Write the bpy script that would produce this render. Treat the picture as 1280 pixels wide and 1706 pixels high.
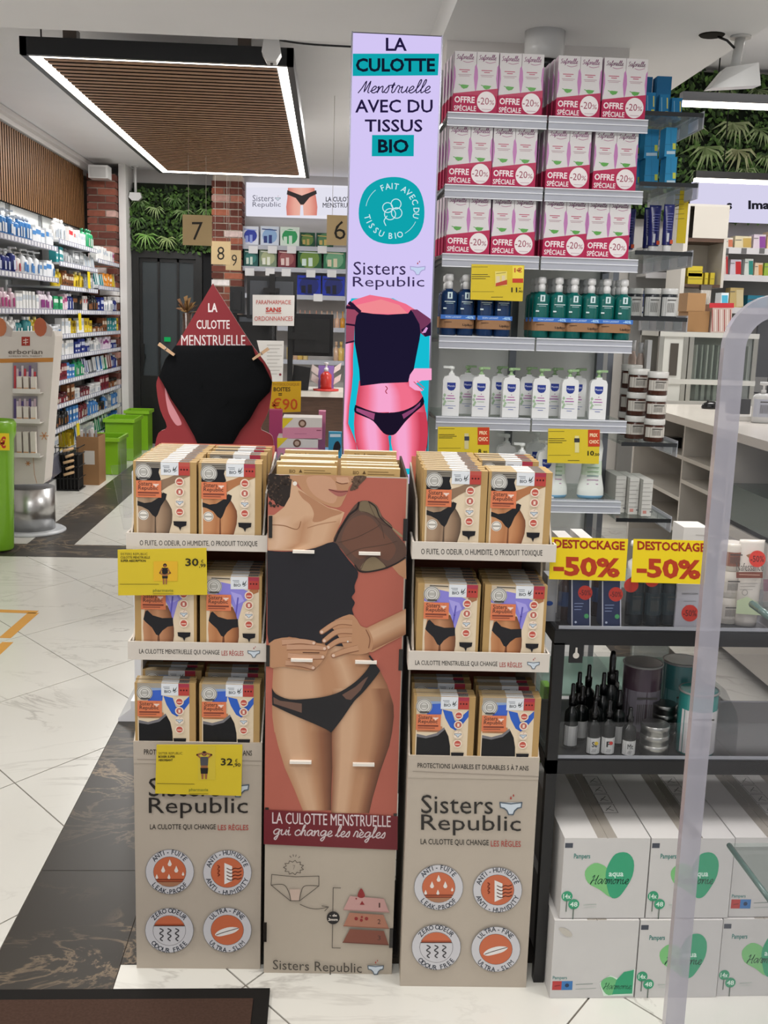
import bpy, bmesh, math, random
from mathutils import Vector, Matrix
scene = bpy.context.scene
C = scene.collection
for o in list(bpy.data.objects): bpy.data.objects.remove(o)
# ------------------------------------------------------------------ camera
CAM_H = 1.5; FPX = 1750.0
PITCH, YAW, ROLL = math.radians(10.43), math.radians(3.27), math.radians(1.72)
RM = Matrix.Rotation(-YAW, 3, 'Z') @ Matrix.Rotation(math.pi/2-PITCH, 3, 'X') @ Matrix.Rotation(ROLL, 3, 'Z')
CP = Vector((0, 0, CAM_H))
cam = bpy.data.cameras.new('camera'); camo = bpy.data.objects.new('camera', cam); C.objects.link(camo)
camo.matrix_world = Matrix.Translation(CP) @ RM.to_4x4()
cam.sensor_fit = 'HORIZONTAL'; cam.sensor_width = 36.0; cam.lens = FPX/1280*36.0
cam.clip_start = .05; cam.clip_end = 100
scene.camera = camo
# ------------------------------------------------------------------ world, lights, exposure
w = bpy.data.worlds.new('shop_daylight'); scene.world = w; w.use_nodes = True
w.node_tree.nodes['Background'].inputs[0].default_value = (.95, .97, 1, 1)
w.node_tree.nodes['Background'].inputs[1].default_value = .68
def area(name, loc, sx, sy, power, col=(1, .98, .955), rot=(0, 0, 0)):
    l = bpy.data.lights.new(name, 'AREA'); l.shape = 'RECTANGLE'; l.size = sx; l.size_y = sy; l.energy = power; l.color = col
    o = bpy.data.objects.new(name, l); C.objects.link(o); o.location = loc; o.rotation_euler = rot; return o
# unseen ceiling panels added to light the stands and gondola; frames follow below
ADDED_PANELS = [(-1.7, 1.6, 2.6, 30), (-.1, .5, 2.6, 18), (2.0, 1.2, 3.39, 34), (-.4, -1.4, 2.6, 22), (-.9, 3.3, 2.6, 22), (.72, 1.95, 2.47, 20)]
for i, (x, y, z, p) in enumerate(ADDED_PANELS): area('added_panel_light', (x, y, z-.012), .58, .58, p)
area('aisle_light', (-1.75, 9.6, 3.02), .3, 3.6, 60)
area('counter_fill', (.6, 8.8, 3.02), 1.6, .3, 75)  # added area light with no fixture, raised to brighten the counter
area('dispensary_light', (2.6, 5.6, 3.38), 1.4, .5, 68)
scene.cycles.transparent_max_bounces = 32
scene.view_settings.view_transform = 'Standard'; scene.view_settings.look = 'None'
scene.view_settings.exposure = 0.0; scene.view_settings.gamma = 1.0; scene.view_settings.use_curve_mapping = False
# ------------------------------------------------------------------ pixel <-> place helpers (image 1280 x 1706)
def ray(x, y): return RM @ Vector(((x-640)/FPX, -(y-853)/FPX, -1))
def PY(x, y, Y): d = ray(x, y); return CP + d*(Y/d.y)
def PX(x, y, X): d = ray(x, y); return CP + d*(X/d.x)
def PZ(x, y, Z=0.): d = ray(x, y); return CP + d*((Z-CAM_H)/d.z)
# ------------------------------------------------------------------ colours and materials
def s2l(c): return c/12.92 if c <= .04045 else ((c+.055)/1.055)**2.4
def lin(h):
    if not isinstance(h, str): return tuple(h)
    h = h.lstrip('#'); h = ''.join(c*2 for c in h) if len(h) == 3 else h; return tuple(s2l(int(h[i:i+2], 16)/255) for i in (0, 2, 4))
def mix(a, b, t): a, b = lin(a), lin(b); return tuple(p+(q-p)*t for p, q in zip(a, b))
M = {}
def newmat(name):
    m = bpy.data.materials.new(name); m.use_nodes = True; nt = m.node_tree
    M[name] = m; return m, nt, nt.nodes['Principled BSDF']
def N(nt, t, **kw):
    n = nt.nodes.new(t)
    for k, v in kw.items(): setattr(n, k, v)
    return n
def col_mat(name, rough, spec=.5, metal=0., emit=0., nscale=0., namp=0., coat=0.):
    """colour comes from the mesh's own printed colours ('Col'), with a faint noise"""
    m, nt, b = newmat(name)
    a = N(nt, 'ShaderNodeVertexColor', layer_name='Col')
    src = a.outputs[0]
    if namp:
        tc = N(nt, 'ShaderNodeTexCoord'); no = N(nt, 'ShaderNodeTexNoise'); no.inputs['Scale'].default_value = nscale; no.inputs['Detail'].default_value = 4
        mr = N(nt, 'ShaderNodeMapRange'); mr.inputs[3].default_value = 1-namp; mr.inputs[4].default_value = 1+namp
        hs = N(nt, 'ShaderNodeHueSaturation')
        nt.links.new(tc.outputs['Object'], no.inputs['Vector']); nt.links.new(no.outputs[0], mr.inputs[0])
        nt.links.new(mr.outputs[0], hs.inputs['Value']); nt.links.new(src, hs.inputs['Color']); src = hs.outputs[0]
    nt.links.new(src, b.inputs['Base Color'])
    b.inputs['Roughness'].default_value = rough; b.inputs['Specular IOR Level'].default_value = spec; b.inputs['Metallic'].default_value = metal
    b.inputs['Coat Weight'].default_value = coat
    if emit:
        nt.links.new(src, b.inputs['Emission Color']); b.inputs['Emission Strength'].default_value = emit
    return m
col_mat('paper', .62, .3, nscale=9, namp=.05)
col_mat('print', .42, .35, nscale=6, namp=.03)
col_mat('gloss', .22, .5, nscale=5, namp=.03)
col_mat('matte', .85, .2, nscale=14, namp=.08)
col_mat('plaster', .8, .25, nscale=3, namp=.03)
col_mat('metal', .3, .5, metal=1., nscale=20, namp=.06)
col_mat('black_metal', .38, .5, nscale=30, namp=.1)
col_mat('fabric', .95, .1, nscale=160, namp=.35)
def emit_mat(name, strength):
    m, nt, b = newmat(name); a = N(nt, 'ShaderNodeVertexColor', layer_name='Col'); e = N(nt, 'ShaderNodeEmission')
    e.inputs[1].default_value = strength; nt.links.new(a.outputs[0], e.inputs[0]); nt.links.new(e.outputs[0], nt.nodes['Material Output'].inputs[0]); return m
emit_mat('screen', 1.0); emit_mat('led', 7.0); emit_mat('soft_led', 2.2)
def clear_mat(name, tint, alpha, rough=.04, glossy=.12):
    m, nt, b = newmat(name)
    t = N(nt, 'ShaderNodeBsdfTransparent'); g = N(nt, 'ShaderNodeBsdfGlossy'); d = N(nt, 'ShaderNodeBsdfDiffuse')
    fr = N(nt, 'ShaderNodeFresnel'); fr.inputs[0].default_value = 1.45
    mt = N(nt, 'ShaderNodeMath', operation='MULTIPLY_ADD'); mt.inputs[1].default_value = glossy*4; mt.inputs[2].default_value = 0.
    m1 = N(nt, 'ShaderNodeMixShader'); m2 = N(nt, 'ShaderNodeMixShader')
    t.inputs[0].default_value = (*[min(1, c*.3+.7) for c in lin(tint)], 1); d.inputs[0].default_value = (*lin(tint), 1); g.inputs['Roughness'].default_value = rough
    m1.inputs[0].default_value = alpha
    L = nt.links.new
    L(t.outputs[0], m1.inputs[1]); L(d.outputs[0], m1.inputs[2]); L(fr.outputs[0], mt.inputs[0]); L(mt.outputs[0], m2.inputs[0])
    L(m1.outputs[0], m2.inputs[1]); L(g.outputs[0], m2.inputs[2]); L(m2.outputs[0], nt.nodes['Material Output'].inputs[0]); return m
clear_mat('glass', '#dfeee8', .03); clear_mat('glass_edge', '#9fbdb0', .6); clear_mat('acrylic', '#eeeef0', .012, .04, .08)
clear_mat('rail', '#dfe2ea', .34, .12); clear_mat('plexi_edge', '#c4c2cc', .5, .2); clear_mat('smoke', '#6a6a6c', .45, .1); clear_mat('plexi', '#e9e9ee', .02, .04, .06); clear_mat('tape', '#d8d0c4', .22, .1, .12)
def wood(name, c1, c2, scale):
    m, nt, b = newmat(name); tc = N(nt, 'ShaderNodeTexCoord'); mp = N(nt, 'ShaderNodeMapping'); mp.inputs['Scale'].default_value = scale
    oi = N(nt, 'ShaderNodeObjectInfo'); ad = N(nt, 'ShaderNodeVectorMath', operation='ADD')
    no = N(nt, 'ShaderNodeTexNoise'); no.inputs['Scale'].default_value = 3; no.inputs['Detail'].default_value = 6; no.inputs['Distortion'].default_value = .6
    cr = N(nt, 'ShaderNodeValToRGB'); cr.color_ramp.elements[0].color = (*lin(c1), 1); cr.color_ramp.elements[1].color = (*lin(c2), 1)
    cr.color_ramp.elements[0].position = .3; cr.color_ramp.elements[1].position = .7
    L = nt.links.new; L(tc.outputs['Object'], ad.inputs[0]); L(oi.outputs['Location'], ad.inputs[1]); L(ad.outputs[0], mp.inputs[0]); L(mp.outputs[0], no.inputs['Vector']); L(no.outputs[0], cr.inputs[0]); L(cr.outputs[0], b.inputs['Base Color'])
    b.inputs['Roughness'].default_value = .5; return m
wood('slat_wood', '#8a6348', '#ba9070', (2, 40, 40)); wood('wall_wood', '#6a4729', '#93683e', (40, 40, 2)); wood('brown_wood', '#4a3428', '#5d4334', (3, 30, 30))
def marble(name, base, vein, scale, lo, hi, rough):
    m, nt, b = newmat(name); tc = N(nt, 'ShaderNodeTexCoord'); L = nt.links.new
    geo = N(nt, 'ShaderNodeNewGeometry')
    no = N(nt, 'ShaderNodeTexNoise'); no.inputs['Scale'].default_value = scale; no.inputs['Detail'].default_value = 7; no.inputs['Roughness'].default_value = .62; no.inputs['Distortion'].default_value = 1.3
    su = N(nt, 'ShaderNodeMath', operation='SUBTRACT'); su.inputs[1].default_value = .5; ab = N(nt, 'ShaderNodeMath', operation='ABSOLUTE')
    mr = N(nt, 'ShaderNodeMapRange'); mr.inputs[1].default_value = lo; mr.inputs[2].default_value = hi; mr.inputs[3].default_value = 1; mr.inputs[4].default_value = 0
    n2 = N(nt, 'ShaderNodeTexNoise'); n2.inputs['Scale'].default_value = 1.7; m2 = N(nt, 'ShaderNodeMapRange'); m2.inputs[1].default_value = .42; m2.inputs[2].default_value = .65
    mu = N(nt, 'ShaderNodeMath', operation='MULTIPLY')
    mp = N(nt, 'ShaderNodeMapping'); mp.inputs['Rotation'].default_value = (0, 0, .6); mp.inputs['Scale'].default_value = (1, 1.9, 1)
    mx = N(nt, 'ShaderNodeMix', data_type='RGBA'); mx.inputs[6].default_value = (*lin(base), 1); mx.inputs[7].default_value = (*lin(vein), 1)
    L(geo.outputs['Position'], mp.inputs[0]); L(mp.outputs[0], no.inputs['Vector']); L(geo.outputs['Position'], n2.inputs['Vector'])
    L(no.outputs[0], su.inputs[0]); L(su.outputs[0], ab.inputs[0]); L(ab.outputs[0], mr.inputs[0]); L(n2.outputs[0], m2.inputs[0]); L(m2.outputs[0], mu.inputs[1]); L(mr.outputs[0], mu.inputs[0])
    L(mu.outputs[0], mx.inputs[0]); L(mx.outputs[2], b.inputs['Base Color']); b.inputs['Roughness'].default_value = rough
    return m
marble('white_marble', '#d5d3cb', '#aeaaa3', 1.0, .0, .016, .2)
marble('dark_marble', '#37332e', '#8d7a63', 3.2, .0, .03, .34); M['dark_marble'].node_tree.nodes['Principled BSDF'].inputs['Specular IOR Level'].default_value = .22
m, nt, b = newmat('brick'); oi = N(nt, 'ShaderNodeObjectInfo'); cr = N(nt, 'ShaderNodeValToRGB'); tc = N(nt, 'ShaderNodeTexCoord')
no = N(nt, 'ShaderNodeTexNoise'); no.inputs['Scale'].default_value = 22; no.inputs['Detail'].default_value = 5
for p, c in ((0., '#5e3228'), (.4, '#8a4a38'), (.75, '#a5614a'), (1., '#6e3d33')):
    e = cr.color_ramp.elements.new(p) if p not in (0., 1.) else cr.color_ramp.elements[0 if p == 0. else 1]
    e.color = (*lin(c), 1)
hs = N(nt, 'ShaderNodeHueSaturation'); mr = N(nt, 'ShaderNodeMapRange'); mr.inputs[3].default_value = .65; mr.inputs[4].default_value = 1.35
L = nt.links.new; L(oi.outputs['Random'], cr.inputs[0]); L(cr.outputs[0], hs.inputs['Color']); L(tc.outputs['Object'], no.inputs['Vector']); L(no.outputs[0], mr.inputs[0]); L(mr.outputs[0], hs.inputs['Value']); L(hs.outputs[0], b.inputs['Base Color'])
bp = N(nt, 'ShaderNodeBump'); bp.inputs['Strength'].default_value = .5; bp.inputs['Distance'].default_value = .01; L(no.outputs[0], bp.inputs['Height']); L(bp.outputs[0], b.inputs['Normal']); b.inputs['Roughness'].default_value = .9
# ------------------------------------------------------------------ mesh collector
class MB:
    def __init__(s): s.v = []; s.f = []; s.c = []; s.s = []
    def face(s, pts, col, smooth=False, cols=None):
        i = len(s.v); s.v += [tuple(p) for p in pts]; s.f.append(tuple(range(i, i+len(pts))))
        s.c.append([lin(c) for c in cols] if cols else [lin(col)]*len(pts)); s.s.append(smooth)
    def idx(s, ids, col, smooth=False): s.f.append(tuple(ids)); s.c.append([lin(col)]*len(ids)); s.s.append(smooth)
    def box(s, x0, y0, z0, x1, y1, z1, col='#ffffff', **o):
        p = [(x0,y0,z0),(x1,y0,z0),(x1,y1,z0),(x0,y1,z0),(x0,y0,z1),(x1,y0,z1),(x1,y1,z1),(x0,y1,z1)]
        b = len(s.v); s.v += p
        for k, q in dict(front=(0,1,5,4), back=(2,3,7,6), left=(3,0,4,7), right=(1,2,6,5), top=(4,5,6,7), bottom=(3,2,1,0)).items():
            s.idx([b+t for t in q], o.get(k, col))
        return s
    def hexa(s, p, col, **o):                         # eight corners, ordered as in box
        b = len(s.v); s.v += [tuple(q) for q in p]
        for k, q in dict(front=(0,1,5,4), back=(2,3,7,6), left=(3,0,4,7), right=(1,2,6,5), top=(4,5,6,7), bottom=(3,2,1,0)).items():
            s.idx([b+t for t in q], o.get(k, col))
        return s
    def prism(s, poly, a0, a1, col, axis='y', side=None):   # poly in (x,z) / (y,z) / (x,y), extruded along axis
        f = {'y': lambda p, a: (p[0], a, p[1]), 'x': lambda p, a: (a, p[0], p[1]), 'z': lambda p, a: (p[0], p[1], a)}[axis]
        n = len(poly); b = len(s.v); s.v += [f(p, a0) for p in poly]+[f(p, a1) for p in poly]
        ar = sum(poly[i][0]*poly[(i+1)%n][1]-poly[(i+1)%n][0]*poly[i][1] for i in range(n))
        fl = (ar > 0) != (axis == 'y')
        A = list(range(b, b+n)); B = list(range(b+n, b+2*n))
        s.idx(A[::-1] if fl else A, col); s.idx(B if fl else B[::-1], col)
        for i in range(n):
            j = (i+1) % n; q = [b+i, b+j, b+n+j, b+n+i]; s.idx(q if fl else q[::-1], side or col)
        return s
    def lathe(s, prof, col, n=14, c=(0,0,0), cols=None, sx=1., sy=1.):
        b = len(s.v)
        for r, z in prof:
            for k in range(n):
                a = 2*math.pi*k/n; s.v.append((c[0]+r*sx*math.cos(a), c[1]+r*sy*math.sin(a), c[2]+z))
        for i in range(len(prof)-1):
            cc = cols[i] if cols else col
            for k in range(n):
                j = (k+1) % n; s.idx((b+i*n+k, b+i*n+j, b+(i+1)*n+j, b+(i+1)*n+k), cc, True)
        if prof[0][0] > 1e-6: s.idx([b+k for k in range(n)][::-1], cols[0] if cols else col)
        e = b+(len(prof)-1)*n
        if prof[-1][0] > 1e-6: s.idx([e+k for k in range(n)], cols[-1] if cols else col)
        return s
    def tube(s, pts, r, col, n=8):
        pts = [Vector(p) for p in pts]; b = len(s.v); up = None
        for i, p in enumerate(pts):
            d = (pts[min(i+1, len(pts)-1)]-pts[max(i-1, 0)]).normalized()
            if up is None: up = d.orthogonal().normalized()
            up = (up-d*up.dot(d)).normalized(); q = d.cross(up); rr = r[i] if isinstance(r, (list, tuple)) else r
            for k in range(n):
                a = 2*math.pi*k/n; s.v.append(tuple(p+(up*math.cos(a)+q*math.sin(a))*rr))
        for i in range(len(pts)-1):
            for k in range(n):
                j = (k+1) % n; s.idx((b+i*n+k, b+i*n+j, b+(i+1)*n+j, b+(i+1)*n+k), col, True)
        s.idx([b+k for k in range(n)][::-1], col); e = b+(len(pts)-1)*n; s.idx([e+k for k in range(n)], col); return s
    def mesh(s, name, off=None):
        me = bpy.data.meshes.new(name); v = s.v
        if off is not None: v = [(a-off[0], b-off[1], c-off[2]) for a, b, c in v]
        me.from_pydata(v, [], s.f); me.polygons.foreach_set('use_smooth', s.s)
        ca = me.color_attributes.new('Col', 'FLOAT_COLOR', 'CORNER'); flat = []
        for poly in s.c:
            for c in poly: flat += (c[0], c[1], c[2], 1.)
        ca.data.foreach_set('color', flat); me.update(); return me
    def build(s, name, mat, parent=None, world=True, loc=None, rz=0.):
        """world=True: vertices are in world space; they become local to loc (or to the parent's location)"""
        off = None
        if world and parent is not None: off = parent.get('_o', (0,0,0))
        if world and parent is None and loc is not None: off = loc
        o = bpy.data.objects.new(name, s.mesh(name, off)); C.objects.link(o); o.data.materials.append(M[mat])
        if parent is not None: o.parent = parent; o['_o'] = parent.get('_o', (0,0,0))
        elif loc is not None: o.location = loc; o['_o'] = tuple(loc)
        o.rotation_euler.z = rz
        return o
def tag(o, label=None, cat=None, group=None, kind=None):
    if label: o['label'] = label
    if cat: o['category'] = cat
    if group: o['group'] = group
    if kind: o['kind'] = kind
    return o
def empty(name, loc, label=None, cat=None, group=None, kind=None):
    o = bpy.data.objects.new(name, None); C.objects.link(o); o.location = loc; o['_o'] = tuple(loc); o.empty_display_size = .05
    return tag(o, label, cat, group, kind)
def dup(root, loc, rz=None, label=None, group=None, scale=None, tilt=None):
    r = root.copy(); C.objects.link(r); r.location = loc
    if rz is not None: r.rotation_euler.z = rz
    if tilt is not None: r.rotation_euler.x = tilt
    if scale is not None: r.scale = scale
    if label: r['label'] = label
    if group: r['group'] = group
    for ch in list(root.children):
        c = ch.copy(); C.objects.link(c); c.parent = r
        for g in list(ch.children):
            d = g.copy(); C.objects.link(d); d.parent = c
    return r
def drop(root):
    for ch in list(root.children): drop(ch)
    bpy.data.objects.remove(root)
# ------------------------------------------------------------------ print: flat lettering and pictures on a real surface
_tc = {}
def glyphs(txt, bold=0., shear=0., space=1.):
    k = (txt, bold, shear, space)
    if k not in _tc:
        cu = bpy.data.curves.new('t', 'FONT'); cu.body = txt; cu.offset = bold; cu.shear = shear; cu.resolution_u = 2; cu.fill_mode = 'FRONT'; cu.space_character = space
        o = bpy.data.objects.new('t', cu); me = bpy.data.meshes.new_from_object(o)
        vs = [(v.co.x, v.co.y) for v in me.vertices]; fs = [tuple(p.vertices) for p in me.polygons]
        bpy.data.objects.remove(o); bpy.data.meshes.remove(me); bpy.data.curves.remove(cu); _tc[k] = (vs, fs)
    return _tc[k]
class Print:
    def __init__(s, m, nrm, step=6e-5, k0=3):
        s.m = m; s.n = Vector(nrm).normalized(); s.st = step; s.k = k0; s.b = MB()
    def P(s, u, v): return s.m(u, v)+s.n*(s.k*s.st)
    def _face(s, pts, col, cols=None):
        q = [s.P(*p) for p in pts]
        nn = Vector((0, 0, 0))
        for i in range(len(q)): nn += (q[i]-q[0]).cross(q[(i+1) % len(q)]-q[0])
        if nn.dot(s.n) < 0: q = q[::-1]; cols = cols[::-1] if cols else None
        s.b.face(q, col, False, cols)
    def poly(s, pts, col, cols=None): s.k += 1; s._face(pts, col, cols); return s
    def rect(s, a, b, c, d, col): return s.poly([(a, b), (c, b), (c, d), (a, d)], col)
    def disc(s, x, y, r, col, n=22, ry=None):
        return s.poly([(x+r*math.cos(2*math.pi*i/n), y+(ry or r)*math.sin(2*math.pi*i/n)) for i in range(n)], col)
    def ring(s, x, y, r, wd, col, n=26, a0=0., a1=360.):
        s.k += 1
        for i in range(n):
            p, q = math.radians(a0+(a1-a0)*i/n), math.radians(a0+(a1-a0)*(i+1)/n)
            s._face([(x+rr*math.cos(a), y+rr*math.sin(a)) for rr, a in ((r, p), (r, q), (r-wd, q), (r-wd, p))], col)
        return s
    def stroke(s, pts, wd, col, close=False):
        s.k += 1
        if close: pts = list(pts)+[pts[0]]
        for (x0, y0), (x1, y1) in zip(pts, pts[1:]):
            l = math.hypot(x1-x0, y1-y0)
            if l < 1e-9: continue
            nx, ny = -(y1-y0)/l*wd/2, (x1-x0)/l*wd/2; ex, ey = (x1-x0)/l*wd*.25, (y1-y0)/l*wd*.25
            s._face([(x0+nx-ex, y0+ny-ey), (x1+nx+ex, y1+ny+ey), (x1-nx+ex, y1-ny+ey), (x0-nx-ex, y0-ny-ey)], col)
        return s
    def curve(s, pts, wd, col, n=5, close=False):      # Catmull-Rom through the points
        return s.stroke(spl(pts, n, close), wd, col)
    def finger(s, pts, wd, col, tip=1.):
        q = spl(pts, 4); L_, R_ = [], []
        for i, (x, y) in enumerate(q):
            a, b = q[max(0, i-1)], q[min(len(q)-1, i+1)]; l = math.hypot(b[0]-a[0], b[1]-a[1]) or 1; nx, ny = -(b[1]-a[1])/l, (b[0]-a[0])/l; t = wd/2*(1+(tip-1)*i/(len(q)-1))
            L_.append((x+nx*t, y+ny*t)); R_.append((x-nx*t, y-ny*t))
        dx, dy = q[-1][0]-q[-2][0], q[-1][1]-q[-2][1]; a0 = math.atan2(dy, dx); t = wd/2*tip
        cap = [(q[-1][0]+t*math.cos(a0+a), q[-1][1]+t*math.sin(a0+a)) for a in (1.1, .55, 0, -.55, -1.1)]
        return s.poly(L_+cap+R_[::-1], col)
    def blob(s, pts, col, n=4): return s.poly(spl(pts, n, True)[:-1], col)
    def shade(s, rows, cols, top=None):                         # rows of (y, xl, xr); cols = colours across: a printed picture of a rounded limb
        s.k += 1; m = len(cols)-1; first = True
        for (y0, a0, b0), (y1, a1, b1) in zip(rows, rows[1:]):
            for i in range(m):
                t0, t1 = i/m, (i+1)/m
                s._face([(a0+(b0-a0)*t0, y0), (a0+(b0-a0)*t1, y0), (a1+(b1-a1)*t1, y1), (a1+(b1-a1)*t0, y1)], None, [(top or cols)[i], (top or cols)[i+1], cols[i+1], cols[i]])
            top = None
        return s
    def band(s, A, B, cols):                          # colours running from edge A to edge B
        s.k += 1; m = len(cols)-1
        for i in range(m):
            f = lambda p, q, t: (p[0]+(q[0]-p[0])*t, p[1]+(q[1]-p[1])*t)
            s._face([f(A[0], B[0], i/m), f(A[1], B[1], i/m), f(A[1], B[1], (i+1)/m), f(A[0], B[0], (i+1)/m)], None, [cols[i], cols[i], cols[i+1], cols[i+1]])
        return s
    def text(s, txt, x0, y0, x1, y1, col, bold=0., shear=0., rot=0., space=1., skew=0.):
        """glyph extents fitted into the box; y0 is the TOP edge, y1 the bottom edge; skew: y rise across the width"""
        if bold > 0 and 'M' in txt:                   # heavier strokes by overprinting, M does not take an outline offset
            d = bold*.55*(y1-y0)
            s.text(txt, x0-d, y0, x1-d, y1, col, 0., shear, rot, space, skew); s.text(txt, x0+d, y0, x1+d, y1, col, 0., shear, rot, space, skew)
        vs, fs = glyphs(txt, 0. if 'M' in txt else bold, shear, space)
        if not vs: return s
        ax, bx = min(v[0] for v in vs), max(v[0] for v in vs); ay, by = min(v[1] for v in vs), max(v[1] for v in vs)
        s.k += 1; pt = []
        cx, cy = (x0+x1)/2, (y0+y1)/2; ca, sa = math.cos(rot), math.sin(rot)
        for u, v in vs:
            x = x0+(u-ax)/(bx-ax or 1)*(x1-x0); y = y1+(v-ay)/(by-ay or 1)*(y0-y1)+skew*(u-ax)/(bx-ax or 1)
            if rot: x, y = cx+(x-cx)*ca-(y-cy)*sa, cy+(x-cx)*sa+(y-cy)*ca
            pt.append((x, y))
        for f in fs: s._face([pt[i] for i in f], col)
        return s
    def arc(s, txt, cx, cy, r, h, col, a_mid, spread, down=False, bold=.02, flipy=1):
        """letters set round a circle; a_mid in degrees (90 = top), flipy=1 when v grows downwards"""
        ws = [(.32 if ch in ' -I1' else .62 if ch not in 'MW' else .8) for ch in txt]; tot = sum(ws); pos = 0
        s.k += 1
        for ch, wd in zip(txt, ws):
            t = (pos+wd/2)/tot-.5; pos += wd
            a = math.radians(a_mid-spread*t if not down else a_mid+spread*t)
            if ch == ' ': continue
            vs, fs = glyphs(ch, bold if ch != 'M' else 0.)
            ax, bx = min(v[0] for v in vs), max(v[0] for v in vs)
            th = a-math.pi/2 if not down else a+math.pi/2
            rr = r if not down else r
            pt = []
            for u, v in vs:
                lx = (u-(ax+bx)/2)*h*1.25; ly = (v-.35)*h*1.35
                X = rr*math.cos(a)+lx*math.cos(th)-ly*math.sin(th); Y = rr*math.sin(a)+lx*math.sin(th)+ly*math.cos(th)
                pt.append((cx+X, cy-flipy*Y))
            for f in fs: s._face([pt[i] for i in f], col)
        return s
    def build(s, name, parent, mat='print', world=True): return s.b.build(name, mat, parent, world)
def spl(pts, n=5, close=False):
    if len(pts) < 3: return list(pts)
    m = len(pts); out = []
    g = (lambda i: pts[i % m]) if close else (lambda i: pts[max(0, min(m-1, i))])
    for i in range(m if close else m-1):
        p0, p1, p2, p3 = g(i-1), g(i), g(i+1), g(i+2)
        for k in range(n):
            t = k/n; out.append(tuple(.5*((2*b)+(-a+c)*t+(2*a-5*b+4*c-d)*t*t+(-a+3*b-3*c+d)*t**3) for a, b, c, d in zip(p0, p1, p2, p3)))
    out.append(g(m) if close else pts[-1]); return out
def px_plane(p0, nrm):                                 # pixel of the photograph -> point of the plane through p0
    p0, nrm = Vector(p0), Vector(nrm)
    def m(x, y): d = ray(x, y); return CP+d*((p0-CP).dot(nrm)/d.dot(nrm))
    return m
def uv_plane(o, u, v):
    o, u, v = Vector(o), Vector(u), Vector(v)
    return lambda a, b: o+u*a+v*b
def crop(x0, y0, k): return lambda pts: [(x0+a*k, y0+b*k) for a, b in pts]
rnd = random.Random(7)
# ================================================================== THE SETTING
def struct(o): o['kind'] = 'structure'; return o
X0, X1, YB = -2.72, 4.2, 12.4
fl = struct(MB().box(X0, -2.5, -.06, X1, YB, -.0035, '#6d655c').build('floor', 'matte'))
def clip(poly, a, b, c, d):
    for ax, lim, sg in ((0, a, 1), (0, b, -1), (1, c, 1), (1, d, -1)):
        out = []
        for i, p in enumerate(poly):
            q = poly[(i+1) % len(poly)]; ip, iq = (p[ax]-lim)*sg >= 0, (q[ax]-lim)*sg >= 0
            if ip: out.append(p)
            if ip != iq:
                t = (lim-p[ax])/(q[ax]-p[ax]); out.append((p[0]+(q[0]-p[0])*t, p[1]+(q[1]-p[1])*t))
        poly = out
        if len(poly) < 3: return []
    return poly
S52, C52 = math.sin(math.radians(52)), math.cos(math.radians(52))
def ab2xy(a, b): return ((b-a)/(2*S52), (a+b)/(2*C52))   # a = -x s + y c ; b = x s + y c
SP = .645; J = .0022
def tile_region(a, b, c, d):
    for i in range(-12, 34):
        for j in range(-12, 34):
            A0, B0 = .813+(i-8)*SP, 1.208+(j-8)*SP
            q = [ab2xy(A0+J, B0+J), ab2xy(A0+J, B0+SP-J), ab2xy(A0+SP-J, B0+SP-J), ab2xy(A0+SP-J, B0+J)]
            q = clip(q, a+.0015, b-.0015, c+.0015, d-.0015)
            if len(q) < 3: continue
            ar = abs(sum(q[k][0]*q[(k+1)%len(q)][1]-q[(k+1)%len(q)][0]*q[k][1] for k in range(len(q))))/2
            if ar < 4e-4: continue
            MB().prism(q, -.0035, 0, '#ffffff', axis='z').build('tile', 'white_marble', fl)
for r in ((X0, -1.92, 6.75, YB), (-1.62, 1.6, 6.75, YB), (X0, -.75, -.6, 6.39), (-.456, 1.35, -.6, 2.246), (-.456, 1.35, 2.62, 6.39), (1.65, X1, .9, 6.39), (1.6, X1, 6.75, 8.2)): tile_region(*r)
def slabs(a, b, c, d, along, step, ph):
    lo, hi = (c, d) if along == 'y' else (a, b); t = ph
    while t > lo: t -= step
    while t < hi:
        p, q = max(t, lo)+.0012, min(t+step, hi)-.0012
        if q-p > .02:
            (MB().box(a+.001, p, -.0035, b-.001, q, 0) if along == 'y' else MB().box(p, c+.001, -.0035, q, d-.001, 0)).build('dark_tile', 'dark_marble', fl)
        t += step
slabs(-1.92, -1.62, 6.75, YB, 'y', .75, 6.75); slabs(X0, X1, 6.39, 6.75, 'x', .75, -1.92); slabs(-.75, -.456, -.6, 6.39, 'y', .75, 2.67)
slabs(-.456, 1.35, 2.246, 2.62, 'x', .75, -.456); slabs(1.35, 1.65, -.6, 6.39, 'y', .75, 2.67)
WH = '#dcd8d4'
struct(MB().box(X0-.1, -2.5, 0, X0, YB, 3.05, WH).build('wall_left', 'plaster'))
struct(MB().box(X0, YB-.1, 0, 1.5, YB, 3.05, '#b9b6b4').build('wall_back', 'plaster'))
struct(MB().box(1.5, 8.2, 0, X1, 8.3, 3.4, '#c9c6c2').build('wall_dispensary', 'plaster'))
struct(MB().box(X1, -2.5, 0, X1+.1, 8.3, 3.4, WH).build('wall_right', 'plaster'))
struct(MB().box(1.5, 8.3, 0, 1.6, YB, 3.05, WH).build('wall_middle', 'plaster'))
ce = struct(MB().box(X0, 4.6, 3.05, 1.5, YB, 3.5, '#ededef').build('ceiling', 'plaster'))
struct(MB().box(X0, -2.5, 2.61, .38, 4.6, 3.2, '#ededef').build('ceiling', 'plaster'))
struct(MB().box(.38, -2.5, 2.48, 1.42, 5.2, 3.04, '#ededee').build('ceiling', 'plaster'))
struct(MB().box(1.5, -2.5, 3.4, X1, 8.3, 3.5, '#ededef').build('ceiling', 'plaster'))
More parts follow.
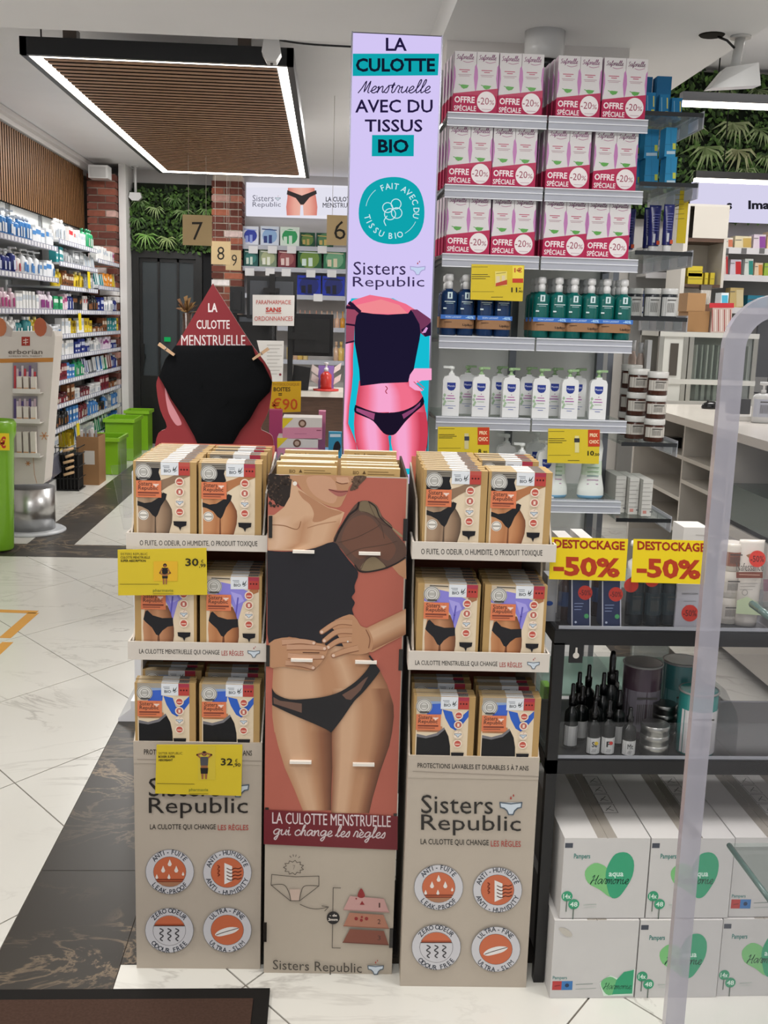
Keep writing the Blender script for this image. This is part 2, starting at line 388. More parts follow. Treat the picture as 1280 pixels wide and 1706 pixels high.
struct(MB().box(.38, -2.5, 3.05, 1.5, 4.6, 3.5, '#ededef').build('ceiling', 'plaster'))
struct(MB().box(.40, 3.96, 0, 1.06, 4.5, 2.48, '#dedad8').build('wall_pillar', 'plaster'))
struct(MB().box(-2.29, 11.9, 0, -2.215, 12.3, 3.05, '#dcdad8').build('wall_jamb', 'plaster'))
co = MB()
for k, (a, b) in enumerate(((.16, .05), (.11, .09), (.06, .13))): co.box(X0, 4.6, 3.05-b, X0+a, YB-.1, 3.05-b+.045, '#d8d5d3')
for k in range(60): co.box(X0+.055, 5+k*.12, 2.965, X0+.105, 5.06+k*.12, 3.0, '#cfccca')
struct(co.build('trim_1', 'plaster'))
def shade_sides(o, k):                                      # wood on the face towards the room, other faces painted dark as gap shade
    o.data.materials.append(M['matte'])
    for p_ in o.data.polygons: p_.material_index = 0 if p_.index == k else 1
# --- wood slat cladding over the wall shelving
g = empty('trim_2', (X0, 10, 2.36), kind='structure')
MB().box(X0+.002, 7.2, 2.36, X0+.05, 11.78, 2.94, '#120c08').build('backing_board', 'matte', g)
sm = None; k = 0
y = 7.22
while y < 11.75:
    if sm is None: o = MB().box(X0+.05, y, 2.34, X0+.09, y+.040, 2.95, '#1a110a').build('slat', 'wall_wood', g); sm = o; shade_sides(o, 3)
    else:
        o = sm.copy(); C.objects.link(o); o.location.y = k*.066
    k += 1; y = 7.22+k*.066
# --- brick piers, brick by brick
def pier(name, x0, x1, y0, y1, z0, z1, mort, split):
    p = struct(MB().box(x0+.012, y0+.012, z0, x1-.012, y1, z1, mort).build(name, 'matte'))
    rows = int((z1-z0)/.075); cache = {}
    for r in range(rows):
        z = z0+r*.075; c = x0+(x1-x0)*(split if r % 2 else 1-split)
        for a, b in ((x0, c-.006), (c+.006, x1)):
            ws = round(b-a, 3); j = rnd.uniform(0, .008)
            if ws not in cache: cache[ws] = MB().box(0, 0, 0, b-a, y1-y0-.02, .062).mesh('brick'); cache[ws].materials.append(M['brick'])
            o = bpy.data.objects.new('brick', cache[ws]); C.objects.link(o); o.parent = p; o.location = (a, y0-j, z+.006)
pier('wall_brick_pier', -2.60, -2.30, 11.78, 12.28, .68, 2.93, '#a99c90', .36)
struct(MB().box(-2.62, 11.8, 0, -2.3, 12.28, .68, '#dad7d3').build('wall_pier_plinth', 'plaster'))
pier('wall_brick_pier', -1.30, -.965, 11.95, 12.3, .0, 2.99, '#c9bcae', .4)
# --- black glazed door and the dark panel beside it
d = empty('door_1', (-1.8, 12.2, 0), kind='structure')
fr = MB()
for a, b, c, e in ((-2.205, -2.13, 0, 2.17), (-1.50, -1.43, 0, 2.17), (-2.13, -1.50, 2.09, 2.17)): fr.box(a, 12.16, c, b, 12.28, e, '#141414')
fr.build('door_frame', 'black_metal', d)
lf = MB(); lf.box(-2.13, 12.2, 0, -1.5, 12.25, .78, '#151515')
for a, b in ((-2.13, -2.1), (-1.93, -1.905), (-1.715, -1.69), (-1.53, -1.5)): lf.box(a, 12.2, .78, b, 12.25, 2.09, '#151515')
lf.box(-2.1, 12.2, 2.05, -1.53, 12.25, 2.09, '#151515'); lf.build('door_leaf', 'black_metal', d)
for a, b in ((-2.1, -1.93), (-1.905, -1.715), (-1.69, -1.53)): MB().box(a, 12.22, .78, b, 12.235, 2.05, '#3c4245').build('pane', 'gloss', d)
h = MB(); h.box(-2.1, 12.12, .98, -2.07, 12.2, 1.02, '#0c0c0c'); h.box(-2.1, 12.1, .92, -2.07, 12.13, 1.14, '#0c0c0c'); h.build('handle', 'black_metal', d)
MB().box(-1.86, 12.185, 1.17, -1.79, 12.2, 1.22, '#1c9a52').build('exit_badge', 'screen', d)
struct(MB().box(-1.43, 12.2, .6, -1.3, 12.28, 2.2, '#2c2d2f').build('wall_dark_panel', 'matte'))
struct(MB().box(-2.2, 12.24, 2.17, -1.3, 12.3, 2.9, '#23291f').build('wall_garden_board', 'matte'))
# --- green walls: fine leaves are stuff, each palm tuft a part
def frond(cx, y, cz, n, ln, col, rr, name, parent, a0=200, a1=340):
    b = MB()
    for i in range(n):
        a = math.radians(a0+(a1-a0)*i/max(1, n-1)+rr.uniform(-6, 6)); l = ln*rr.uniform(.75, 1.1)
        dx, dz = math.cos(a), math.sin(a); px, pz = -dz*.011*ln/.22, dx*.011*ln/.22; c = mix(col, '#dfe8b8', rr.uniform(0, .25))
        p0 = Vector((cx, y, cz)); m1 = p0+Vector((dx*l*.5, -.06-.02*rr.random(), dz*l*.5+.02)); e = p0+Vector((dx*l, -.05, dz*l-.04*l))
        s = Vector((px, 0, pz)); b.face([p0-s*.4, m1-s, m1+s, p0+s*.4], c); b.face([m1-s, e, m1+s], c)
    return b.build(name, 'paper', parent)
def garden(name, x0, x1, z0, z1, y, n, seed, size, label):
    rr = random.Random(seed); g = empty(name, ((x0+x1)/2, y, z0), label, 'plant wall')
    MB().box(x0, y, z0, x1, y+.04, z1, '#10180d').build('moss_board', 'matte', g)
    b = MB()
    for _ in range(n):
        x, z = rr.uniform(x0, x1), rr.uniform(z0, z1); yy = y-rr.uniform(.0, .07); l = size*rr.uniform(.5, 1.3); a = rr.uniform(0, 6.28)
        c = mix('#16260f', '#557a34', rr.random()**1.8); u = Vector((math.cos(a)*l, -l*rr.uniform(.1, .6), math.sin(a)*l)); s = Vector((-math.sin(a), 0, math.cos(a)))*l*.28
        p = Vector((x, yy, z)); b.face([p, p+u*.5-s, p+u, p+u*.5+s], c)
    f = b.build('foliage', 'paper', g); f['kind'] = 'stuff'
    return g, rr
g, rr = garden('plant_wall', -2.2, -1.31, 2.17, 2.83, 12.18, 1700, 3, .05, 'dark green artificial plant wall above the black glazed door')
for x, z, l, c in ((-2.03, 2.33, .2, '#6fae3c'), (-1.8, 2.3, .16, '#a9c07a'), (-1.55, 2.34, .17, '#7fae4c'), (-1.92, 2.62, .15, '#8fae6a'), (-1.62, 2.6, .17, '#4f7d34'), (-1.41, 2.36, .15, '#b3a050'), (-1.36, 2.62, .16, '#5f9a3c'), (-2.1, 2.68, .13, '#3f6d2c'), (-1.72, 2.72, .14, '#4a7a34'), (-2.12, 2.5, .15, '#47772e')):
    frond(x, 12.1, z, 9, l*.85, mix(c, '#26351c', .3), rr, 'palm_tuft', g, 190, 350)
# ---------------------------------------------- ceiling slat lamp
LZ = 2.6
lamp = empty('slat_ceiling_lamp', (-.78, 7, LZ), 'black framed ceiling lamp of brown wooden slats edged with white light strips', 'ceiling lamp')
fr = MB(); x0, x1, y0, y1 = -1.385, -.18, 5.0, 8.9; t = .045
for a, b, c, e in ((x0, y0, x1, y0+.03), (x0, y1-.03, x1, y1), (x0, y0, x0+.03, y1), (x1-.03, y0, x1, y1)): fr.box(a, b, LZ, c, e, LZ+.075, '#17191c')
fr.build('frame', 'black_metal', lamp)
for a, b, c, e in ((x0+.03, y0+.03, x1-.03, y0+.06), (x0+.03, y1-.06, x1-.03, y1-.03), (x0+.03, y0+.06, x0+.075, y1-.06), (x1-.075, y0+.06, x1-.03, y1-.06)):
    MB().box(a, b, LZ+.002, c, e, LZ+.02, '#fff6ea').build('light_strip', 'led', lamp)
MB().box(x0+.03, y0+.03, LZ+.055, x1-.03, y1-.03, LZ+.06, '#0c0806').build('backing_board', 'matte', lamp)
sm = None
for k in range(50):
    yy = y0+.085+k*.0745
    if sm is None: sm = MB().box(x0+.08, yy, LZ+.004, x1-.08, yy+.047, LZ+.055, '#140d08').build('slat', 'slat_wood', lamp); shade_sides(sm, 5)
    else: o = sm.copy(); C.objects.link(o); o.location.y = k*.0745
for x, y in ((x0+.07, y0+.1), (x1-.07, y0+.1), (x0+.07, y1-.1), (x1-.07, y1-.1)): MB().tube([(x, y, LZ+.06), (x, y, 3.05)], .004, '#555555', 6).build('suspension_wire', 'metal', lamp)
for x in (-1.17, -.4): MB().box(x-.03, y0+.02, LZ+.07, x+.03, y0+.09, LZ+.12, '#4b4038').build('bracket', 'black_metal', lamp)
# ---------------------------------------------- frames of the added, unseen ceiling panels (lights are set at the top)
for i, (x, y, z, p) in enumerate(ADDED_PANELS):
    q = empty('added_ceiling_panel', (x, y, z), 'unseen square white ceiling panel added to light the stands and gondola' , 'ceiling light', 'added unseen ceiling light panels')
    f = MB()
    for a, b, c, e in ((-.31, -.31, .31, -.29), (-.31, .29, .31, .31), (-.31, -.29, -.29, .29), (.29, -.29, .31, .29)): f.box(x+a, y+b, z-.012, x+c, y+e, z+.01, '#f0f0ee')
    f.build('frame', 'plaster', q)
# ---------------------------------------------- small ceiling and wall devices
q = empty('dome_camera', (.72, 3.80, 2.48), 'white dome security camera with a dark globe on the grey ceiling', 'camera')
MB().lathe([(.062, 2.385), (.068, 2.39), (.07, 2.48)], '#d6d6d6', 20, (.72, 3.80, 0)).build('housing', 'gloss', q)
MB().lathe([(.001, 2.325), (.02, 2.328), (.038, 2.34), (.05, 2.365), (.056, 2.388)], '#0d0d0f', 18, (.72, 3.80, 0)).build('dark_globe', 'gloss', q)
def pir(name, p, top, label, w=.075, col='#d9d9d9'):
    q = empty(name, top, label, 'sensor')
    MB().lathe([(.04, -.012), (.04, 0)], col, 14, top).build('mount_plate', 'gloss', q)
    MB().tube([(top[0], top[1], top[2]-.01), (p[0], p[1], p[2]+.03)], .014, col, 10).build('arm', 'gloss', q)
    b = MB(); x, y, z = p
    b.prism([(x-w, z-.02), (x-w*.5, z-.055), (x+w*.5, z-.055), (x+w, z-.02), (x+w*.8, z+.03), (x-w*.8, z+.03)], y-.04, y+.04, col); b.build('head', 'gloss', q)
    MB().lathe([(.001, -.062), (.006, -.062), (.006, -.054)], '#303030', 8, (x, y, z)).build('lens', 'gloss', q)
p = PY(453, 82, 4.68); pir('presence_sensor', (p.x, 4.68, p.z), (p.x, 4.68, 3.05), 'small white presence sensor hanging in front of the slat lamp', .04)
q = empty('security_camera', (1.37, 3.74, 2.48), 'grey bullet security camera on a bent arm under the sloping soffit edge', 'camera')
MB().lathe([(.035, -.008), (.035, 0)], '#c8c8c6', 14, (1.38, 3.74, 2.48)).build('mount_plate', 'gloss', q)
MB().tube([(1.38, 3.74, 2.475), (1.375, 3.74, 2.43), (1.365, 3.73, 2.37)], .017, '#c4c4c2', 10).build('arm', 'gloss', q)
h = Vector((1.36, 3.7, 2.335))
MB().hexa([h+Vector(v) for v in ((-.1,-.05,-.045),(.07,-.05,-.03),(.08,.05,-.02),(-.09,.05,-.035),(-.05,-.04,.025),(.06,-.04,.045),(.065,.04,.045),(-.045,.04,.025))], '#bdbdbb').build('head', 'gloss', q)
MB().tube([(1.30, 3.74, 2.475), (1.33, 3.73, 2.462), (1.36, 3.735, 2.44)], .004, '#141414', 6).build('cable', 'gloss', q)
MB().lathe([(.04, -.004), (.044, 0)], '#26231f', 16, (1.28, 3.74, 2.48)).build('cable_grommet', 'matte', q)
p = PY(226, 326, 12.05); pir('wall_sensor', (p.x, 12.05, p.z), (p.x, 12.05, 3.05), 'white sensor hanging in front of the plant wall by the door', .07)
p = PX(170, 292, -2.4); q = empty('wall_speaker', (p.x, p.y, p.z), 'white box speaker high up where the slats meet the brick pier', 'speaker')
MB().box(p.x-.12, p.y-.1, p.z-.04, p.x+.08, p.y+.1, p.z+.09, '#d9d9d8').build('case', 'gloss', q); MB().box(p.x-.1, p.y-.105, p.z-.03, p.x+.06, p.y-.1, p.z+.07, '#b9b9b8').build('grille', 'matte', q)
a, b = PY(460, 62, 4.62), PY(587, 74, 4.62)
tag(MB().tube(spl([(a.x, 4.66, a.z), ((a.x+b.x)/2, 4.66, (a.z+b.z)/2-.005), (b.x+.2, 4.66, b.z)], 6), .004, '#15171c', 6).build('ceiling_cable', 'gloss'), 'thin black cable running from the hanging sensor along the ceiling edge', 'cable')
# ================================================================== CARDBOARD DISPLAYS WITH PACKS
INK = '#2a2725'; RED = '#a8423c'; CREAM = '#b6ab9d'; LIP = '#d2cac0'
def zz(x, y, Y): return PY(x, y, Y).z
def in_frame(root, m):                                  # world map -> map in the root's own frame
    mi = (Matrix.Translation(root.location) @ root.rotation_euler.to_matrix().to_4x4()).inverted()
    return lambda x, y: mi @ m(x, y)
def brief_icon(p, x, y, s, col='#5a6672', fill='#c9d3dc', lw=.06):
    b = lambda pts: [(x+a*s, y+c*s) for a, c in pts]
    p.poly(b([(-.5, -.2), (.5, -.2), (.47, .02), (.2, .1), (.1, .35), (-.1, .35), (-.2, .1), (-.47, .02)]), fill)
    p.stroke(b([(-.5, -.2), (0, -.14), (.5, -.2), (.47, .02), (.3, .06), (.17, .18), (.1, .35), (-.1, .35), (-.17, .18), (-.3, .06), (-.47, .02)]), lw*s, col, True)
    p.poly(b([(0, -.5), (.05, -.38), (0, -.33), (-.05, -.38)]), RED); p.poly(b([(.12, -.6), (.16, -.5), (.12, -.46), (.08, -.5)]), RED)
# ---------------------------------------------- the pack, three designs in two skin tints
PW, PH, PT = .134, .185, .021
def pack_proto(kind, tint):
    r = empty('underwear_pack', (0, 0, 0))
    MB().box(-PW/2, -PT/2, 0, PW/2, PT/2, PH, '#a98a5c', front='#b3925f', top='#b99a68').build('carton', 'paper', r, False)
    sw = .114; x0 = -PW/2+(.006 if kind != 1 else .014)
    p = Print(uv_plane((x0, -PT/2, PH), (sw, 0, 0), (0, 0, -sw)), (0, -1, 0), 5e-5, 2)
    sk = {0: ('#8d735c', '#a98e74', '#5c4a3c'), 1: ('#b0754c', '#c58d62', '#75452c'), 2: ('#a5714f', '#c08c68', '#6d452f')}[tint]
    p.rect(0, .005, 1, 1.58, '#e0ceb2')
    if kind == 0:
        p.rect(0, .005, .46, .14, '#8a8378'); p.stroke([(.2, .05), (.44, .05)], .012, INK); p.stroke([(.24, .085), (.44, .085)], .012, '#4a4640')
        p.poly([(.0, .12), (.44, .12), (.42, .2), (.46, .33), (.4, .45), (.0, .45)], '#17161a')
        p.poly([(.42, .36), (.6, .3), (.82, .2), (1, .14), (1, .26), (.78, .36), (.6, .46), (.46, .56), (.36, .62)], sk[0])
        p.shade([(.55, .02, .46), (.66, .02, .52), (.78, .02, .6), (.9, .03, .66), (1.0, .03, .67), (1.15, .03, .66), (1.3, .03, .62), (1.45, .03, .58)], [sk[1], sk[1], sk[0], sk[1], sk[0], sk[2]])
        p.poly([(.34, 1.05), (.36, 1.05), (.37, 1.45), (.33, 1.45)], sk[2])
        p.poly([(.02, .75), (.15, .79), (.28, .77), (.42, .68), (.5, .58), (.57, .61), (.55, .7), (.46, .84), (.4, 1.0), (.36, 1.06), (.3, 1.02), (.22, .92), (.1, .86), (.02, .84)], '#1b1a1d')
        p.disc(.13, 1.02, .095, '#e9e4dc'); p.ring(.13, 1.02, .085, .014, '#9a958c'); p.stroke([(.07, 1.02), (.19, 1.02)], .03, '#a9a49a')
    elif kind == 1:
        p.rect(0, .005, .5, .09, '#c7b7a0'); p.stroke([(.1, .04), (.44, .05)], .02, '#4a4640')
        p.poly([(.2, .1), (.5, .16), (.82, .3), (.8, .44), (.7, .52), (.66, .66), (.6, .88), (.5, .86), (.52, .62), (.4, .4), (.0, .34), (.0, .2)], '#8b84d6')
        p.poly([(.46, .3), (.66, .36), (.72, .48), (.56, .56)], '#a7a0e4'); p.stroke([(.6, .42), (.58, .6), (.55, .84)], .03, '#5f58b6')
        p.poly([(.82, .26), (.99, .2), (.99, .3), (.82, .38)], sk[0])
        p.shade([(.6, .08, .5), (.74, .06, .56), (.9, .04, .6), (1.05, .03, .62), (1.2, .04, .62), (1.45, .05, .58)], [sk[1], sk[0], sk[1], sk[0], sk[2]])
        p.poly([(.31, 1.16), (.34, 1.16), (.36, 1.5), (.29, 1.5)], sk[2])
        p.poly([(.08, .72), (.12, .7), (.22, .8), (.4, .85), (.6, .84), (.61, 1.0), (.5, 1.02), (.4, 1.1), (.33, 1.2), (.28, 1.18), (.2, 1.04), (.08, .93), (.04, .88)], '#1d1c20')
    else:
        p.rect(0, .005, .48, .12, '#a39c90'); p.rect(.1, .1, .48, .2, '#8fa5c9')
        p.poly([(.2, .16), (.5, .14), (.48, .36), (.2, .38)], '#3c63c4')
        p.poly([(.5, .26), (.68, .3), (.74, .48), (.8, .5), (.9, .36), (1, .26), (1, .4), (.86, .6), (.76, .68), (.66, .62), (.56, .44)], '#2f5fc0')
        p.shade([(.6, .02, .5), (.72, .02, .54)], [sk[1], sk[0], sk[1]])
        p.poly([(.02, .76), (.2, .8), (.4, .74), (.54, .62), (.56, .66), (.42, .8), (.2, .86), (.02, .83)], '#77757a')
        p.poly([(.02, .82), (.2, .85), (.42, .79), (.56, .66), (.63, .8), (.67, 1.0), (.68, 1.25), (.36, 1.25), (.34, 1.2), (.32, 1.25), (.02, 1.25)], '#141417')
        p.shade([(1.25, .03, .67), (1.5, .04, .6)], [sk[1], sk[0], sk[2]])
    p.rect(.46, .005, .79, .25, '#dfe3e8'); p.text('BIO', .52, .14, .65, .2, '#3a4048', .02)
    p.stroke([(.5, .08), (.62, .08)], .012, '#7f868e'); p.stroke([(.52, .11), (.62, .11)], .012, '#7f868e')
    p.poly([(.68, .17), (.7, .08), (.71, .16)], '#343a3c'); p.poly([(.7, .16), (.77, .06), (.73, .16)], '#343a3c'); p.poly([(.69, .19), (.78, .14), (.72, .19)], '#343a3c')
    p.rect(.79, .005, 1, .1, '#a5364a' if tint else '#b9544a'); p.rect(.79, .08, 1, .25, '#b5433c')
    for q in (.84, .895, .95): p.disc(q, .14, .018, '#4a1412', 8)
    p.disc(.14, .2, .155, '#d6d4cf', 26); p.ring(.14, .2, .15, .018, '#8c8a84'); p.ring(.14, .2, .115, .012, '#a09d95'); p.rect(.07, .17, .21, .23, '#b4b2ac'); p.ring(.14, .2, .075, .01, '#7f7c75'); p.rect(.06, .3, .24, .335, '#4e4c4a')
    p.rect(.0, .36, .47, .68, '#d97c55')
    p.text('Sisters', .04, .375, .3, .46, '#4a3029', .012); p.text('Republic', .04, .465, .41, .56, '#4a3029', .012)
    brief_icon(p, .37, .44, .1, '#e8c8ba', '#f0d8cc'); p.stroke([(.04, .59), (.42, .59)], .03, '#7c3f30'); p.stroke([(.04, .635), (.36, .635)], .016, '#8c4c3a')
    for v, c in ((.37, '#c0574a'), (.56, '#b9655a'), (.76, None), (.94, '#c0574a')):
        p.disc(.81, v, .085, '#ead9c6', 18)
        if c: p.disc(.81, v, .062, c, 14); p.rect(.79, v-.03, .83, v+.035, '#e9d8c8') if v == .56 else p.stroke([(.77, v+.01), (.85, v+.01)], .02, '#e9c9b9')
        else: brief_icon(p, .81, v, .13)
    p.poly([(.69, 1.12), (.94, 1.12), (.93, 1.2), (.84, 1.23), (.82, 1.3), (.79, 1.23), (.7, 1.2)], '#15141a')
    p.build('printed_front', r, 'print', False)
    t = Print(uv_plane((x0, -PT/2, PH), (sw, 0, 0), (0, PT, 0)), (0, 0, 1), 5e-5, 2)
    t.rect(0, .05, .46, .95, '#c7b08a'); t.rect(.46, .03, .79, .97, '#e4e3e1'); t.rect(.79, .03, .99, .97, '#8d8480')
    for q in range(6): t.rect(.81+q*.03, .1, .82+q*.03, .9, '#2b2928')
    t.build('printed_top', r, 'print', False)
    return r
PROTO = {(k, t): pack_proto(k, t) for k, t in ((0, 0), (0, 1), (1, 2), (1, 1), (2, 2), (2, 1))}
PDESC = {0: 'kraft pack with low black briefs', 1: 'kraft pack with lilac blouse', 2: 'kraft pack with blue-sleeved shorty'}
def put_packs(root, cols, z, kind, where):
    """cols: list of (x, tint, [depths]) in the stand's frame"""
    rz = root.rotation_euler.z; mw = Matrix.Translation(root.location) @ Matrix.Rotation(rz, 4, 'Z')
    for ci, (x, tint, ds) in enumerate(cols):
        for i, d in enumerate(ds):
            p = mw @ Vector((x+rnd.uniform(-.002, .002), d, z))
            side = 'inner column' if (ci == 1) == (root is ls) else 'outer column'
            lab = f'{PDESC[kind]}, {side} ' + ('front' if i == 0 else 'filed behind') + f', {where}'
            dup(PROTO[(kind, tint)], p, rz+rnd.uniform(-.012, .012), lab, lab).__setitem__('category', 'pack')
# ---------------------------------------------- badges printed on the lower boxes
def badge(p, x, y, r, top, bot, kind, sy=.92):
    q = '#c46a48'
    p.disc(x, y, r, '#6d6f76', 30, r*sy); p.disc(x, y, r*.985, '#c9c8cc', 30, r*sy*.985); p.disc(x, y, r*.68, '#4d4a4c', 28, r*.68*sy); p.disc(x, y, r*.665, '#c9c8cc' if kind == 2 else q, 28, r*.665*sy)
    p.arc(top, x, y, r*.82, r*.2, '#2d3440', 90, 148 if len(top) > 12 else 112, bold=.015); p.arc(bot, x, y, r*.82, r*.2, '#2d3440', 270, 148 if len(bot) > 12 else 112, True, .015)
    if kind == 0:
        for a, b, s in ((0, -.36, .17), (-.27, -.1, .17), (.27, -.1, .17), (-.03, .2, .13), (-.53, .2, .12), (.55, .08, .1)):
            p.poly([(x+a*r, y+(b-s*.9)*r), (x+(a+s*.5)*r, y+(b+s*.3)*r), (x+(a+s*.25)*r, y+(b+s*.75)*r), (x+(a-s*.25)*r, y+(b+s*.75)*r), (x+(a-s*.5)*r, y+(b+s*.3)*r)], '#e2dcd6')
        p.rect(x-.58*r, y+.29*r, x+.58*r, y+.34*r, '#7d3b28'); p.rect(x-.53*r, y+.38*r, x+.53*r, y+.42*r, '#7d3b28'); p.poly([(x-.5*r, y+.42*r), (x+.5*r, y+.42*r), (x+.3*r, y+.56*r), (x, y+.61*r), (x-.3*r, y+.56*r)], '#a5765a')
    elif kind == 1:
        p.poly([(x-.12*r, y-.4*r), (x+.2*r, y-.26*r), (x+.2*r, y+.34*r), (x-.12*r, y+.48*r)], '#e2dfdc')
        for k in range(4): yy = y+(-.18+.14*k)*r; p.curve([(x-.02*r, yy), (x+.15*r, yy+.07*r), (x+.3*r, yy), (x+.45*r, yy+.02*r), (x+.58*r, yy-.03*r)], .035*r, '#5a2c20')
        for k in range(3): yy = y+(-.3+.16*k)*r; p.curve([(x-.4*r, yy), (x-.32*r, yy+.06*r), (x-.38*r, yy+.12*r)], .04*r, '#8a3c28')
    elif kind == 2:
        p.poly([(x+.66*r*math.cos(math.radians(a)), y-.66*r*sy*math.sin(math.radians(a))) for a in range(20, 161, 10)], q)
        p.rect(x-.6*r, y-.27*r, x+.6*r, y-.2*r, '#9a4a2e'); p.stroke([(x-.63*r, y-.19*r), (x+.63*r, y-.19*r)], .03*r, '#3a3030')
        for a in (-.32, 0, .32):
            p.curve([(x+(a-.06)*r, y-.08*r), (x+(a+.07)*r, y+.0*r), (x+(a-.07)*r, y+.12*r), (x+(a+.07)*r, y+.22*r), (x+(a-.05)*r, y+.34*r), (x+(a+.04)*r, y+.42*r)], .045*r, '#4d4c50')
    else:
        p.blob([(x-.5*r, y+.18*r), (x-.3*r, y-.0*r), (x+.1*r, y-.12*r), (x+.48*r, y-.08*r), (x+.3*r, y+.1*r), (x-.1*r, y+.22*r), (x-.36*r, y+.26*r)], '#e2dfdc')
        p.curve([(x-.45*r, y+.2*r), (x-.1*r, y+.08*r), (x+.46*r, y-.08*r)], .03*r, '#4a3a34')
def slogan(p, a, b, x0, y0, x1, y1, skew=0., split=.7):
    c = x0+(x1-x0)*split
    p.text(a, x0, y0, c, y1, INK, .008, skew=skew*split); p.text(b, c+(x1-x0)*.02, y0+skew*split-(y1-y0)*.12, x1, y1+skew*split, RED, .008, skew=skew*(1-split))
def logo(p, x0, y0, x1, y1, skew=0.):
    w, h = x1-x0, y1-y0
    p.text('Sisters', x0, y0, x0+.72*w, y0+.5*h, INK, .0, skew=skew*.7); p.text('Republic', x0, y0+.53*h, x1, y1+.08*h, INK, .0, skew=skew); brief_icon(p, x0+.9*w, y0+.3*h+skew*.8, .22*w)
def stand(FL, FR, lips, base_top, ztop, label, side):
    FL, FR = Vector((*FL, 0)), Vector((*FR, 0)); ang = math.atan2(FR.y-FL.y, FR.x-FL.x); wd = (FR-FL).length; dp = .36
    root = empty('display_stand', FL, label, 'display stand'); root.rotation_euler.z = ang
    bpy.context.view_layer.update()
    zb = base_top; (l1t, l1b), (l2t, l2b) = lips
    b = MB(); b.box(0, 0, 0, wd, dp, zb-.05, CREAM); b.build('base_box', 'paper', root, False)
    b = MB(); t = .004
    b.box(0, -.001, zb-.052, wd, t, zb, '#b9aea0'); b.box(0, t, zb-.05, t, dp, zb, CREAM); b.box(wd-t, t, zb-.05, wd, dp, zb, CREAM); b.build('base_rim', 'paper', root, False)
    for x in (0, wd-.004):
        poly = [(.004, zb), (.09, zb+.09), (.1, l2b), (.004, l2b), (.004, l2t), (.09, l2t+.09), (.1, l1b), (.004, l1b), (.004, l1t), (.07, l1t+.08), (dp, ztop), (dp, zb)]
        MB().prism(poly, x, x+.004, CREAM if side else '#cfc6ba', axis='x').build('side_panel', 'paper', root, False)
    MB().box(.004, dp-.004, zb, wd-.004, dp, ztop+.015, '#cc7a60', back='#3b302b').build('back_panel', 'paper', root, False)
    pr = []
    for (a, c) in ((l1t, l1b), (l2t, l2b)):
        e = .008
        tr = MB(); tr.box(-e, -.006, c, wd+e, -.002, a, LIP); tr.box(-e, -.002, c, -e+.004, .1, a, LIP); tr.box(wd+e-.004, -.002, c, wd+e, .1, a, LIP); tr.box(.005, -.002, c, wd-.005, dp-.005, c+.004, '#4a3f37', bottom='#2c2622')
        pr.append(tr.build('tray', 'paper', root, False))
    return root, pr, ang, wd
def lipmap(root, d): 
    n = Matrix.Rotation(root.rotation_euler.z, 3, 'Z') @ Vector((0, -1, 0)); p0 = Vector(root.location)+n*d
    return in_frame(root, px_plane(p0, n))
FRW = (0, -1, 0)
# ---- left stand
L1 = (zz(330, 889, 2.23), zz(330, 916, 2.23)); L2 = (zz(330, 1069, 2.23), zz(330, 1099, 2.23)); LB = zz(330, 1236, 2.23)
LT = PY(330, 752, 2.56).z
ls, ltr, la, lw = stand((-.416, 2.232), (-.130, 2.226), (L1, L2), LB, LT, 'cream cardboard display stand with yellow price cards on two tiers', 0)
p = Print(lipmap(ls, .006), FRW); p.text('O FUITE, O ODEUR, O HUMIDITE, O PRODUIT TOXIQUE', 233, 900, 429, 910, INK, .008, skew=1.5); p.build('lettering', ltr[0], 'print', False)
p = Print(lipmap(ls, .006), FRW); slogan(p, 'LA CULOTTE MENSTRUELLE QUI CHANGE', 'LES RÈGLES', 232, 1081, 406, 1090, 2.5, .77); brief_icon(p, 423, 1088, 20); p.build('lettering', ltr[1], 'print', False)
p = Print(lipmap(ls, .0015), FRW)
p.stroke([(229, 1265), (437, 1268)], 1.2, '#9a8f83'); p.text('PROTECTIONS LAVABLES ET DURABLES 5 À 7 ANS', 240, 1246, 420, 1257, INK, .008, skew=2)
logo(p, 248, 1296, 413, 1358, 0); slogan(p, 'LA CULOTTE QUI CHANGE', 'LES RÈGLES', 250, 1373, 414, 1383, 0, .67)
badge(p, 283, 1452, 40.5, 'ANTI - FUITE', 'LEAK-PROOF', 0); badge(p, 379, 1453, 40.5, 'ANTI - HUMIDITE', 'ANTI - HUMIDITY', 1); badge(p, 282.5, 1549, 40.5, 'ZERO ODEUR', 'ODOUR FREE', 2); badge(p, 379, 1548, 40.5, 'ULTRA - FINE', 'ULTRA - SLIM', 3)
p.build('printed_front', ls, 'print', False)
dd = lambda n, s=.026, a=.014: [a+i*s for i in range(n)]
put_packs(ls, [(.075, 0, dd(11, .029)), (.211, 1, dd(3)+[.16, .19, .25, .3])], L1[1]+.0045, 0, 'top tray of yellow-carded stand')
put_packs(ls, [(.072, 2, dd(6)), (.213, 1, dd(6))], L2[1]+.0045, 1, 'middle tray of yellow-carded stand')
put_packs(ls, [(.070, 2, dd(2)+[.1, .14]), (.214, 1, dd(2)+[.09, .13])], LB-.0495, 2, 'lowest tray of yellow-carded stand')
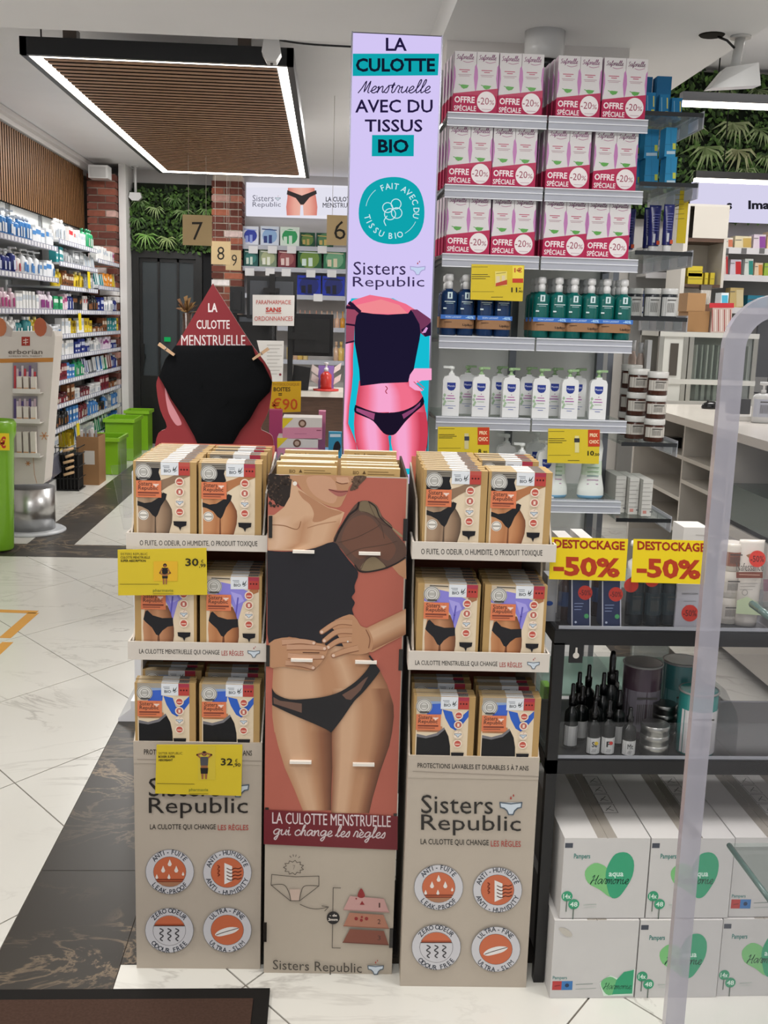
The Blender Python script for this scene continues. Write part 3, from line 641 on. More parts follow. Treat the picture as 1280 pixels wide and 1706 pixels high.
# ---- right stand
R1 = (zz(800, 905, 2.15), zz(800, 934, 2.15)); R2 = (zz(790, 1087, 2.15), zz(790, 1118, 2.15)); RB = zz(785, 1262, 2.15)
RT = PY(790, 774, 2.50).z
rs, rtr, ra, rw = stand((.193, 2.160), (.482, 2.152), (R1, R2), RB, RT, 'cream cardboard display stand with coral back beside the black metal rack', 1)
p = Print(lipmap(rs, .006), FRW); p.text('O FUITE, O ODEUR, O HUMIDITE, O PRODUIT TOXIQUE', 702, 914, 904, 925, INK, .008, skew=2.5); p.build('lettering', rtr[0], 'print', False)
p = Print(lipmap(rs, .006), FRW); slogan(p, 'LA CULOTTE MENSTRUELLE QUI CHANGE', 'LES RÈGLES', 692, 1100, 870, 1109, 3, .77); brief_icon(p, 889, 1107, 20); p.build('lettering', rtr[1], 'print', False)
p = Print(lipmap(rs, .0015), FRW)
p.text('PROTECTIONS LAVABLES ET DURABLES 5 À 7 ANS', 696, 1269, 881, 1279, INK, .008, skew=5); p.stroke([(688, 1285), (897, 1294)], 1.2, '#9a8f83')
logo(p, 702, 1324, 868, 1386, 2); slogan(p, 'LA CULOTTE QUI CHANGE', 'LES RÈGLES', 701, 1397, 868, 1408, 3, .68)
badge(p, 731, 1478, 41, 'ANTI - FUITE', 'LEAK-PROOF', 0); badge(p, 829, 1482, 41, 'ANTI - HUMIDITÉ', 'ANTI - HUMIDITY', 1); badge(p, 727, 1577, 41, 'ZERO ODEUR', 'ODOUR FREE', 2); badge(p, 826, 1580, 41, 'ULTRA - FINE', 'ULTRA - SLIM', 3)
p.build('printed_front', rs, 'print', False)
put_packs(rs, [(.078, 0, dd(11, .029)), (.216, 1, dd(4, .024)+[.19, .22, .26, .3])], R1[1]+.0045, 0, 'top tray of rack-side stand')
put_packs(rs, [(.075, 2, dd(6)), (.218, 1, dd(6))], R2[1]+.0045, 1, 'middle tray of rack-side stand')
put_packs(rs, [(.075, 2, dd(2)+[.1, .14]), (.218, 1, dd(2)+[.09, .13])], RB-.0495, 2, 'lowest tray of rack-side stand')
# ---- centre stand with the tall printed figure
CFL, CFR = Vector((-.121, 2.212, 0)), Vector((.176, 2.204, 0)); ca = math.atan2(CFR.y-CFL.y, CFR.x-CFL.x); cw = (CFR-CFL).length
cs = empty('display_stand', CFL, 'tall coral display stand printed with a woman in black top and briefs', 'display stand'); cs.rotation_euler.z = ca
ct = PY(560, 794, 2.2).z
MB().box(0, 0, 0, cw, .005, ct, '#b0a596', front='#b3a899').build('front_panel', 'paper', cs, False)
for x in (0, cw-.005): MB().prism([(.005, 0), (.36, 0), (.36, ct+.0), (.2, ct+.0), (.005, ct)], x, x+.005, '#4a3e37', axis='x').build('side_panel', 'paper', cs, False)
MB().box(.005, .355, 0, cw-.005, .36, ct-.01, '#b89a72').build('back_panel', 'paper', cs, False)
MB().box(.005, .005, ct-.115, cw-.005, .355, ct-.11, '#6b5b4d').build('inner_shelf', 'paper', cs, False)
p = Print(lipmap(cs, .0), FRW, 4e-5, 4)
k4 = crop(430, 730, .21685); k5 = crop(430, 1080, .20313); k6 = crop(430, 1340, .19531)
p.poly([(447, 790.5), (678, 797.5), (661, 1361), (440.5, 1350)], '#b06253')
SK, SL, SD, SDD = '#b88a68', '#cda686', '#8e5f45', '#5f3b2c'
# hips and legs, shaded as printed
def rows(f, pts): return [(f([(0, y)])[0][1], f([(a, y)])[0][0], f([(b, y)])[0][0]) for y, a, b in pts]
p.shade(rows(k5, [(-60, 130, 860), (0, 130, 890), (80, 128, 930), (180, 125, 1000), (300, 118, 1060), (450, 115, 1110), (560, 118, 1115), (690, 135, 1100)]), [SK, SL, SL, SL, SK, SK, SL, SK, SK, SD])
p.shade(rows(k5, [(470, 115, 606), (700, 142, 606), (800, 165, 606), (980, 220, 610), (1160, 300, 603), (1330, 368, 600)]), [SK, SL, SL, SK, SD, SDD], [SK, SL, SL, SK, SK, SK])
p.shade(rows(k5, [(330, 606, 1070), (470, 606, 1112), (560, 606, 1115), (690, 606, 1100), (800, 608, 1078), (1020, 612, 1000), (1230, 606, 940), (1352, 600, 912)]), [SD, SL, SL, SK, SK, SD, SDD], [SK, SL, SL, SK, SK, SD, SD])
# hair, neck, face
p.blob(k4([(80, 282), (170, 285), (250, 287), (278, 340), (262, 410), (235, 480), (200, 525), (150, 505), (110, 470), (80, 440)]), '#2a211d')
p.poly(k4([(260, 320), (310, 380), (400, 450), (470, 490), (540, 530), (600, 545), (665, 570), (640, 640), (600, 720), (575, 800), (440, 845), (300, 865), (78, 862), (76, 610), (130, 585), (200, 530), (245, 450)]), SL)
p.shade(rows(k4, [(590, 78, 640), (660, 76, 628), (740, 76, 595), (800, 76, 575), (850, 76, 420)]), [SL, '#d6b397', SL, SK, SL, SL, SK], [SL]*7)
p.blob(k4([(310, 400), (400, 452), (540, 535), (650, 570), (560, 606), (480, 640), (420, 640), (430, 580), (400, 510), (340, 460)]), '#b08060', 3)
p.curve(k4([(100, 665), (200, 672), (300, 700), (330, 640)]), 1.6, '#9a6c4e'); p.curve(k4([(380, 690), (480, 660), (600, 640)]), 1.4, '#a97c5c')
p.blob(k4([(250, 285), (740, 292), (728, 340), (700, 375), (690, 405), (678, 440), (655, 485), (635, 522), (598, 533), (540, 520), (470, 490), (400, 450), (340, 400), (305, 345)]), SK, 3)
p.blob(k4([(380, 300), (560, 300), (610, 420), (580, 500), (480, 470), (400, 400)]), '#c4977a', 3)
p.poly(k4([(600, 300), (690, 300), (705, 335), (680, 350), (640, 344), (606, 338)]), '#c79c80'); p.curve(k4([(600, 335), (640, 350), (690, 345)]), 1.5, '#7d4d38')
p.blob(k4([(540, 392), (600, 398), (640, 402), (690, 405), (665, 440), (615, 446), (570, 420)]), '#a4625a', 3); p.curve(k4([(545, 393), (620, 412), (690, 406)]), 1.3, '#6d3630')
p.blob(k4([(742, 291), (835, 294), (790, 350), (740, 395), (705, 400), (728, 345)]), '#5a4537', 3)
p.blob(k4([(255, 288), (300, 290), (300, 320), (280, 332), (262, 318)]), SK, 3); p.disc(*k4([(284, 348)])[0], 3.6, '#e9e2d8', 14)
for i in range(90):
    t = rnd.random(); a, b = k4([(80+rnd.uniform(0, 190)*(1-t*.5), 290+t*235)])[0]; p.disc(a+rnd.uniform(-1.5, 1.5), b, rnd.uniform(1.2, 2.6), rnd.choice(('#2a211d', '#3a2d26', '#4d3c31')), 7); p.k -= 1
    if i % 3 == 0: a, b = k4([(735+rnd.uniform(-20, 75)*(1-t*.7), 295+t*100)])[0]; p.disc(a, b, rnd.uniform(1, 2), rnd.choice(('#5a4537', '#6b5544', '#4a382d')), 7); p.k -= 1
p.k += 2
# arm behind, then sheer sleeve
p.poly(k4([(1030, 985), (1136, 925), (1140, 1085), (1085, 1050)]), SK)
p.blob(k4([(770, 490), (850, 482), (915, 520), (955, 600), (1025, 665), (1040, 710), (1105, 785), (1137, 832), (1132, 915), (1040, 975), (960, 1010), (785, 1030), (740, 970), (680, 905), (640, 850), (580, 792), (605, 722), (655, 640), (700, 570)]), '#5e463c', 3)
p.blob(k4([(700, 640), (800, 590), (880, 620), (940, 700), (1000, 760), (1060, 850), (1000, 940), (880, 890), (780, 930), (700, 860), (640, 780)]), '#6c4a3c', 3)
p.blob(k4([(785, 492), (850, 484), (912, 522), (948, 615), (880, 590), (830, 570), (780, 560)]), '#75664f', 3); p.blob(k4([(790, 1012), (830, 935), (900, 912), (980, 985), (930, 1015)]), '#85745a', 3); p.blob(k4([(960, 620), (1035, 700), (1100, 760), (1110, 745), (1040, 690)]), '#9a8768', 2)
for c in ([(770, 495), (765, 560), (690, 620), (640, 700), (590, 790)], [(850, 485), (880, 560), (930, 640), (1030, 690)], [(780, 560), (860, 580), (940, 660), (970, 770)], [(620, 800), (760, 760), (900, 690), (940, 660)], [(680, 900), (780, 850), (960, 820), (1070, 790)], [(740, 965), (800, 1025), (950, 1005), (1060, 960), (1132, 915)], [(790, 1010), (830, 935), (900, 910), (990, 985)]): p.curve(k4(c), .8, '#4a382f')
p.curve(k4([(775, 492), (760, 540), (700, 590), (655, 660), (620, 720), (590, 792)]), 3.2, '#2c2422'); p.curve(k4([(745, 975), (800, 1026), (950, 1006), (1060, 962), (1132, 916)]), 2.6, '#2c2422'); p.curve(k4([(850, 486), (905, 530), (940, 610), (1030, 690)]), 2.2, '#352a27')
# black top
p.poly(k4(spl([(72, 862), (180, 870), (300, 866), (440, 842), (578, 796), (640, 862), (700, 940), (770, 1032), (742, 1130), (746, 1180), (720, 1220), (745, 1262), (724, 1310), (735, 1352)], 3)+[(600, 1400), (520, 1450), (480, 1500), (510, 1572), (400, 1572), (240, 1522), (150, 1560), (82, 1572), (72, 1500)]), '#222127')
p.poly(k4([(480, 1500), (640, 1380), (735, 1350), (700, 1600), (520, 1590)]), '#222127')
# right forearm and hand, fingers folded over
p.poly(k4([(770, 1480), (850, 1455), (1000, 1385), (1136, 1308), (1136, 1505), (1000, 1575), (880, 1642), (800, 1640)]), SK); p.band(k4([(790, 1478), (1136, 1310)]), k4([(850, 1640), (1136, 1503)]), [SK, SL, SL, SK, SD])
p.blob(k4([(560, 1420), (700, 1352), (755, 1385), (790, 1440), (850, 1468), (885, 1560), (860, 1640), (760, 1660), (680, 1640), (640, 1560), (600, 1490)]), SK, 3)
for c in ([(725, 1415), (610, 1415), (490, 1488)], [(725, 1480), (610, 1485), (510, 1555)], [(720, 1545), (620, 1555), (540, 1605)], [(770, 1610), (670, 1635), (580, 1668)]):
    q = k4(c); p.finger(q, 10.5, '#8a5b42', .8); p.finger([(a, b-.5) for a, b in q], 8.8, '#be9170', .75); p.disc(q[-1][0], q[-1][1], 2.6, '#dcc0ae', 12)
p.curve(k4([(830, 1470), (860, 1540), (850, 1610)]), 1.6, '#8e5f45'); p.disc(*k4([(690, 1560)])[0], 1.6, '#d9d4cc', 8)
# left hand resting on the waist
p.blob([(449, 1071), (482, 1061), (517, 1068), (543, 1075), (545, 1088), (533, 1106), (519, 1116), (503, 1115), (470, 1110), (449, 1110)], SK, 3)
for c in ([(470, 1070), (500, 1068), (523, 1071)], [(478, 1078), (515, 1078), (541, 1080)], [(480, 1092), (512, 1094), (538, 1094)], [(476, 1104), (500, 1106), (522, 1112)]):
    p.finger(c, 10, '#8a5b42', .8); p.finger([(a, b-.5) for a, b in c], 8.4, '#c2977a', .75); p.disc(c[-1][0], c[-1][1], 2.4, '#dcc0ae', 12)
p.stroke([(505, 1086.5), (532, 1087)], 1.6, '#5a3a2c')
# briefs with lace mesh
br = spl([(115, 320), (150, 372), (260, 415), (420, 410), (560, 390), (680, 350), (800, 270), (880, 190), (920, 130)], 3)+[(960, 122), (1003, 180)]+spl([(1003, 180), (960, 240), (860, 360), (790, 430), (700, 560), (640, 640), (600, 688)], 3)+spl([(600, 688), (560, 660), (430, 602), (300, 548), (200, 502), (118, 462)], 3)
p.poly(k5(br), '#222124')
p.poly(k5([(126, 396), (180, 426), (360, 450), (360, 525), (260, 492), (130, 450)]), '#6d5348'); p.poly(k5([(690, 378), (800, 312), (880, 242), (905, 228), (842, 340), (762, 420), (722, 412)]), '#6a4f44')
p.stroke(k5([(915, 60), (960, 122)]), 3, '#222124')
# burgundy band and lower infographic
p.poly(k6([(52, 40), (1192, 96), (1190, 384), (50, 334)]), '#6c2129')
p.text('LA CULOTTE MENSTRUELLE', 454, 1352, 651, 1371, '#d8c9cb', .015, skew=6)
# cursive line drawn with strokes: a small one-line hand
CUR = {
 'q': ([(.55,.62),(.3,.68),(.08,.4),(.2,.08),(.45,.2),(.58,.62),(.52,-.1),(.4,-.55),(.25,-.4),(.6,.1)], .66), 'u': ([(.0,.5),(.12,.62),(.1,.2),(.25,.02),(.45,.25),(.52,.62),(.5,.15),(.62,.02)], .62), 'i': ([(.0,.4),(.14,.62),(.12,.15),(.24,.02),(.34,.1)], .34),
 'c': ([(.5,.5),(.35,.66),(.1,.42),(.15,.08),(.36,.0),(.55,.15)], .55), 'h': ([(.0,.2),(.25,.9),(.3,1.25),(.18,1.1),(.1,.05),(.2,.5),(.38,.62),(.42,.15),(.55,.02)], .55), 'a': ([(.5,.6),(.25,.66),(.06,.3),(.2,.02),(.42,.3),(.52,.6),(.5,.12),(.64,.03)], .64),
 'n': ([(.0,.5),(.1,.62),(.08,.02),(.2,.5),(.4,.64),(.44,.15),(.56,.02)], .56), 'g': ([(.52,.6),(.28,.66),(.08,.35),(.2,.05),(.44,.25),(.54,.6),(.5,-.2),(.34,-.55),(.2,-.35),(.62,.12)], .64), 'e': ([(.0,.15),(.3,.32),(.4,.55),(.26,.66),(.1,.4),(.14,.08),(.34,.0),(.52,.15)], .5),
 'l': ([(.0,.1),(.3,.8),(.34,1.25),(.22,1.2),(.14,.4),(.2,.02),(.36,.1)], .38), 's': ([(.0,.1),(.28,.68),(.34,.3),(.26,.02),(.06,.08)], .44), 'r': ([(.0,.1),(.14,.7),(.34,.58),(.3,.1),(.42,.04)], .42), 'è': ([(.0,.15),(.3,.32),(.4,.55),(.26,.66),(.1,.4),(.14,.08),(.34,.0),(.52,.15)], .5),
 't': ([(.1,.5),(.22,1.0),(.18,.2),(.28,.02),(.4,.12)], .4), 'M': ([(-.1,.0),(.1,.5),(.3,1.15),(.34,.1),(.62,1.15),(.62,.15),(.76,.02)], .8), 'H': ([(.05,.9),(.25,1.15),(.15,.4),(.02,-.02),(.1,.4),(.55,.6),(.68,1.15),(.55,.1),(.68,.02)], .75), 'o': ([(.3,.64),(.08,.35),(.22,.02),(.44,.3),(.3,.62),(.58,.5)], .55), 'm': ([(.0,.5),(.08,.62),(.06,.02),(.16,.5),(.3,.62),(.32,.05),(.42,.5),(.56,.62),(.58,.12),(.68,.02)], .66), 'S': ([(.5,1.0),(.3,1.1),(.14,.85),(.4,.5),(.34,.1),(.1,.02)], .55), 'f': ([(0,.1),(.3,.9),(.36,1.2),(.2,1.0),(.12,.0),(.08,-.4),(.2,-.2),(.34,.2)], .36), ' ': ([], .3)}
def cursive(p, txt, x0, yb, x1, h, wd, col, skew=0., slant=.22):
    tot = sum(CUR[c][1] for c in txt); k = (x1-x0)/tot; x = x0
    for c in txt:
        pts, a = CUR[c]
        if pts: p.curve([(x+(u*k)+v*h*slant, yb+skew*(x-x0)/(x1-x0)-v*h) for u, v in pts], wd, col, 3); p.k -= 1
        if c == 'è': p.stroke([(x+.2*k, yb+skew*(x-x0)/(x1-x0)-.95*h), (x+.36*k, yb+skew*(x-x0)/(x1-x0)-.8*h)], wd, col); p.k -= 1
        if c == 'i': p.disc(x+.26*k, yb+skew*(x-x0)/(x1-x0)-.88*h, wd*.6, col, 8); p.k -= 1
        if c == 't': p.stroke([(x-.02*k, yb+skew*(x-x0)/(x1-x0)-.72*h), (x+.5*k, yb+skew*(x-x0)/(x1-x0)-.78*h)], wd, col); p.k -= 1
        x += a*k
    p.k += 1
cursive(p, 'qui change les règles', 454, 1389.5, 642, 14, 1.9, '#dccfd0', 6)
G = '#57504a'
p.stroke(k6([(118, 592), (320, 612), (520, 606), (520, 690), (356, 816), (276, 816), (112, 682)]), 1.1, G, True); p.curve(k6([(112, 682), (220, 680), (266, 750), (280, 816)]), 1.1, G); p.curve(k6([(520, 690), (400, 690), (366, 750), (354, 816)]), 1.1, G)
p.poly(k6([(270, 718), (362, 718), (350, 812), (284, 812)]), '#c4aea0')
st = []
for i in range(22):
    a = math.pi*2*i/22; r_ = 1. if i % 2 else .74; st.append((305+88*r_*math.cos(a), 532+62*r_*math.sin(a)))
p.stroke(k6(st), 1., G, True); p.text('7', *k6([(298, 512)])[0], *k6([(318, 552)])[0], '#8a8078')
for a, b in (((272, 434), (284, 446)), ((300, 422), (304, 438)), ((326, 424), (322, 440)), ((358, 438), (346, 450))): p.stroke(k6([a, b]), 1., G)
p.curve(k6([(360, 846), (440, 878), (520, 884), (598, 868)]), 1.2, G); p.stroke(k6([(545, 858), (602, 868), (570, 902)]), 1.2, G)
p.stroke(k6([(706, 706), (642, 704), (634, 1216), (704, 1218)]), 1.2, G); p.disc(*k6([(642, 960)])[0], 10.8, '#1e1c1c', 20); p.text('- de', *k6([(612, 928)])[0], *k6([(674, 950)])[0], '#d8cfc6', .03); p.text('3mm', *k6([(600, 962)])[0], *k6([(680, 986)])[0], '#d8cfc6', .03)
for q, c, e in (([(784, 774), (1074, 798), (1118, 912), (730, 890)], '#bf9590', '#a77d78'), ([(780, 916), (1070, 936), (1116, 1050), (730, 1028)], '#a9745f', '#8c5b48'), ([(784, 1056), (1074, 1072), (1114, 1190), (724, 1168)], '#7e4a3c', '#66392e')):
    p.poly(k6(q), c); p.stroke(k6([q[2], q[3]]), 1.6, e)
for t, y in (('1', 852), ('2', 992), ('3', 1130)): p.text(t, *k6([(1020 if t != '1' else 1030, y-20)])[0], *k6([(1046 if t != '1' else 1042, y+20)])[0], '#4a2c28')
p.blob(k6([(880, 708), (912, 765), (900, 786), (878, 790), (856, 782), (850, 762)]), '#8c2a2c', 3); p.poly(k6([(888, 815), (910, 848), (868, 848)]), '#8c2a2c')
for a, b, r_ in ((838, 796, 1.4), (838, 966, 3), (882, 980, 2.6), (926, 966, 3), (886, 952, 1.8)): p.disc(*k6([(a, b)])[0], r_, '#8c2a2c', 10)
p.text('Sisters Republic', 455, 1597, 603, 1618, '#4b453f', .0, skew=6); brief_icon(p, 626, 1612, 26)
p.build('printed_front', cs, 'print', False)
cm = lipmap(cs, .004)
for x, y in ((506, 919.5), (616, 922.5), (503, 1100), (610, 1103.5), (501, 1270), (606, 1274)):
    a, b = cm(x-18, y-1), cm(x+18, y)
    MB().box(a.x, -.009, a.z-.003, b.x, 0, a.z+.003, '#e9e2d8').build('shelf_tab', 'paper', cs, False)
for x, y in ((449, 878), (676, 883), (445, 1093), (668.5, 1100), (443, 1363), (659, 1373), (440, 1554), (653, 1564)):
    a = cm(x, y); MB().box(max(0, min(a.x, cw-.006))-.002, -.003, a.z-.024, max(0, min(a.x, cw-.006))+.006, .002, a.z+.024, '#26221f').build('clip', 'gloss', cs, False)
# packs in the tall stand lie with their printed backs outwards, only their tops show
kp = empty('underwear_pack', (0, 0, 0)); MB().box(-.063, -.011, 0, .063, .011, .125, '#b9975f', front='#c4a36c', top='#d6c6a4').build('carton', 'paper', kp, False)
q = Print(uv_plane((-.063, -.011, .125), (.126, 0, 0), (0, 0, -.126)), FRW, 5e-5, 2); q.text('BIO', .2, .05, .3, .11, '#6d5530', .02); q.stroke([(.45, .06), (.8, .06)], .012, '#7d6338'); q.stroke([(.45, .1), (.9, .1)], .012, '#7d6338'); q.poly([(.36, .1), (.39, .04), (.42, .1)], '#5d4526'); q.build('printed_back', kp, 'print', False)
q = Print(uv_plane((-.063, -.011, .125), (.126, 0, 0), (0, .022, 0)), (0, 0, 1), 5e-5, 2); q.rect(.1, .1, .92, .6, '#e6dfd0'); q.build('top_sticker', kp, 'print', False)
mw = Matrix.Translation(cs.location) @ Matrix.Rotation(ca, 4, 'Z')
for x, ds in ((.078, (.028, .075, .12, .17, .22, .28)), (.216, (.03, .06, .12, .17, .23, .3))):
    for i, d in enumerate(ds):
        dup(kp, mw @ Vector((x+rnd.uniform(-.003, .003), d, ct-.1095+rnd.uniform(0, .0)+.003*(i % 2))), ca+rnd.uniform(-.02, .02), 'plain kraft pack with only its top showing inside the tall coral stand', 'plain kraft packs inside the tall coral stand')['category'] = 'pack'
drop(kp)
for r_ in PROTO.values(): drop(r_)
# ---------------------------------------------- yellow price cards on the left stand
def card(pts, Y, name, label, th=.002, mat='paper', col='#d2ba2e', group=None, cat='price card', k=6e-5):
    q = [PY(x, y, Y) for x, y in pts]; c = sum(q, Vector())/4
    root = empty(name, (c.x, Y, min(a.z for a in q)), label, cat, group)
    MB().prism([(a.x, a.z) for a in q], Y, Y+th, col).build('sheet', mat, root)
    return root, Print(px_plane((0, Y, 0), FRW), FRW, k, 3)
def mini_figure(p, x, y, h, shorty=False):
    s = h; q = lambda pts: [(x+a*s, y+b*s) for a, b in pts]
    p.disc(x, y-.4*s, .1*s, '#2b1d18', 12); p.disc(x, y-.36*s, .06*s, '#8e5a3e', 10)
    p.poly(q([(-.16, -.28), (.16, -.28), (.14, .05), (-.14, .05)]), '#4a4a50' if shorty else '#1a181b'); p.poly(q([(-.13, .05), (.13, .05), (.14, .2), (-.14, .2)]), '#97633f')
    p.poly(q([(-.15, .14), (.15, .14), (.13, .36 if shorty else .26), (-.13, .36 if shorty else .26)]), '#1b1a1c'); p.poly(q([(-.12, .36 if shorty else .26), (-.02, .36 if shorty else .28), (-.03, .56), (-.1, .56)]), '#97633f'); p.poly(q([(.02, .36 if shorty else .28), (.12, .36 if shorty else .26), (.1, .56), (.03, .56)]), '#97633f')
    if shorty: p.stroke(q([(-.15, -.25), (-.28, -.36), (-.06, -.42)]), .06*s, '#97633f'); p.stroke(q([(.15, -.25), (.28, -.36), (.06, -.42)]), .06*s, '#97633f')
    else: p.stroke(q([(-.15, -.22), (-.26, -.02), (-.08, .08)]), .07*s, '#97633f'); p.stroke(q([(.15, -.22), (.27, -.02), (.08, .06)]), .07*s, '#97633f')
r_, p = card([(197, 992), (345.5, 991), (344, 913), (196, 916)], 2.216, 'price_card', 'yellow price card reading 30.99 below the top tray')
for i, t in enumerate(('SISTERS REPUBLIC', 'CULOTTE MENSTRUELLE', 'SUPER ABSORPTION')): p.text(t, 201, 921+i*5.6, (246, 250, 243)[i], 925+i*5.6, '#4a4418' if i == 0 else '#2d2a12', .0 if i == 0 else .03)
p.rect(256, 935, 296, 968, '#dcae2c'); mini_figure(p, 275, 955, 33); p.text('30', 309, 930, 331, 943, '#2b2712', .02); p.text('€', 335, 932, 339.5, 938, '#2b2712'); p.text(',99', 332, 939, 343, 946, '#2b2712', .02)
p.stroke([(200, 973), (265, 973)], .8, '#6d6420'); p.text('pharmavie', 255, 981, 289, 987, '#6f7a2a', .01); p.stroke([(255, 989), (289, 989)], .7, '#6d6420'); p.build('print', r_)
r_, p = card([(258.5, 1322), (402, 1326), (404, 1241), (261, 1241)], 2.216, 'price_card', 'yellow price card reading 32.90 on the lower box of the stand')
for i, t in enumerate(('SISTER REPUBLIC', 'BOXER SUPER', 'ABSORBANT')): p.text(t, 264, 1253+i*5.6, (304, 292, 288)[i], 1257+i*5.6, '#4a4418' if i == 0 else '#2d2a12', .0 if i == 0 else .03)
p.rect(330, 1243, 359, 1299, '#cdb73a'); mini_figure(p, 340.5, 1273, 44, True); p.text('32', 368, 1263, 388, 1275, '#2b2712', .02); p.text('€', 392, 1264, 396, 1270, '#2b2712'); p.text(',90', 389, 1271, 401, 1278, '#2b2712', .02)
p.stroke([(262, 1305), (324, 1306)], .8, '#6d6420'); p.text('pharmavie', 315, 1313, 347, 1319, '#6f7a2a', .01); p.stroke([(315, 1322), (347, 1322)], .7, '#6d6420'); p.build('print', r_)
# clear leaflet holder clipped to the left stand
q = empty('leaflet_holder', (-.44, 2.3, 1.02), 'empty clear acrylic leaflet holder beside the top tray', 'holder')
def sheet(pts, Y0, Y1, name, par, mat='acrylic', th=.003):
    a = [PY(x, y, Y) for (x, y), Y in zip(pts, (Y0, Y0, Y1, Y1))]
    MB().hexa([a[0], a[1], a[1]+Vector((0, th, 0)), a[0]+Vector((0, th, 0)), a[3], a[2], a[2]+Vector((0, th, 0)), a[3]+Vector((0, th, 0))], '#ffffff').build(name, mat, par)
sheet([(206, 882), (219, 882), (219, 773), (184, 776)], 2.26, 2.27, 'front_sheet', q); sheet([(206, 862), (221, 862), (222, 748), (200, 748)], 2.36, 2.4, 'back_sheet', q)
# ---------------------------------------------- door mat in the foreground
a = PZ(450, 1652); b = PZ(-60, 1660)
q = empty('door_mat', (-.55, 1.7, 0), 'brown bristle door mat with black rubber border', 'mat')
MB().box(a.x-1.05, 1.25, .0005, a.x, a.y, .009, '#171513').build('rubber_border', 'matte', q); MB().box(a.x-1.02, 1.28, .009, a.x-.035, a.y-.04, .012, '#43322a').build('bristle_field', 'fabric', q)
# ---------------------------------------------- orange tape arrow on the floor
fa = empty('floor_arrow', (-1.5, 5, 0), 'worn orange tape arrow stuck on the white floor', 'floor marking')
def tape(x0, y0, x1, y1, wd):
    a, b = PZ(x0, y0), PZ(x1, y1); d = (b-a).normalized(); n = Vector((-d.y, d.x, 0))*wd/2
    MB().prism([((a-n).x, (a-n).y), ((b-n).x, (b-n).y), ((b+n).x, (b+n).y), ((a+n).x, (a+n).y)], .0002, .0009, '#c9923a', axis='z').build('tape_strip', 'paper', fa)
tape(-30, 1017, 62, 1020, .05); tape(56, 1021, 8, 1063, .055); tape(13, 1070, -25, 1105, .05)
# ================================================================== RED DROP CUT-OUT ON ITS PLINTH
YD = 3.92; k3 = crop(200, 280, .3125)
pl = empty('plinth', (-.45, 4.0, 0), 'white plinth with flared foot carrying the red drop cut-out', 'plinth')
MB().box(-.70, 3.80, .03, -.17, 4.2, .93, '#d9d9dc').build('column', 'gloss', pl)
MB().prism([(-.752, 0), (-.12, 0), (-.12, .012), (-.165, .05), (-.165, .08), (-.705, .08), (-.705, .05), (-.752, .012)], 3.74, 4.26, '#dedee2').build('foot', 'gloss', pl)
MB().box(-.66, 3.795, .05, -.655, 3.8, .92, '#2d3036').build('edge_strip', 'gloss', pl)
rd = empty('drop_cutout', (-.43, YD, .93), 'red drop shaped cardboard cut-out lettered LA CULOTTE MENSTRUELLE', 'sign')
out = k3([(495, 615), (705, 945)]+spl([(705, 945), (800, 1080), (808, 1190), (790, 1300), (752, 1385), (775, 1405), (812, 1430), (822, 1500)], 3)+[(825, 1580), (182, 1580)]+spl([(182, 1580), (184, 1500), (205, 1412), (250, 1380), (215, 1290), (196, 1185), (205, 1110), (300, 945)], 3))
zc = .93
pts = [PY(x, y, YD) for x, y in out]; MB().prism([(a.x, max(a.z, zc)) for a in pts], YD, YD+.012, '#8c2f33', side='#c9b2ae').build('board', 'paper', rd)
p = Print(px_plane((0, YD, 0), FRW), FRW)
p.poly(k3([(495, 622), (702, 946), (302, 946)]), '#85282f')
p.text('LA', *k3([(470, 720)])[0], *k3([(520, 768)])[0], '#e6dbdb', .03); p.text('CULOTTE', *k3([(408, 810)])[0], *k3([(585, 858)])[0], '#e6dbdb', .015); p.text('MENSTRUELLE', *k3([(327, 890)])[0], *k3([(668, 948)])[0], '#e6dbdb', .012)
p.blob(k3([(240, 1165), (262, 1230), (300, 1300), (328, 1358), (318, 1372), (296, 1366), (262, 1310), (246, 1240)]), '#d08a92', 3); p.build('print', rd)
pn = k3([(295, 945), (705, 945), (722, 1000), (762, 1040), (812, 1140), (800, 1192), (742, 1250), (692, 1340), (642, 1400), (602, 1470), (500, 1474), (412, 1470), (396, 1430), (340, 1330), (270, 1230), (230, 1152), (205, 1110), (240, 1020)])
b = MB(); q = [PY(x, y, YD-.004) for x, y in pn]; c = sum(q, Vector())/len(q); n = len(q); base = len(b.v)
rings = []
for t, dy in ((1., 0.), (.985, -.012), (.85, -.022), (.6, -.03), (.3, -.034)):
    rings.append([len(b.v)+i for i in range(n)])
    for i, a in enumerate(q): s_ = c+(a-c)*t; b.v.append((s_.x, YD-.002+dy+(.006*math.sin(i*2.1)*(1-t) if dy else 0), s_.z))
for r0, r1 in zip(rings, rings[1:]):
    for i in range(n): b.idx((r0[i], r1[i], r1[(i+1) % n], r0[(i+1) % n]), '#101113', True)
b.idx(rings[-1][::-1], '#101113', True); b.idx(rings[0], '#101113')
un = b.build('sample_briefs', 'fabric', None, True, (c.x, YD, q[10].z)); tag(un, 'large black fabric briefs pegged over the red drop cut-out', 'underwear')
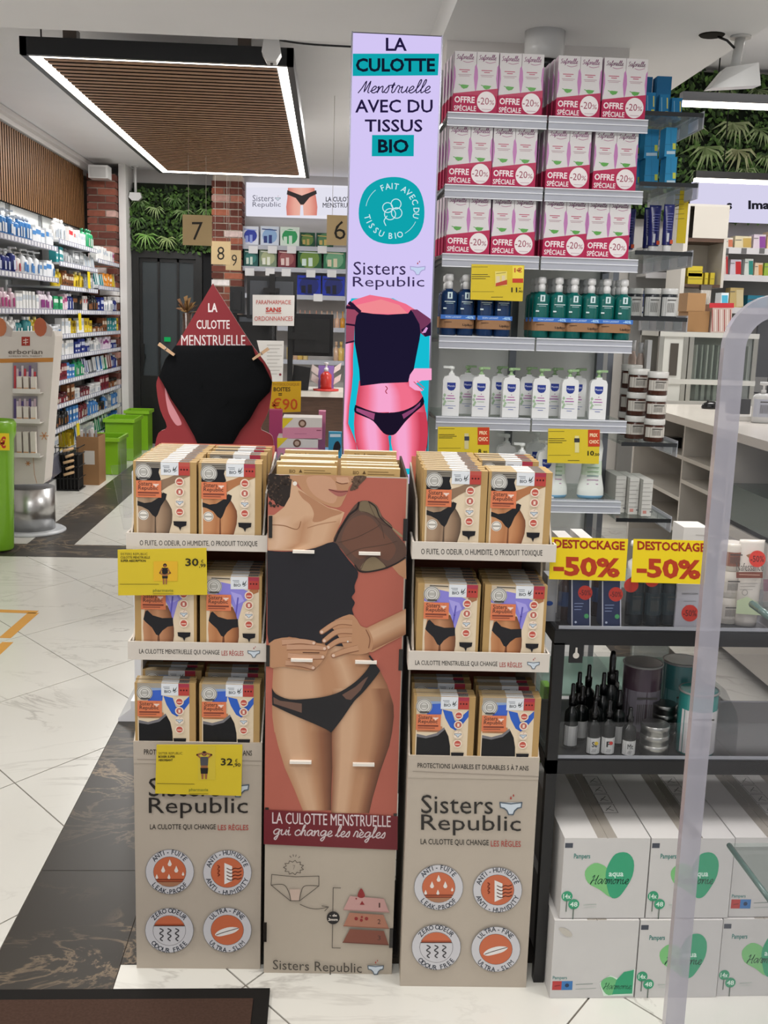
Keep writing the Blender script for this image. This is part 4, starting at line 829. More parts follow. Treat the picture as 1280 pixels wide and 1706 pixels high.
for (x0, y0), (x1, y1), lab in (((207, 937), (290, 997), 'wooden clothes peg clipping the briefs on the door side'), ((792, 962), (708, 1020), 'wooden clothes peg clipping the briefs on the counter side')):
    (x0, y0), (x1, y1) = k3([(x0, y0), (x1, y1)]); a, e = PY(x0, y0, YD-.03), PY(x1, y1, YD-.03); d = (e-a).normalized(); nn = Vector((-d.z, 0, d.x))*.006
    g = empty('clothes_peg', a, lab, 'clothes peg')
    for s_, y in ((1, 0), (-1, -.008)):
        w = Vector((0, y, 0)); MB().hexa([a-nn+w, e-nn*.7+w, e-nn*.7+w+Vector((0, .007, 0)), a-nn+w+Vector((0, .007, 0)), a+nn+w, e+nn*.7+w, e+nn*.7+w+Vector((0, .007, 0)), a+nn+w+Vector((0, .007, 0))], '#c9a582').build('wooden_half', 'paper', g)
    m_ = a+(e-a)*.45; MB().tube([m_+nn*1.1+Vector((0, -.009, 0)), m_-nn*1.1+Vector((0, -.009, 0))], .002, '#9a9a9a', 6).build('spring', 'metal', g)
# ================================================================== LED TOTEM
YL = 3.2; x0, x1 = .051, .309
tl = empty('led_totem', (.18, YL, 0), 'tall narrow LED screen totem showing a lilac underwear advert', 'screen')
MB().box(x0, YL+.002, .05, x1, YL+.06, 2.303, '#3a3b45', left='#4a2a34').build('cabinet', 'black_metal', tl)
MB().box(x0-.05, YL-.05, 0, x1+.005, YL+.2, .05, '#2a2a2c').build('foot', 'black_metal', tl)
for x in (x0-.002, x1-.002): MB().box(x, YL-.004, .05, x+.004, YL+.06, 2.303, '#8a8a96').build('side_profile', 'metal', tl)
m = px_plane((0, YL, 0), FRW); p = Print(m, FRW, 1e-4, 0); kA = crop(560, 40, .26954); kB = crop(560, 480, .18762)
uvr = lambda a, b: None
q = Print(uv_plane((x0+.002, YL+.001, 0), (1, 0, 0), (0, 0, 1)), FRW, 1e-4, 0); q.rect(0, 1.0, x1-x0-.004, 2.3, '#d3c6f4'); q.build('led_panel', tl, 'screen')
p.k = 12; DK = '#231a40'; TQ = '#0fa3ad'
p.text('LA', 643, 63, 678, 85, DK, .02)
p.poly(kA([(104, 184), (637, 184), (630, 318), (103, 322)]), TQ); p.text('CULOTTE', 593, 97, 725, 120, '#101a2c', .03)
cursive(p, 'Menstruelle', 599, 155, 716, 17, 1.7, DK, 0, .3)
p.text('AVEC DU', 592, 166, 721, 188, DK, .015); p.text('TISSUS', 608, 199, 704, 220, DK, .015)
p.poly(kA([(223, 687), (482, 686), (480, 818), (221, 818)]), TQ); p.text('BIO', 630, 232, 681, 255, '#101a2c', .03)
p.blob([(653, 295), (678, 299), (698, 315), (707, 345), (704, 378), (688, 400), (655, 407), (622, 400), (602, 378), (598, 348), (607, 318), (627, 301)], TQ, 4)
WL = '#cfe6ef'
p.arc('FAIT AVEC DU', 653, 351, 41, 10.5, WL, 50, 138, False, .01); p.arc('TISSU BIO', 653, 351, 42, 10.5, WL, 242, 108, True, .01)
p.ring(653, 351, 44, .8, WL, 10, 190, 232); p.ring(653, 351, 44, .8, WL, 10, 25, 60)
for cx, cy, rr_ in ((646, 346, 9), (660, 340, 9), (661, 355, 9.5), (650, 357, 10)): p.ring(cx, cy, rr_, 1.4, WL, 18)
p.curve([(645, 360), (640, 368), (643, 376)], 1.4, WL)
p.text('Sisters', 589, 436, 676, 458, '#3a2f55', .0); p.text('Republic', 588, 461, 707, 483, '#3a2f55', .0); brief_icon(p, 696, 449, 25, '#a9a4cf', '#c3d2ee')
PK, PL, PD = '#f0708c', '#f6a6cf', '#c93f55'
p.poly([(577, 520), (586, 496), (608, 488), (640, 489), (680, 503), (712, 530), (716, 560), (713, 790), (572, 790), (575, 620)], '#16bcd2')
p.poly([(580, 497), (716, 497), (717, 534), (700, 524), (686, 514), (676, 508), (640, 489), (608, 488)], '#d3c6f4')
p.poly(kB([(95, 150), (160, 105), (300, 60), (480, 90), (620, 140), (700, 190), (640, 240), (200, 230)]), PK)
p.poly(kB([(180, 150), (400, 100), (560, 150), (640, 230), (210, 225)]), '#f08a92')
# legs and hips, one arm hanging, other hand on hip
p.shade(rows(kB, [(820, 205, 660), (900, 195, 740), (960, 185, 770), (1040, 175, 785), (1120, 165, 800), (1220, 160, 812)]), [PD, PK, PL, PL, PK, PK, PD])
p.shade(rows(kB, [(1100, 165, 470), (1200, 160, 466), (1300, 165, 472), (1380, 180, 474), (1450, 195, 472), (1600, 215, 470)]), [PD, PK, PL, PL, PK, PD]); p.shade(rows(kB, [(1100, 480, 800), (1200, 480, 812), (1300, 482, 815), (1380, 490, 808), (1450, 505, 795), (1600, 520, 780)]), [PK, PL, PL, PK, PD, PD])
p.poly(kB([(462, 1310), (492, 1310), (484, 1400), (478, 1450), (474, 1400)]), '#16a0bc')
p.shade(rows(kB, [(480, 85, 158), (620, 82, 150), (760, 82, 150), (900, 78, 138), (1050, 72, 118), (1200, 66, 108), (1300, 66, 150), (1380, 66, 180), (1450, 68, 190), (1600, 68, 190)]), [PL, PL, PK, PD])
p.poly(kB([(640, 740), (700, 712), (848, 712), (848, 815), (760, 820), (700, 850), (780, 900), (760, 915), (700, 905), (650, 870)]), PL); p.stroke(kB([(690, 830), (770, 905)]), 1.2, PD); p.stroke(kB([(720, 825), (782, 885)]), 1.2, PD)
p.poly(kB([(200, 210), (330, 228), (460, 236), (640, 225), (665, 190), (760, 330), (740, 460), (712, 600), (690, 720), (655, 770), (640, 835), (400, 845), (215, 868), (205, 720), (165, 480), (165, 340), (180, 250)]), '#1c1730')
p.poly(kB([(95, 150), (150, 125), (215, 205), (180, 250), (165, 340), (160, 485), (88, 490), (90, 300)]), '#9a4a62'); p.stroke(kB([(95, 170), (180, 180)]), 5, '#2a1730'); p.stroke(kB([(90, 320), (165, 330)]), 3, '#2a1730'); p.stroke(kB([(88, 488), (160, 470)]), 2.5, '#2a1730'); p.stroke(kB([(120, 130), (210, 210)]), 6, '#2a1730')
p.poly(kB([(668, 190), (720, 190), (840, 275), (842, 420), (790, 432), (750, 400), (740, 320)]), '#74395a'); p.poly(kB([(755, 370), (810, 330), (842, 300), (842, 420), (790, 432)]), '#2a1736'); p.poly(kB([(760, 400), (800, 345), (815, 355), (795, 395)]), '#d79bd0')
p.curve(kB([(440, 870), (455, 890), (440, 915), (452, 935)]), 1.5, '#a3324a')
p.poly(kB(spl([(170, 1035), (330, 1095), (470, 1105), (600, 1085), (710, 1030), (770, 960)], 3)+spl([(770, 960), (778, 1030), (690, 1110), (610, 1190), (530, 1290), (480, 1305)], 3)+spl([(480, 1305), (420, 1285), (330, 1180), (250, 1140), (165, 1100), (170, 1035)], 3)), '#1c1428')
p.poly(kB([(180, 1062), (345, 1112), (335, 1170), (260, 1130), (180, 1090)]), '#a0507c'); p.poly(kB([(585, 1120), (690, 1065), (750, 1010), (745, 1040), (680, 1100), (600, 1160)]), '#8a4470')
p.build('advert_picture', tl, 'screen')
# ================================================================== PROMOTION GONDOLA (front bay) BESIDE THE TOTEM
gd = empty('shop_shelving', (.62, 3.4, 0), 'grey promotion shelving with glass shelves beside the lilac totem', 'shelving')
GX0, GX1, GY = .335, .93, 3.22
MB().box(GX0-.01, 3.6, 0, GX1, 3.64, 2.3, '#e6e5e3').build('back_panel', 'plaster', gd)
for x in (GX0-.012, .615, GX1-.015): MB().box(x, 3.57, 0, x+.022, 3.6, 2.3, '#6f7276').build('upright', 'metal', gd)
SZ = [2.096, 1.893, 1.694, 1.452, 1.206, .952]
kg = MB(); 
MB().box(GX0, GY, 0, GX1, 3.6, .12, '#8d8d8f').build('base', 'plaster', gd)
for i, z in enumerate(SZ):
    xr = GX1+.0
    ga = MB().box(GX0, GY+.004, z-.008, xr, 3.595, z, '#ffffff').build('glass_shelf', 'glass', gd)
    for a, b in ((GX0, .628), (.634, xr)):
        r_ = MB(); r_.box(a, GY-.006, z-.036, b, GY-.002, z+.004, '#ccd'); r_.box(a, GY-.002, z-.004, b, GY+.03, z+.003, '#ccd'); r_.build('ticket_rail', 'rail', gd)
        MB().box(a, GY-.0015, z-.03, b, GY, z-.006, '#b4b6c2').build('ticket_strip', 'gloss', gd)
        for zz_ in (z-.034, z-.014, z+.002): MB().box(a, GY-.0075, zz_-.0012, b, GY-.006, zz_+.0012, '#e9ebf2').build('rail_highlight', 'gloss', gd)  # thin bright strips put in as highlight lines along the clear rail
    for x in (GX0+.01, .62, GX1-.012):
        MB().prism([(GY+.05, z-.01), (3.57, z-.01), (3.57, z-.024), (GY+.05, z-.016)], x, x+.006, '#75777c', axis='x').build('bracket', 'metal', gd)
# ---- Saforelle twin packs
def duo():
    r = empty('twin_pack', (0, 0, 0)); bw, bh, bd = .0655, .172, .045
    for s in (0, 1):
        x = -bw+s*bw
        bx = MB().box(x+.0006, 0, 0, x+bw-.0006, bd, bh, '#d6d3d4', left='#d6c6d0', right='#d2bccc').build('carton', 'paper', r, False)
        p = Print(uv_plane((x, 0, bh), (bw, 0, 0), (0, 0, -bw)), FRW, 5e-5, 2); MG = '#a4467e'
        p.poly([(.93, .62), (1, .5), (1, 1.7), (.96, 1.55), (.9, 1.1)], '#b878b0'); p.poly([(0, .55), (.06, .75), (.09, 1.1), (.04, 1.55), (0, 1.7)], '#b878b0')
        cursive(p, 'Saforelle', .08, .33, .86, .17, .022, '#7c3a6a', 0, .2); p.curve([(.4, .42), (.6, .46), (.85, .4)], .02, MG)
        p.stroke([(.24, .78), (.7, .78)], .035, '#b4506c'); p.stroke([(.36, .86), (.6, .86)], .035, '#b4506c'); p.stroke([(.2, .98), (.78, .98)], .02, '#a9808e'); p.stroke([(.24, 1.04), (.7, 1.04)], .018, '#a9808e')
        p.poly([(.3, 1.42), (.42, 1.4), (.7, 1.42), (.62, 1.54), (.46, 1.58), (.36, 1.52)], '#5aa04c'); p.stroke([(.24, 1.4), (.36, 1.44)], .03, '#5aa04c'); p.build('printed_front', bx, 'print', False)
    sl = MB(); sl.box(-bw-.0004, -.0008, .0005, bw+.0004, bd+.0008, .052, '#b02450'); sp = sl.build('promo_sleeve', 'paper', r, False)
    p = Print(uv_plane((-bw, -.0008, bh), (bw, 0, 0), (0, 0, -bw)), FRW, 5e-5, 2)
    p.poly([(0, 1.83), (0, 1.79), (2, 1.52), (2, 1.84)], '#b02450'); p.text('OFFRE', .07, 1.9, .98, 2.18, '#ecdfe2', .03); p.text('SPÉCIALE', .06, 2.24, 1.06, 2.52, '#ecdfe2', .02)
    p.disc(1.5, 2.1, .42, '#e6dfe0', 28, .44); p.text('-20', 1.12, 1.92, 1.62, 2.22, '#8f2348', .0); p.text('%', 1.64, 2.02, 1.86, 2.22, '#8f2348', .0); p.stroke([(1.32, 2.42), (1.72, 2.42)], .02, '#b58a98')
    p.build('printed_offer', sp, 'print', False); return r
DU = duo()
LS = ('top', 'second', 'third'); NTH = ('first', 'second', 'third', 'fourth', 'fifth', 'sixth')
for row, (z, xs) in enumerate(zip(SZ[:3], ((.416, .549, .722, .858), (.408, .541, .703, .845), (.412, .548, .706, .837)))):
    for i, x in enumerate(xs):
        dup(DU, (x, GY+.012, z+.0035), rnd.uniform(-.02, .02), f'white magenta twin pack with -20% sleeve, {NTH[i]} from the totem, {LS[row]} gondola shelf', f'front twin packs on the {LS[row]} gondola shelf')['category'] = 'carton'
        for k in range(1, 4):
            dup(DU, (x-.004*k, GY+.012+.05*k, z+.0035), rnd.uniform(-.03, .03), f'white and magenta twin pack standing behind the front ones on the {LS[row]} gondola shelf', f'rear twin packs on the {LS[row]} gondola shelf')['category'] = 'carton'
drop(DU)
# ---- pump bottle pairs in a cardboard sleeve
def pump_head(b, z, s=1., col='#dcdcdc', nz=.032):
    b.lathe([(.011*s, z), (.011*s, z+.018*s), (.005*s, z+.02*s), (.005*s, z+.03*s), (.011*s, z+.032*s), (.011*s, z+.046*s), (.008*s, z+.049*s)], col, 10)
    b.box(-.006*s, -nz*s, z+.034*s, .006*s, 0, z+.045*s, col)
def pair(col, dark):
    r = empty('bottle_pair', (0, 0, 0))
    for x in (-.0265, .0265):
        b = MB(); b.lathe([(.023, 0), (.0262, .004), (.0262, .118), (.024, .13), (.0125, .136), (.0115, .14)], col, 16, (x, .027, 0)); bo = b.build('bottle', 'gloss', r, False)
        b = MB(); b.lathe([(.0115, .138), (.0115, .158), (.009, .16), (.009, .163), (.0135, .166), (.0125, .182), (.008, .184)], '#dcdcdc', 12); b.v = [(a+x, y+.027, z) for a, y, z in b.v]; b.build('pump', 'gloss', r, False)
        p = Print(uv_plane((x-.0262, .0008, .136), (.0524, 0, 0), (0, 0, -.0524)), FRW, 1e-4, 2)
        p.rect(.36, .12, .64, .5, '#c9dde0'); p.poly([(.46, .2), (.54, .2), (.54, .44), (.46, .44)], dark); p.stroke([(.2, .66), (.8, .66)], .04, '#cfe0e2'); p.stroke([(.3, .76), (.7, .76)], .03, '#9fc0c6'); p.stroke([(.15, 1.05), (.3, 1.05)], .08, '#cfe0e2'); p.build('printed_front', bo, 'print', False)
    s = MB(); w = .0545
    s.prism([(w*math.cos(a)*1.0, .027+.0278*math.sin(a)) if False else (sx*.0265+.0275*math.cos(a), .027+.0275*math.sin(a)) for sx, a0 in ((1, -90), (-1, 90)) for a in [math.radians(a0+i*22.5) for i in range(9)]], .022, .056, '#9a7352', axis='z'); sl = s.build('cardboard_sleeve', 'paper', r, False)
    p = Print(uv_plane((-.0535, -.0005, .062), (.107, 0, 0), (0, 0, -.107)), FRW, 1e-4, 2); p.rect(-.0, -.0, 1.0, .12, '#3a6fc0'); p.text('SOIN LAVANT', .14, .035, .6, .085, '#bcd2ee', .02); p.text('-40%', .72, .02, .95, .1, '#a9d2f0', .03); p.stroke([(.1, .2), (.32, .2)], .02, '#5a3c28'); p.text('Lipikar', .64, .24, .95, .32, '#3a2618', .03); p.build('printed_sleeve', sl, 'print', False)
    return r
z = SZ[3]+.0035
BL, TE = pair('#16335c', '#12305a'), pair('#0d5f5a', '#0c5650')
for d_, x in enumerate((.392, .505)):
    for k in range(3): dup(BL, (x+.003*k, GY+.012+.06*k, z), rnd.uniform(-.04, .04), 'pair of blue pump bottles in a cardboard sleeve' + (f' at the front, {NTH[d_]} from totem' if k == 0 else ' standing behind the front blue pairs'), f'blue pump bottle pairs {k>0}')['category'] = 'bottle pack'
for d_, x in enumerate((.676, .778, .878)):
    for k in range(3): dup(TE, (x, GY+.012+.06*k, z), rnd.uniform(-.04, .04), 'pair of teal pump bottles in a cardboard sleeve' + (f' at the front, {NTH[d_]} from blue pairs' if k == 0 else ' standing behind the front teal pairs'), f'teal pump bottle pairs {k>0}')['category'] = 'bottle pack'
drop(BL); drop(TE)
# ---- white baby lotion bottles
def lotion(h, cap, side=1):
    r = empty('lotion_bottle', (0, 0, 0)); b = MB(); w = .026
    b.prism([(-w, 0), (w, 0), (w, h*.82), (w*.85, h*.9), (.009, h*.93), (.009, h*.97), (-.009, h*.97), (-.009, h*.93), (-w*.85, h*.9), (-w, h*.82)], -.014, .018, '#e2e3e3'); bo = b.build('bottle', 'gloss', r, False)
    b = MB(); b.lathe([(.0085, h*.95), (.0085, h*.99), (.0045, h*1.0), (.0045, h*1.06), (.009, h*1.07), (.009, h*1.13)], cap, 10); b.box(-.026*side if side > 0 else -.004, -.006, h*1.09, .004 if side > 0 else .026, .006, h*1.14, cap); b.build('pump', 'gloss', r, False)
    p = Print(uv_plane((-w, -.014, h*.9), (2*w, 0, 0), (0, 0, -2*w)), FRW, 1e-4, 2); s = h/.118
    p.poly([(.25, .3*s), (.75, .3*s), (.75, .55*s), (.66, .68*s), (.5, .72*s), (.34, .68*s), (.25, .55*s)], '#26388a'); p.text('Mustela', .29, .42*s, .71, .52*s, '#d9def2', .02); p.disc(.52, .86*s, .03, '#8a4a8a', 8)
    p.stroke([(.3, .98*s), (.68, .98*s)], .04, '#b04a9a'); p.stroke([(.22, 1.12*s), (.74, 1.12*s)], .05, '#a85aa8'); p.stroke([(.3, 1.26*s), (.7, 1.26*s)], .03, '#8fae8a'); p.stroke([(.18, 1.5*s), (.8, 1.5*s)], .02, '#5a6ab4'); p.stroke([(.35, 1.62*s), (.65, 1.62*s)], .03, '#5a6ab4')
    for a, c in ((.12, .95), (.08, 1.15), (.16, 1.3), (.1, 1.42)): p.poly([(a-.08, c*s), (a, (c-.1)*s), (a+.09, c*s), (a, (c+.1)*s)], '#9fb89a')
    p.build('printed_front', bo, 'print', False); return r
LT1, LT2 = lotion(.134, '#dfe2df', 1), lotion(.134, '#8fae80', -1)
z = SZ[4]+.0035
for x, k, t in ((.382, 0, 0), (.445, 1, 1), (.475, 0, 1), (.545, 1, 1), (.568, 0, 1), (.640, 1, 1), (.663, 0, 1), (.723, 1, 1), (.752, 0, 1), (.798, 1, 1), (.843, 0, 1)):
    dup((LT1, LT2)[t], (x, GY+.03+k*.09, z), rnd.uniform(-.12, .12), ('white lotion bottle with a white pump at the totem end of its shelf' if not t else 'white green-pumped lotion bottle, ' + (f'{NTH[[.475, .568, .663, .752, .843].index(x)]} after the white-pumped one' if k == 0 else 'standing in the second row')), 'white lotion bottles' + str(t) + str(k))['category'] = 'bottle'
z = SZ[5]+.0035
for x, y, s_, lab in ((.600, .12, 1.05, 'white lotion bottle partly behind the smaller price card end, back row'), (.636, .04, .95, 'white lotion bottle standing in front between the two price cards'), (.705, .16, 1.08, 'white lotion bottle beside the larger price card, back row'), (.716, .05, 1.0, 'white lotion bottle beside the larger price card, front row')):
    dup(LT1, (x-.02, GY+y, z), 0., lab, None, (s_*1.1, s_, s_*1.2))['category'] = 'bottle'
drop(LT1); drop(LT2)
def shower(x, y, z, lab):
    r = empty('shower_gel_bottle', (x, y, z), lab, 'bottle', 'large shower gel bottles'); b = MB()
    prof = [(.038, 0), (.044, .01), (.043, .03), (.034, .075), (.032, .12), (.034, .16), (.028, .185), (.014, .195), (.014, .205)]
    b.lathe(prof, '#dfe4df', 18, (x, y, z), cols=['#7fb4d8', '#dfe4df', '#dfe4df', '#cfe0cc', '#e3e6e2', '#e3e6e2', '#dfe4df', '#dfe4df'], sy=.6); bo = b.build('bottle', 'gloss', r)
    MB().lathe([(.016, .203), (.016, .235), (.012, .24)], '#dfe2e2', 12, (x, y, z)).build('cap', 'gloss', r)
    p = Print(uv_plane((x-.03, y-.0215, z+.19), (.06, 0, 0), (0, 0, -.06)), FRW, 1e-4, 2); p.poly([(.25, .3), (.75, .3), (.7, .6), (.5, .7), (.3, .6)], '#26388a')
    p.poly([(.38, 1.08), (.62, 1.06), (.6, 1.3), (.4, 1.3)], '#9fb49a')
    for i, c in enumerate(('#8fae8a', '#8fae8a', '#7f9a9a', '#b08aa8', '#b08aa8', '#7fae6a')): p.stroke([(.18+.01*i, 1.5+.22*i), (.8, 1.5+.22*i)], .05, c)
    p.build('printed_front', bo, 'print')
shower(.728, GY+.06, z, 'large waisted shower gel bottle hanging below the larger price card'); shower(.846, GY+.06, z, 'large waisted shower gel bottle hanging below the larger price card')
# ---- yellow promotion cards of the gondola
def promo(pts, label, price, tagtxt):
    r_, p = card(pts, GY-.014, 'promotion_card', label)
    (xa, yb), (xb, _), (_, yt), _ = pts[0], pts[1], pts[2], pts[3]; w, h = xb-xa, yb-yt
    p.stroke([(xa+w*.03, yt+h*.05), (xa+w*.33, yt+h*.05)], .8, '#5a5418')
    for i, l in enumerate((.3, .34, .26)): p.stroke([(xa+w*.03, yt+h*(.27+.06*i)), (xa+w*(.03+l), yt+h*(.27+.06*i))], 1.1, '#4a4418')
    p.stroke([(xa+w*.03, yt+h*.77), (xa+w*.45, yt+h*.77)], .7, '#7a7020'); p.stroke([(xa+w*.4, yt+h*.93), (xa+w*.62, yt+h*.93)], 1., '#4a4418')
    return r_, p, xa, yt, w, h
r_, p, xa, yt, w_, h_ = promo([(784, 499), (871, 502), (874, 442), (786, 440)], 'yellow promotion card with 1€ corner on the blue bottle shelf', 0, 0)
p.rect(854, 443, 872.5, 470, '#e8d34a'); p.text('1€', 857, 446, 870, 454, '#c0512a', .04); p.rect(854, 464, 872, 471, '#c23a22'); p.text('11', 852, 479, 862, 487, '#2d2910', .03); p.text('€', 865, 479, 868, 482, '#2d2910'); p.text(',90', 863, 484, 871, 488, '#2d2910', .02)
p.rect(825, 452, 845, 476, '#e0d06a'); p.stroke([(827, 456), (843, 454)], 1, '#8a7a30'); p.rect(827, 460, 833, 474, '#d9c9a0'); p.rect(836, 459, 842, 472, '#d9c9a0'); p.poly([(826, 472), (845, 466), (845, 474), (826, 477)], '#b8452f'); p.build('print', r_)
r_, p, xa, yt, w_, h_ = promo([(729, 757), (815, 757), (816, 712), (730, 711)], 'small yellow PRIX CHOC card reading 8.90 next to the totem', 0, 0)
p.rect(796, 712, 815.5, 741, '#bf3d20'); p.text('PRIX', 799, 718, 812, 724, '#efd8b0', .03); p.text('CHOC', 797.5, 728, 813, 735, '#efd8b0', .03); p.text('8', 797, 748, 802, 756, '#2d2910', .03); p.text(',90', 804, 751, 812, 756, '#2d2910', .02); p.rect(774, 722, 781, 748, '#c9c090'); p.rect(774, 727, 782, 734, '#3a3f50'); p.build('print', r_)
r_, p, xa, yt, w_, h_ = promo([(912, 771), (998, 773), (1000, 716), (914, 714)], 'yellow PRIX CHOC card reading 10.50 above the large bottles', 0, 0)
p.rect(980, 716, 999.5, 744, '#bf3d20'); p.text('PRIX', 983, 722, 996, 728, '#efd8b0', .03); p.text('CHOC', 982, 733, 998, 739, '#efd8b0', .03); p.text('10', 979, 751, 990, 759, '#2d2910', .03); p.text(',50', 990, 755, 999, 760, '#2d2910', .02); p.rect(958, 726, 965, 754, '#d9cf90'); p.rect(957, 730, 966, 737, '#33343a'); p.build('print', r_)
# ================================================================== generic cartons and vessels placed by where they stand
def pbox(name, x0, y0, x1, y1, Y, depth, col, label, cat='box', group=None, draw=None, mat='paper', k=8e-5, zb=None, **faces):
    a, b = PY(x0, y1, Y), PY(x1, y0, Y); z0 = a.z if zb is None else zb; z1 = b.z+(z0-a.z)
    r = empty(name, ((a.x+b.x)/2, Y+depth/2, z0), label, cat, group)
    MB().box(a.x, Y, z0, b.x, Y+depth, z1, col, **faces).build('carton', mat, r)
    if draw:
        dz = z0-a.z; m = px_plane((0, Y, 0), FRW); p = Print(lambda x, y: m(x, y)+Vector((0, 0, dz)), FRW, k, 2); draw(p); p.build('printed_front', r)
    return r
def vessel(name, x, y0, y1, Y, wpx, prof, label, cat, group=None, cols=None, mat='gloss', n=14, zb=None, cap=None, lab=None, sy=1.):
    """prof: (radius fraction of half width, height fraction); cap: (profile, colour); lab: (f0, f1, colour) front label"""
    a, b = PY(x, y1, Y), PY(x, y0, Y); h = b.z-a.z; z0 = a.z if zb is None else zb; rr_ = (PY(x+wpx/2, y1, Y)-PY(x-wpx/2, y1, Y)).length/2
    r = empty(name, (a.x, Y, z0), label, cat, group)
    b_ = MB(); b_.lathe([(q*rr_, f*h) for q, f in prof], cols if isinstance(cols, str) else '#ffffff', n, (a.x, Y, z0), None if isinstance(cols, str) else cols, sy=sy); b_.build('body', mat, r)
    if cap:
        c = MB(); c.lathe([(q*rr_, f*h) for q, f in cap[0]], cap[1], n, (a.x, Y, z0), sy=sy); c.build('cap', mat, r)
    if lab:
        f0, f1, c = lab[:3]; w = MB(); m = 7
        for i in range(m):
            p, q = math.radians(200+140*i/m), math.radians(200+140*(i+1)/m); R_ = rr_*1.012
            w.face([(a.x+R_*math.cos(p), Y+R_*sy*math.sin(p), z0+f0*h), (a.x+R_*math.cos(q), Y+R_*sy*math.sin(q), z0+f0*h), (a.x+R_*math.cos(q), Y+R_*sy*math.sin(q), z0+f1*h), (a.x+R_*math.cos(p), Y+R_*sy*math.sin(p), z0+f1*h)], c, True)
        w.build('label_band', 'print', r)
        p = Print(uv_plane((a.x-rr_, Y-rr_*sy*1.016, z0+f1*h), (2*rr_, 0, 0), (0, 0, -2*rr_)), FRW, 1e-4, 1); L_ = (f1-f0)*h/(2*rr_)
        if len(lab) > 3:
            if lab[3] == '|':
                for i in range(9): p.rect(.26+i*.05, L_*.3, .28+i*.05, L_*.8, '#55524e')
                p.stroke([(.25, L_*.15), (.75, L_*.15)], .05, '#4a4744')
            else: p.text(lab[3], .3, L_*.2, .7, L_*.55, '#222426', .02); p.stroke([(.35, L_*.72), (.65, L_*.72)], .03, '#666666'); p.stroke([(.3, L_*.82), (.6, L_*.82)], .03, '#666666')
            if len(lab) > 4: p.disc(.62, L_*.3, .14, lab[4], 12)
            p.build('lettering', r)
    return r
CAN = [(.98, 0), (1, .01), (1, .99), (.97, 1)]; JAR = [(.95, 0), (1, .03), (1, .66), (.92, .7), (.92, .72)]; JCAP = ([(1., .72), (1.02, .74), (1.02, .98), (.98, 1.)],)
# ================================================================== END BAY OF THE GONDOLA, FACING THE DISPENSARY
sg = empty('shop_shelving', (1.05, 3.7, 0), 'end bay of the shelving with clear ticket rails facing the dispensary desk', 'shelving')
EX0, EX1, EY0, EY1 = .965, 1.15, 3.36, 3.93
MB().box(EX0-.022, 3.62, 0, EX0, EY1, 2.3, '#c9c7c5').build('back_panel', 'plaster', sg)
for y in (3.62, EY1-.02): MB().box(EX0, y, 0, EX0+.02, y+.02, 2.3, '#7d7f84').build('upright', 'metal', sg)
EZ = [2.155, 1.945, 1.735, 1.53, 1.125, .872]
for z in EZ:
    MB().box(EX0, EY0+.02, z-.008, EX1, EY1-.02, z, '#e0e4e4', front='#17191a').build('glass_shelf', 'glass', sg)
    MB().box(EX0, EY0+.015, z-.012, EX1, EY0+.02, z+.001, '#1b1d1f').build('edge_trim', 'gloss', sg)
    b = MB(); b.box(EX1, EY0+.02, z-.045, EX1+.004, EY1-.02, z+.008, '#fff'); b.box(EX1-.004, EY0+.02, z, EX1, EY1-.02, z+.004, '#fff'); b.build('ticket_rail', 'rail', sg)
    for i in range(3): MB().box(EX1-.0015, EY0+.06+i*.18, z-.04, EX1-.0005, EY0+.15+i*.18, z-.008, '#e6e8f0').build('ticket', 'paper', sg)
def blue_draw(bar):
    def f(p): 
        pass
    return f
Z = EZ
def E(x): return x
for i, (x0, x1, y0, y1, Y, c, h) in enumerate(((1061, 1090, 104, 183, 3.60, '#1b5f8c', 0), (1092, 1122, 104, 183, 3.58, '#1d6795', 0), (1074, 1094, 146, 183, 3.44, '#1c76a8', 1), (1098, 1117, 146, 183, 3.46, '#1c76a8', 1), (1119, 1139, 147, 183, 3.5, '#1c76a8', 1))):
    pbox('blue_carton', x0, y0, x1, y1, Y, .05, c, 'tall dark blue carton on the top end shelf, back row' if not h else 'small blue carton with yellow mark on the top end shelf', 'box', 'blue cartons top end shelf '+str(h), (lambda p, a=x0, b=x1, t=y0, q=y1: (p.stroke([(a+(b-a)*.3, t+5), (a+(b-a)*.3, q-8)], 1.2, '#7fb4d0'), p.rect(a+(b-a)*.6, q-9, b-3, q-4, '#c9c14a'), p.stroke([(b-4, t+6), (b-4, q-14)], 2, '#cfc86a'))) if h else None, zb=Z[0]+.001)
for i, (x0, x1, Y) in enumerate(((1052, 1072, 3.6), (1074, 1100, 3.52), (1108, 1130, 3.46))):
    for lv in (0, 1):
        y1_ = 298-lv*49; a = PY(x0, 298, Y).z-PY(x0, 249, Y).z
        pbox('blue_carton', x0, y1_-48, x1, y1_, Y, .06, '#2f8fbf', 'light blue carton stacked on the second end shelf, ' + ('upper of two' if lv else 'lower of two'), 'box', 'light blue cartons '+str(lv), lambda p, a_=x0, b_=x1, q=y1_: (p.stroke([(a_, q-20), (b_, q-20)], .8, '#1f6f9a'), p.stroke([((a_+b_)/2, q-46), ((a_+b_)/2, q-2)], .8, '#2478a6'), p.rect(b_-8, q-22, b_-3, q-12, '#c9d04a'), p.rect(a_+4, q-9, b_-4, q-4, '#bcd6e2')), zb=Z[1]+.001+lv*abs(a))
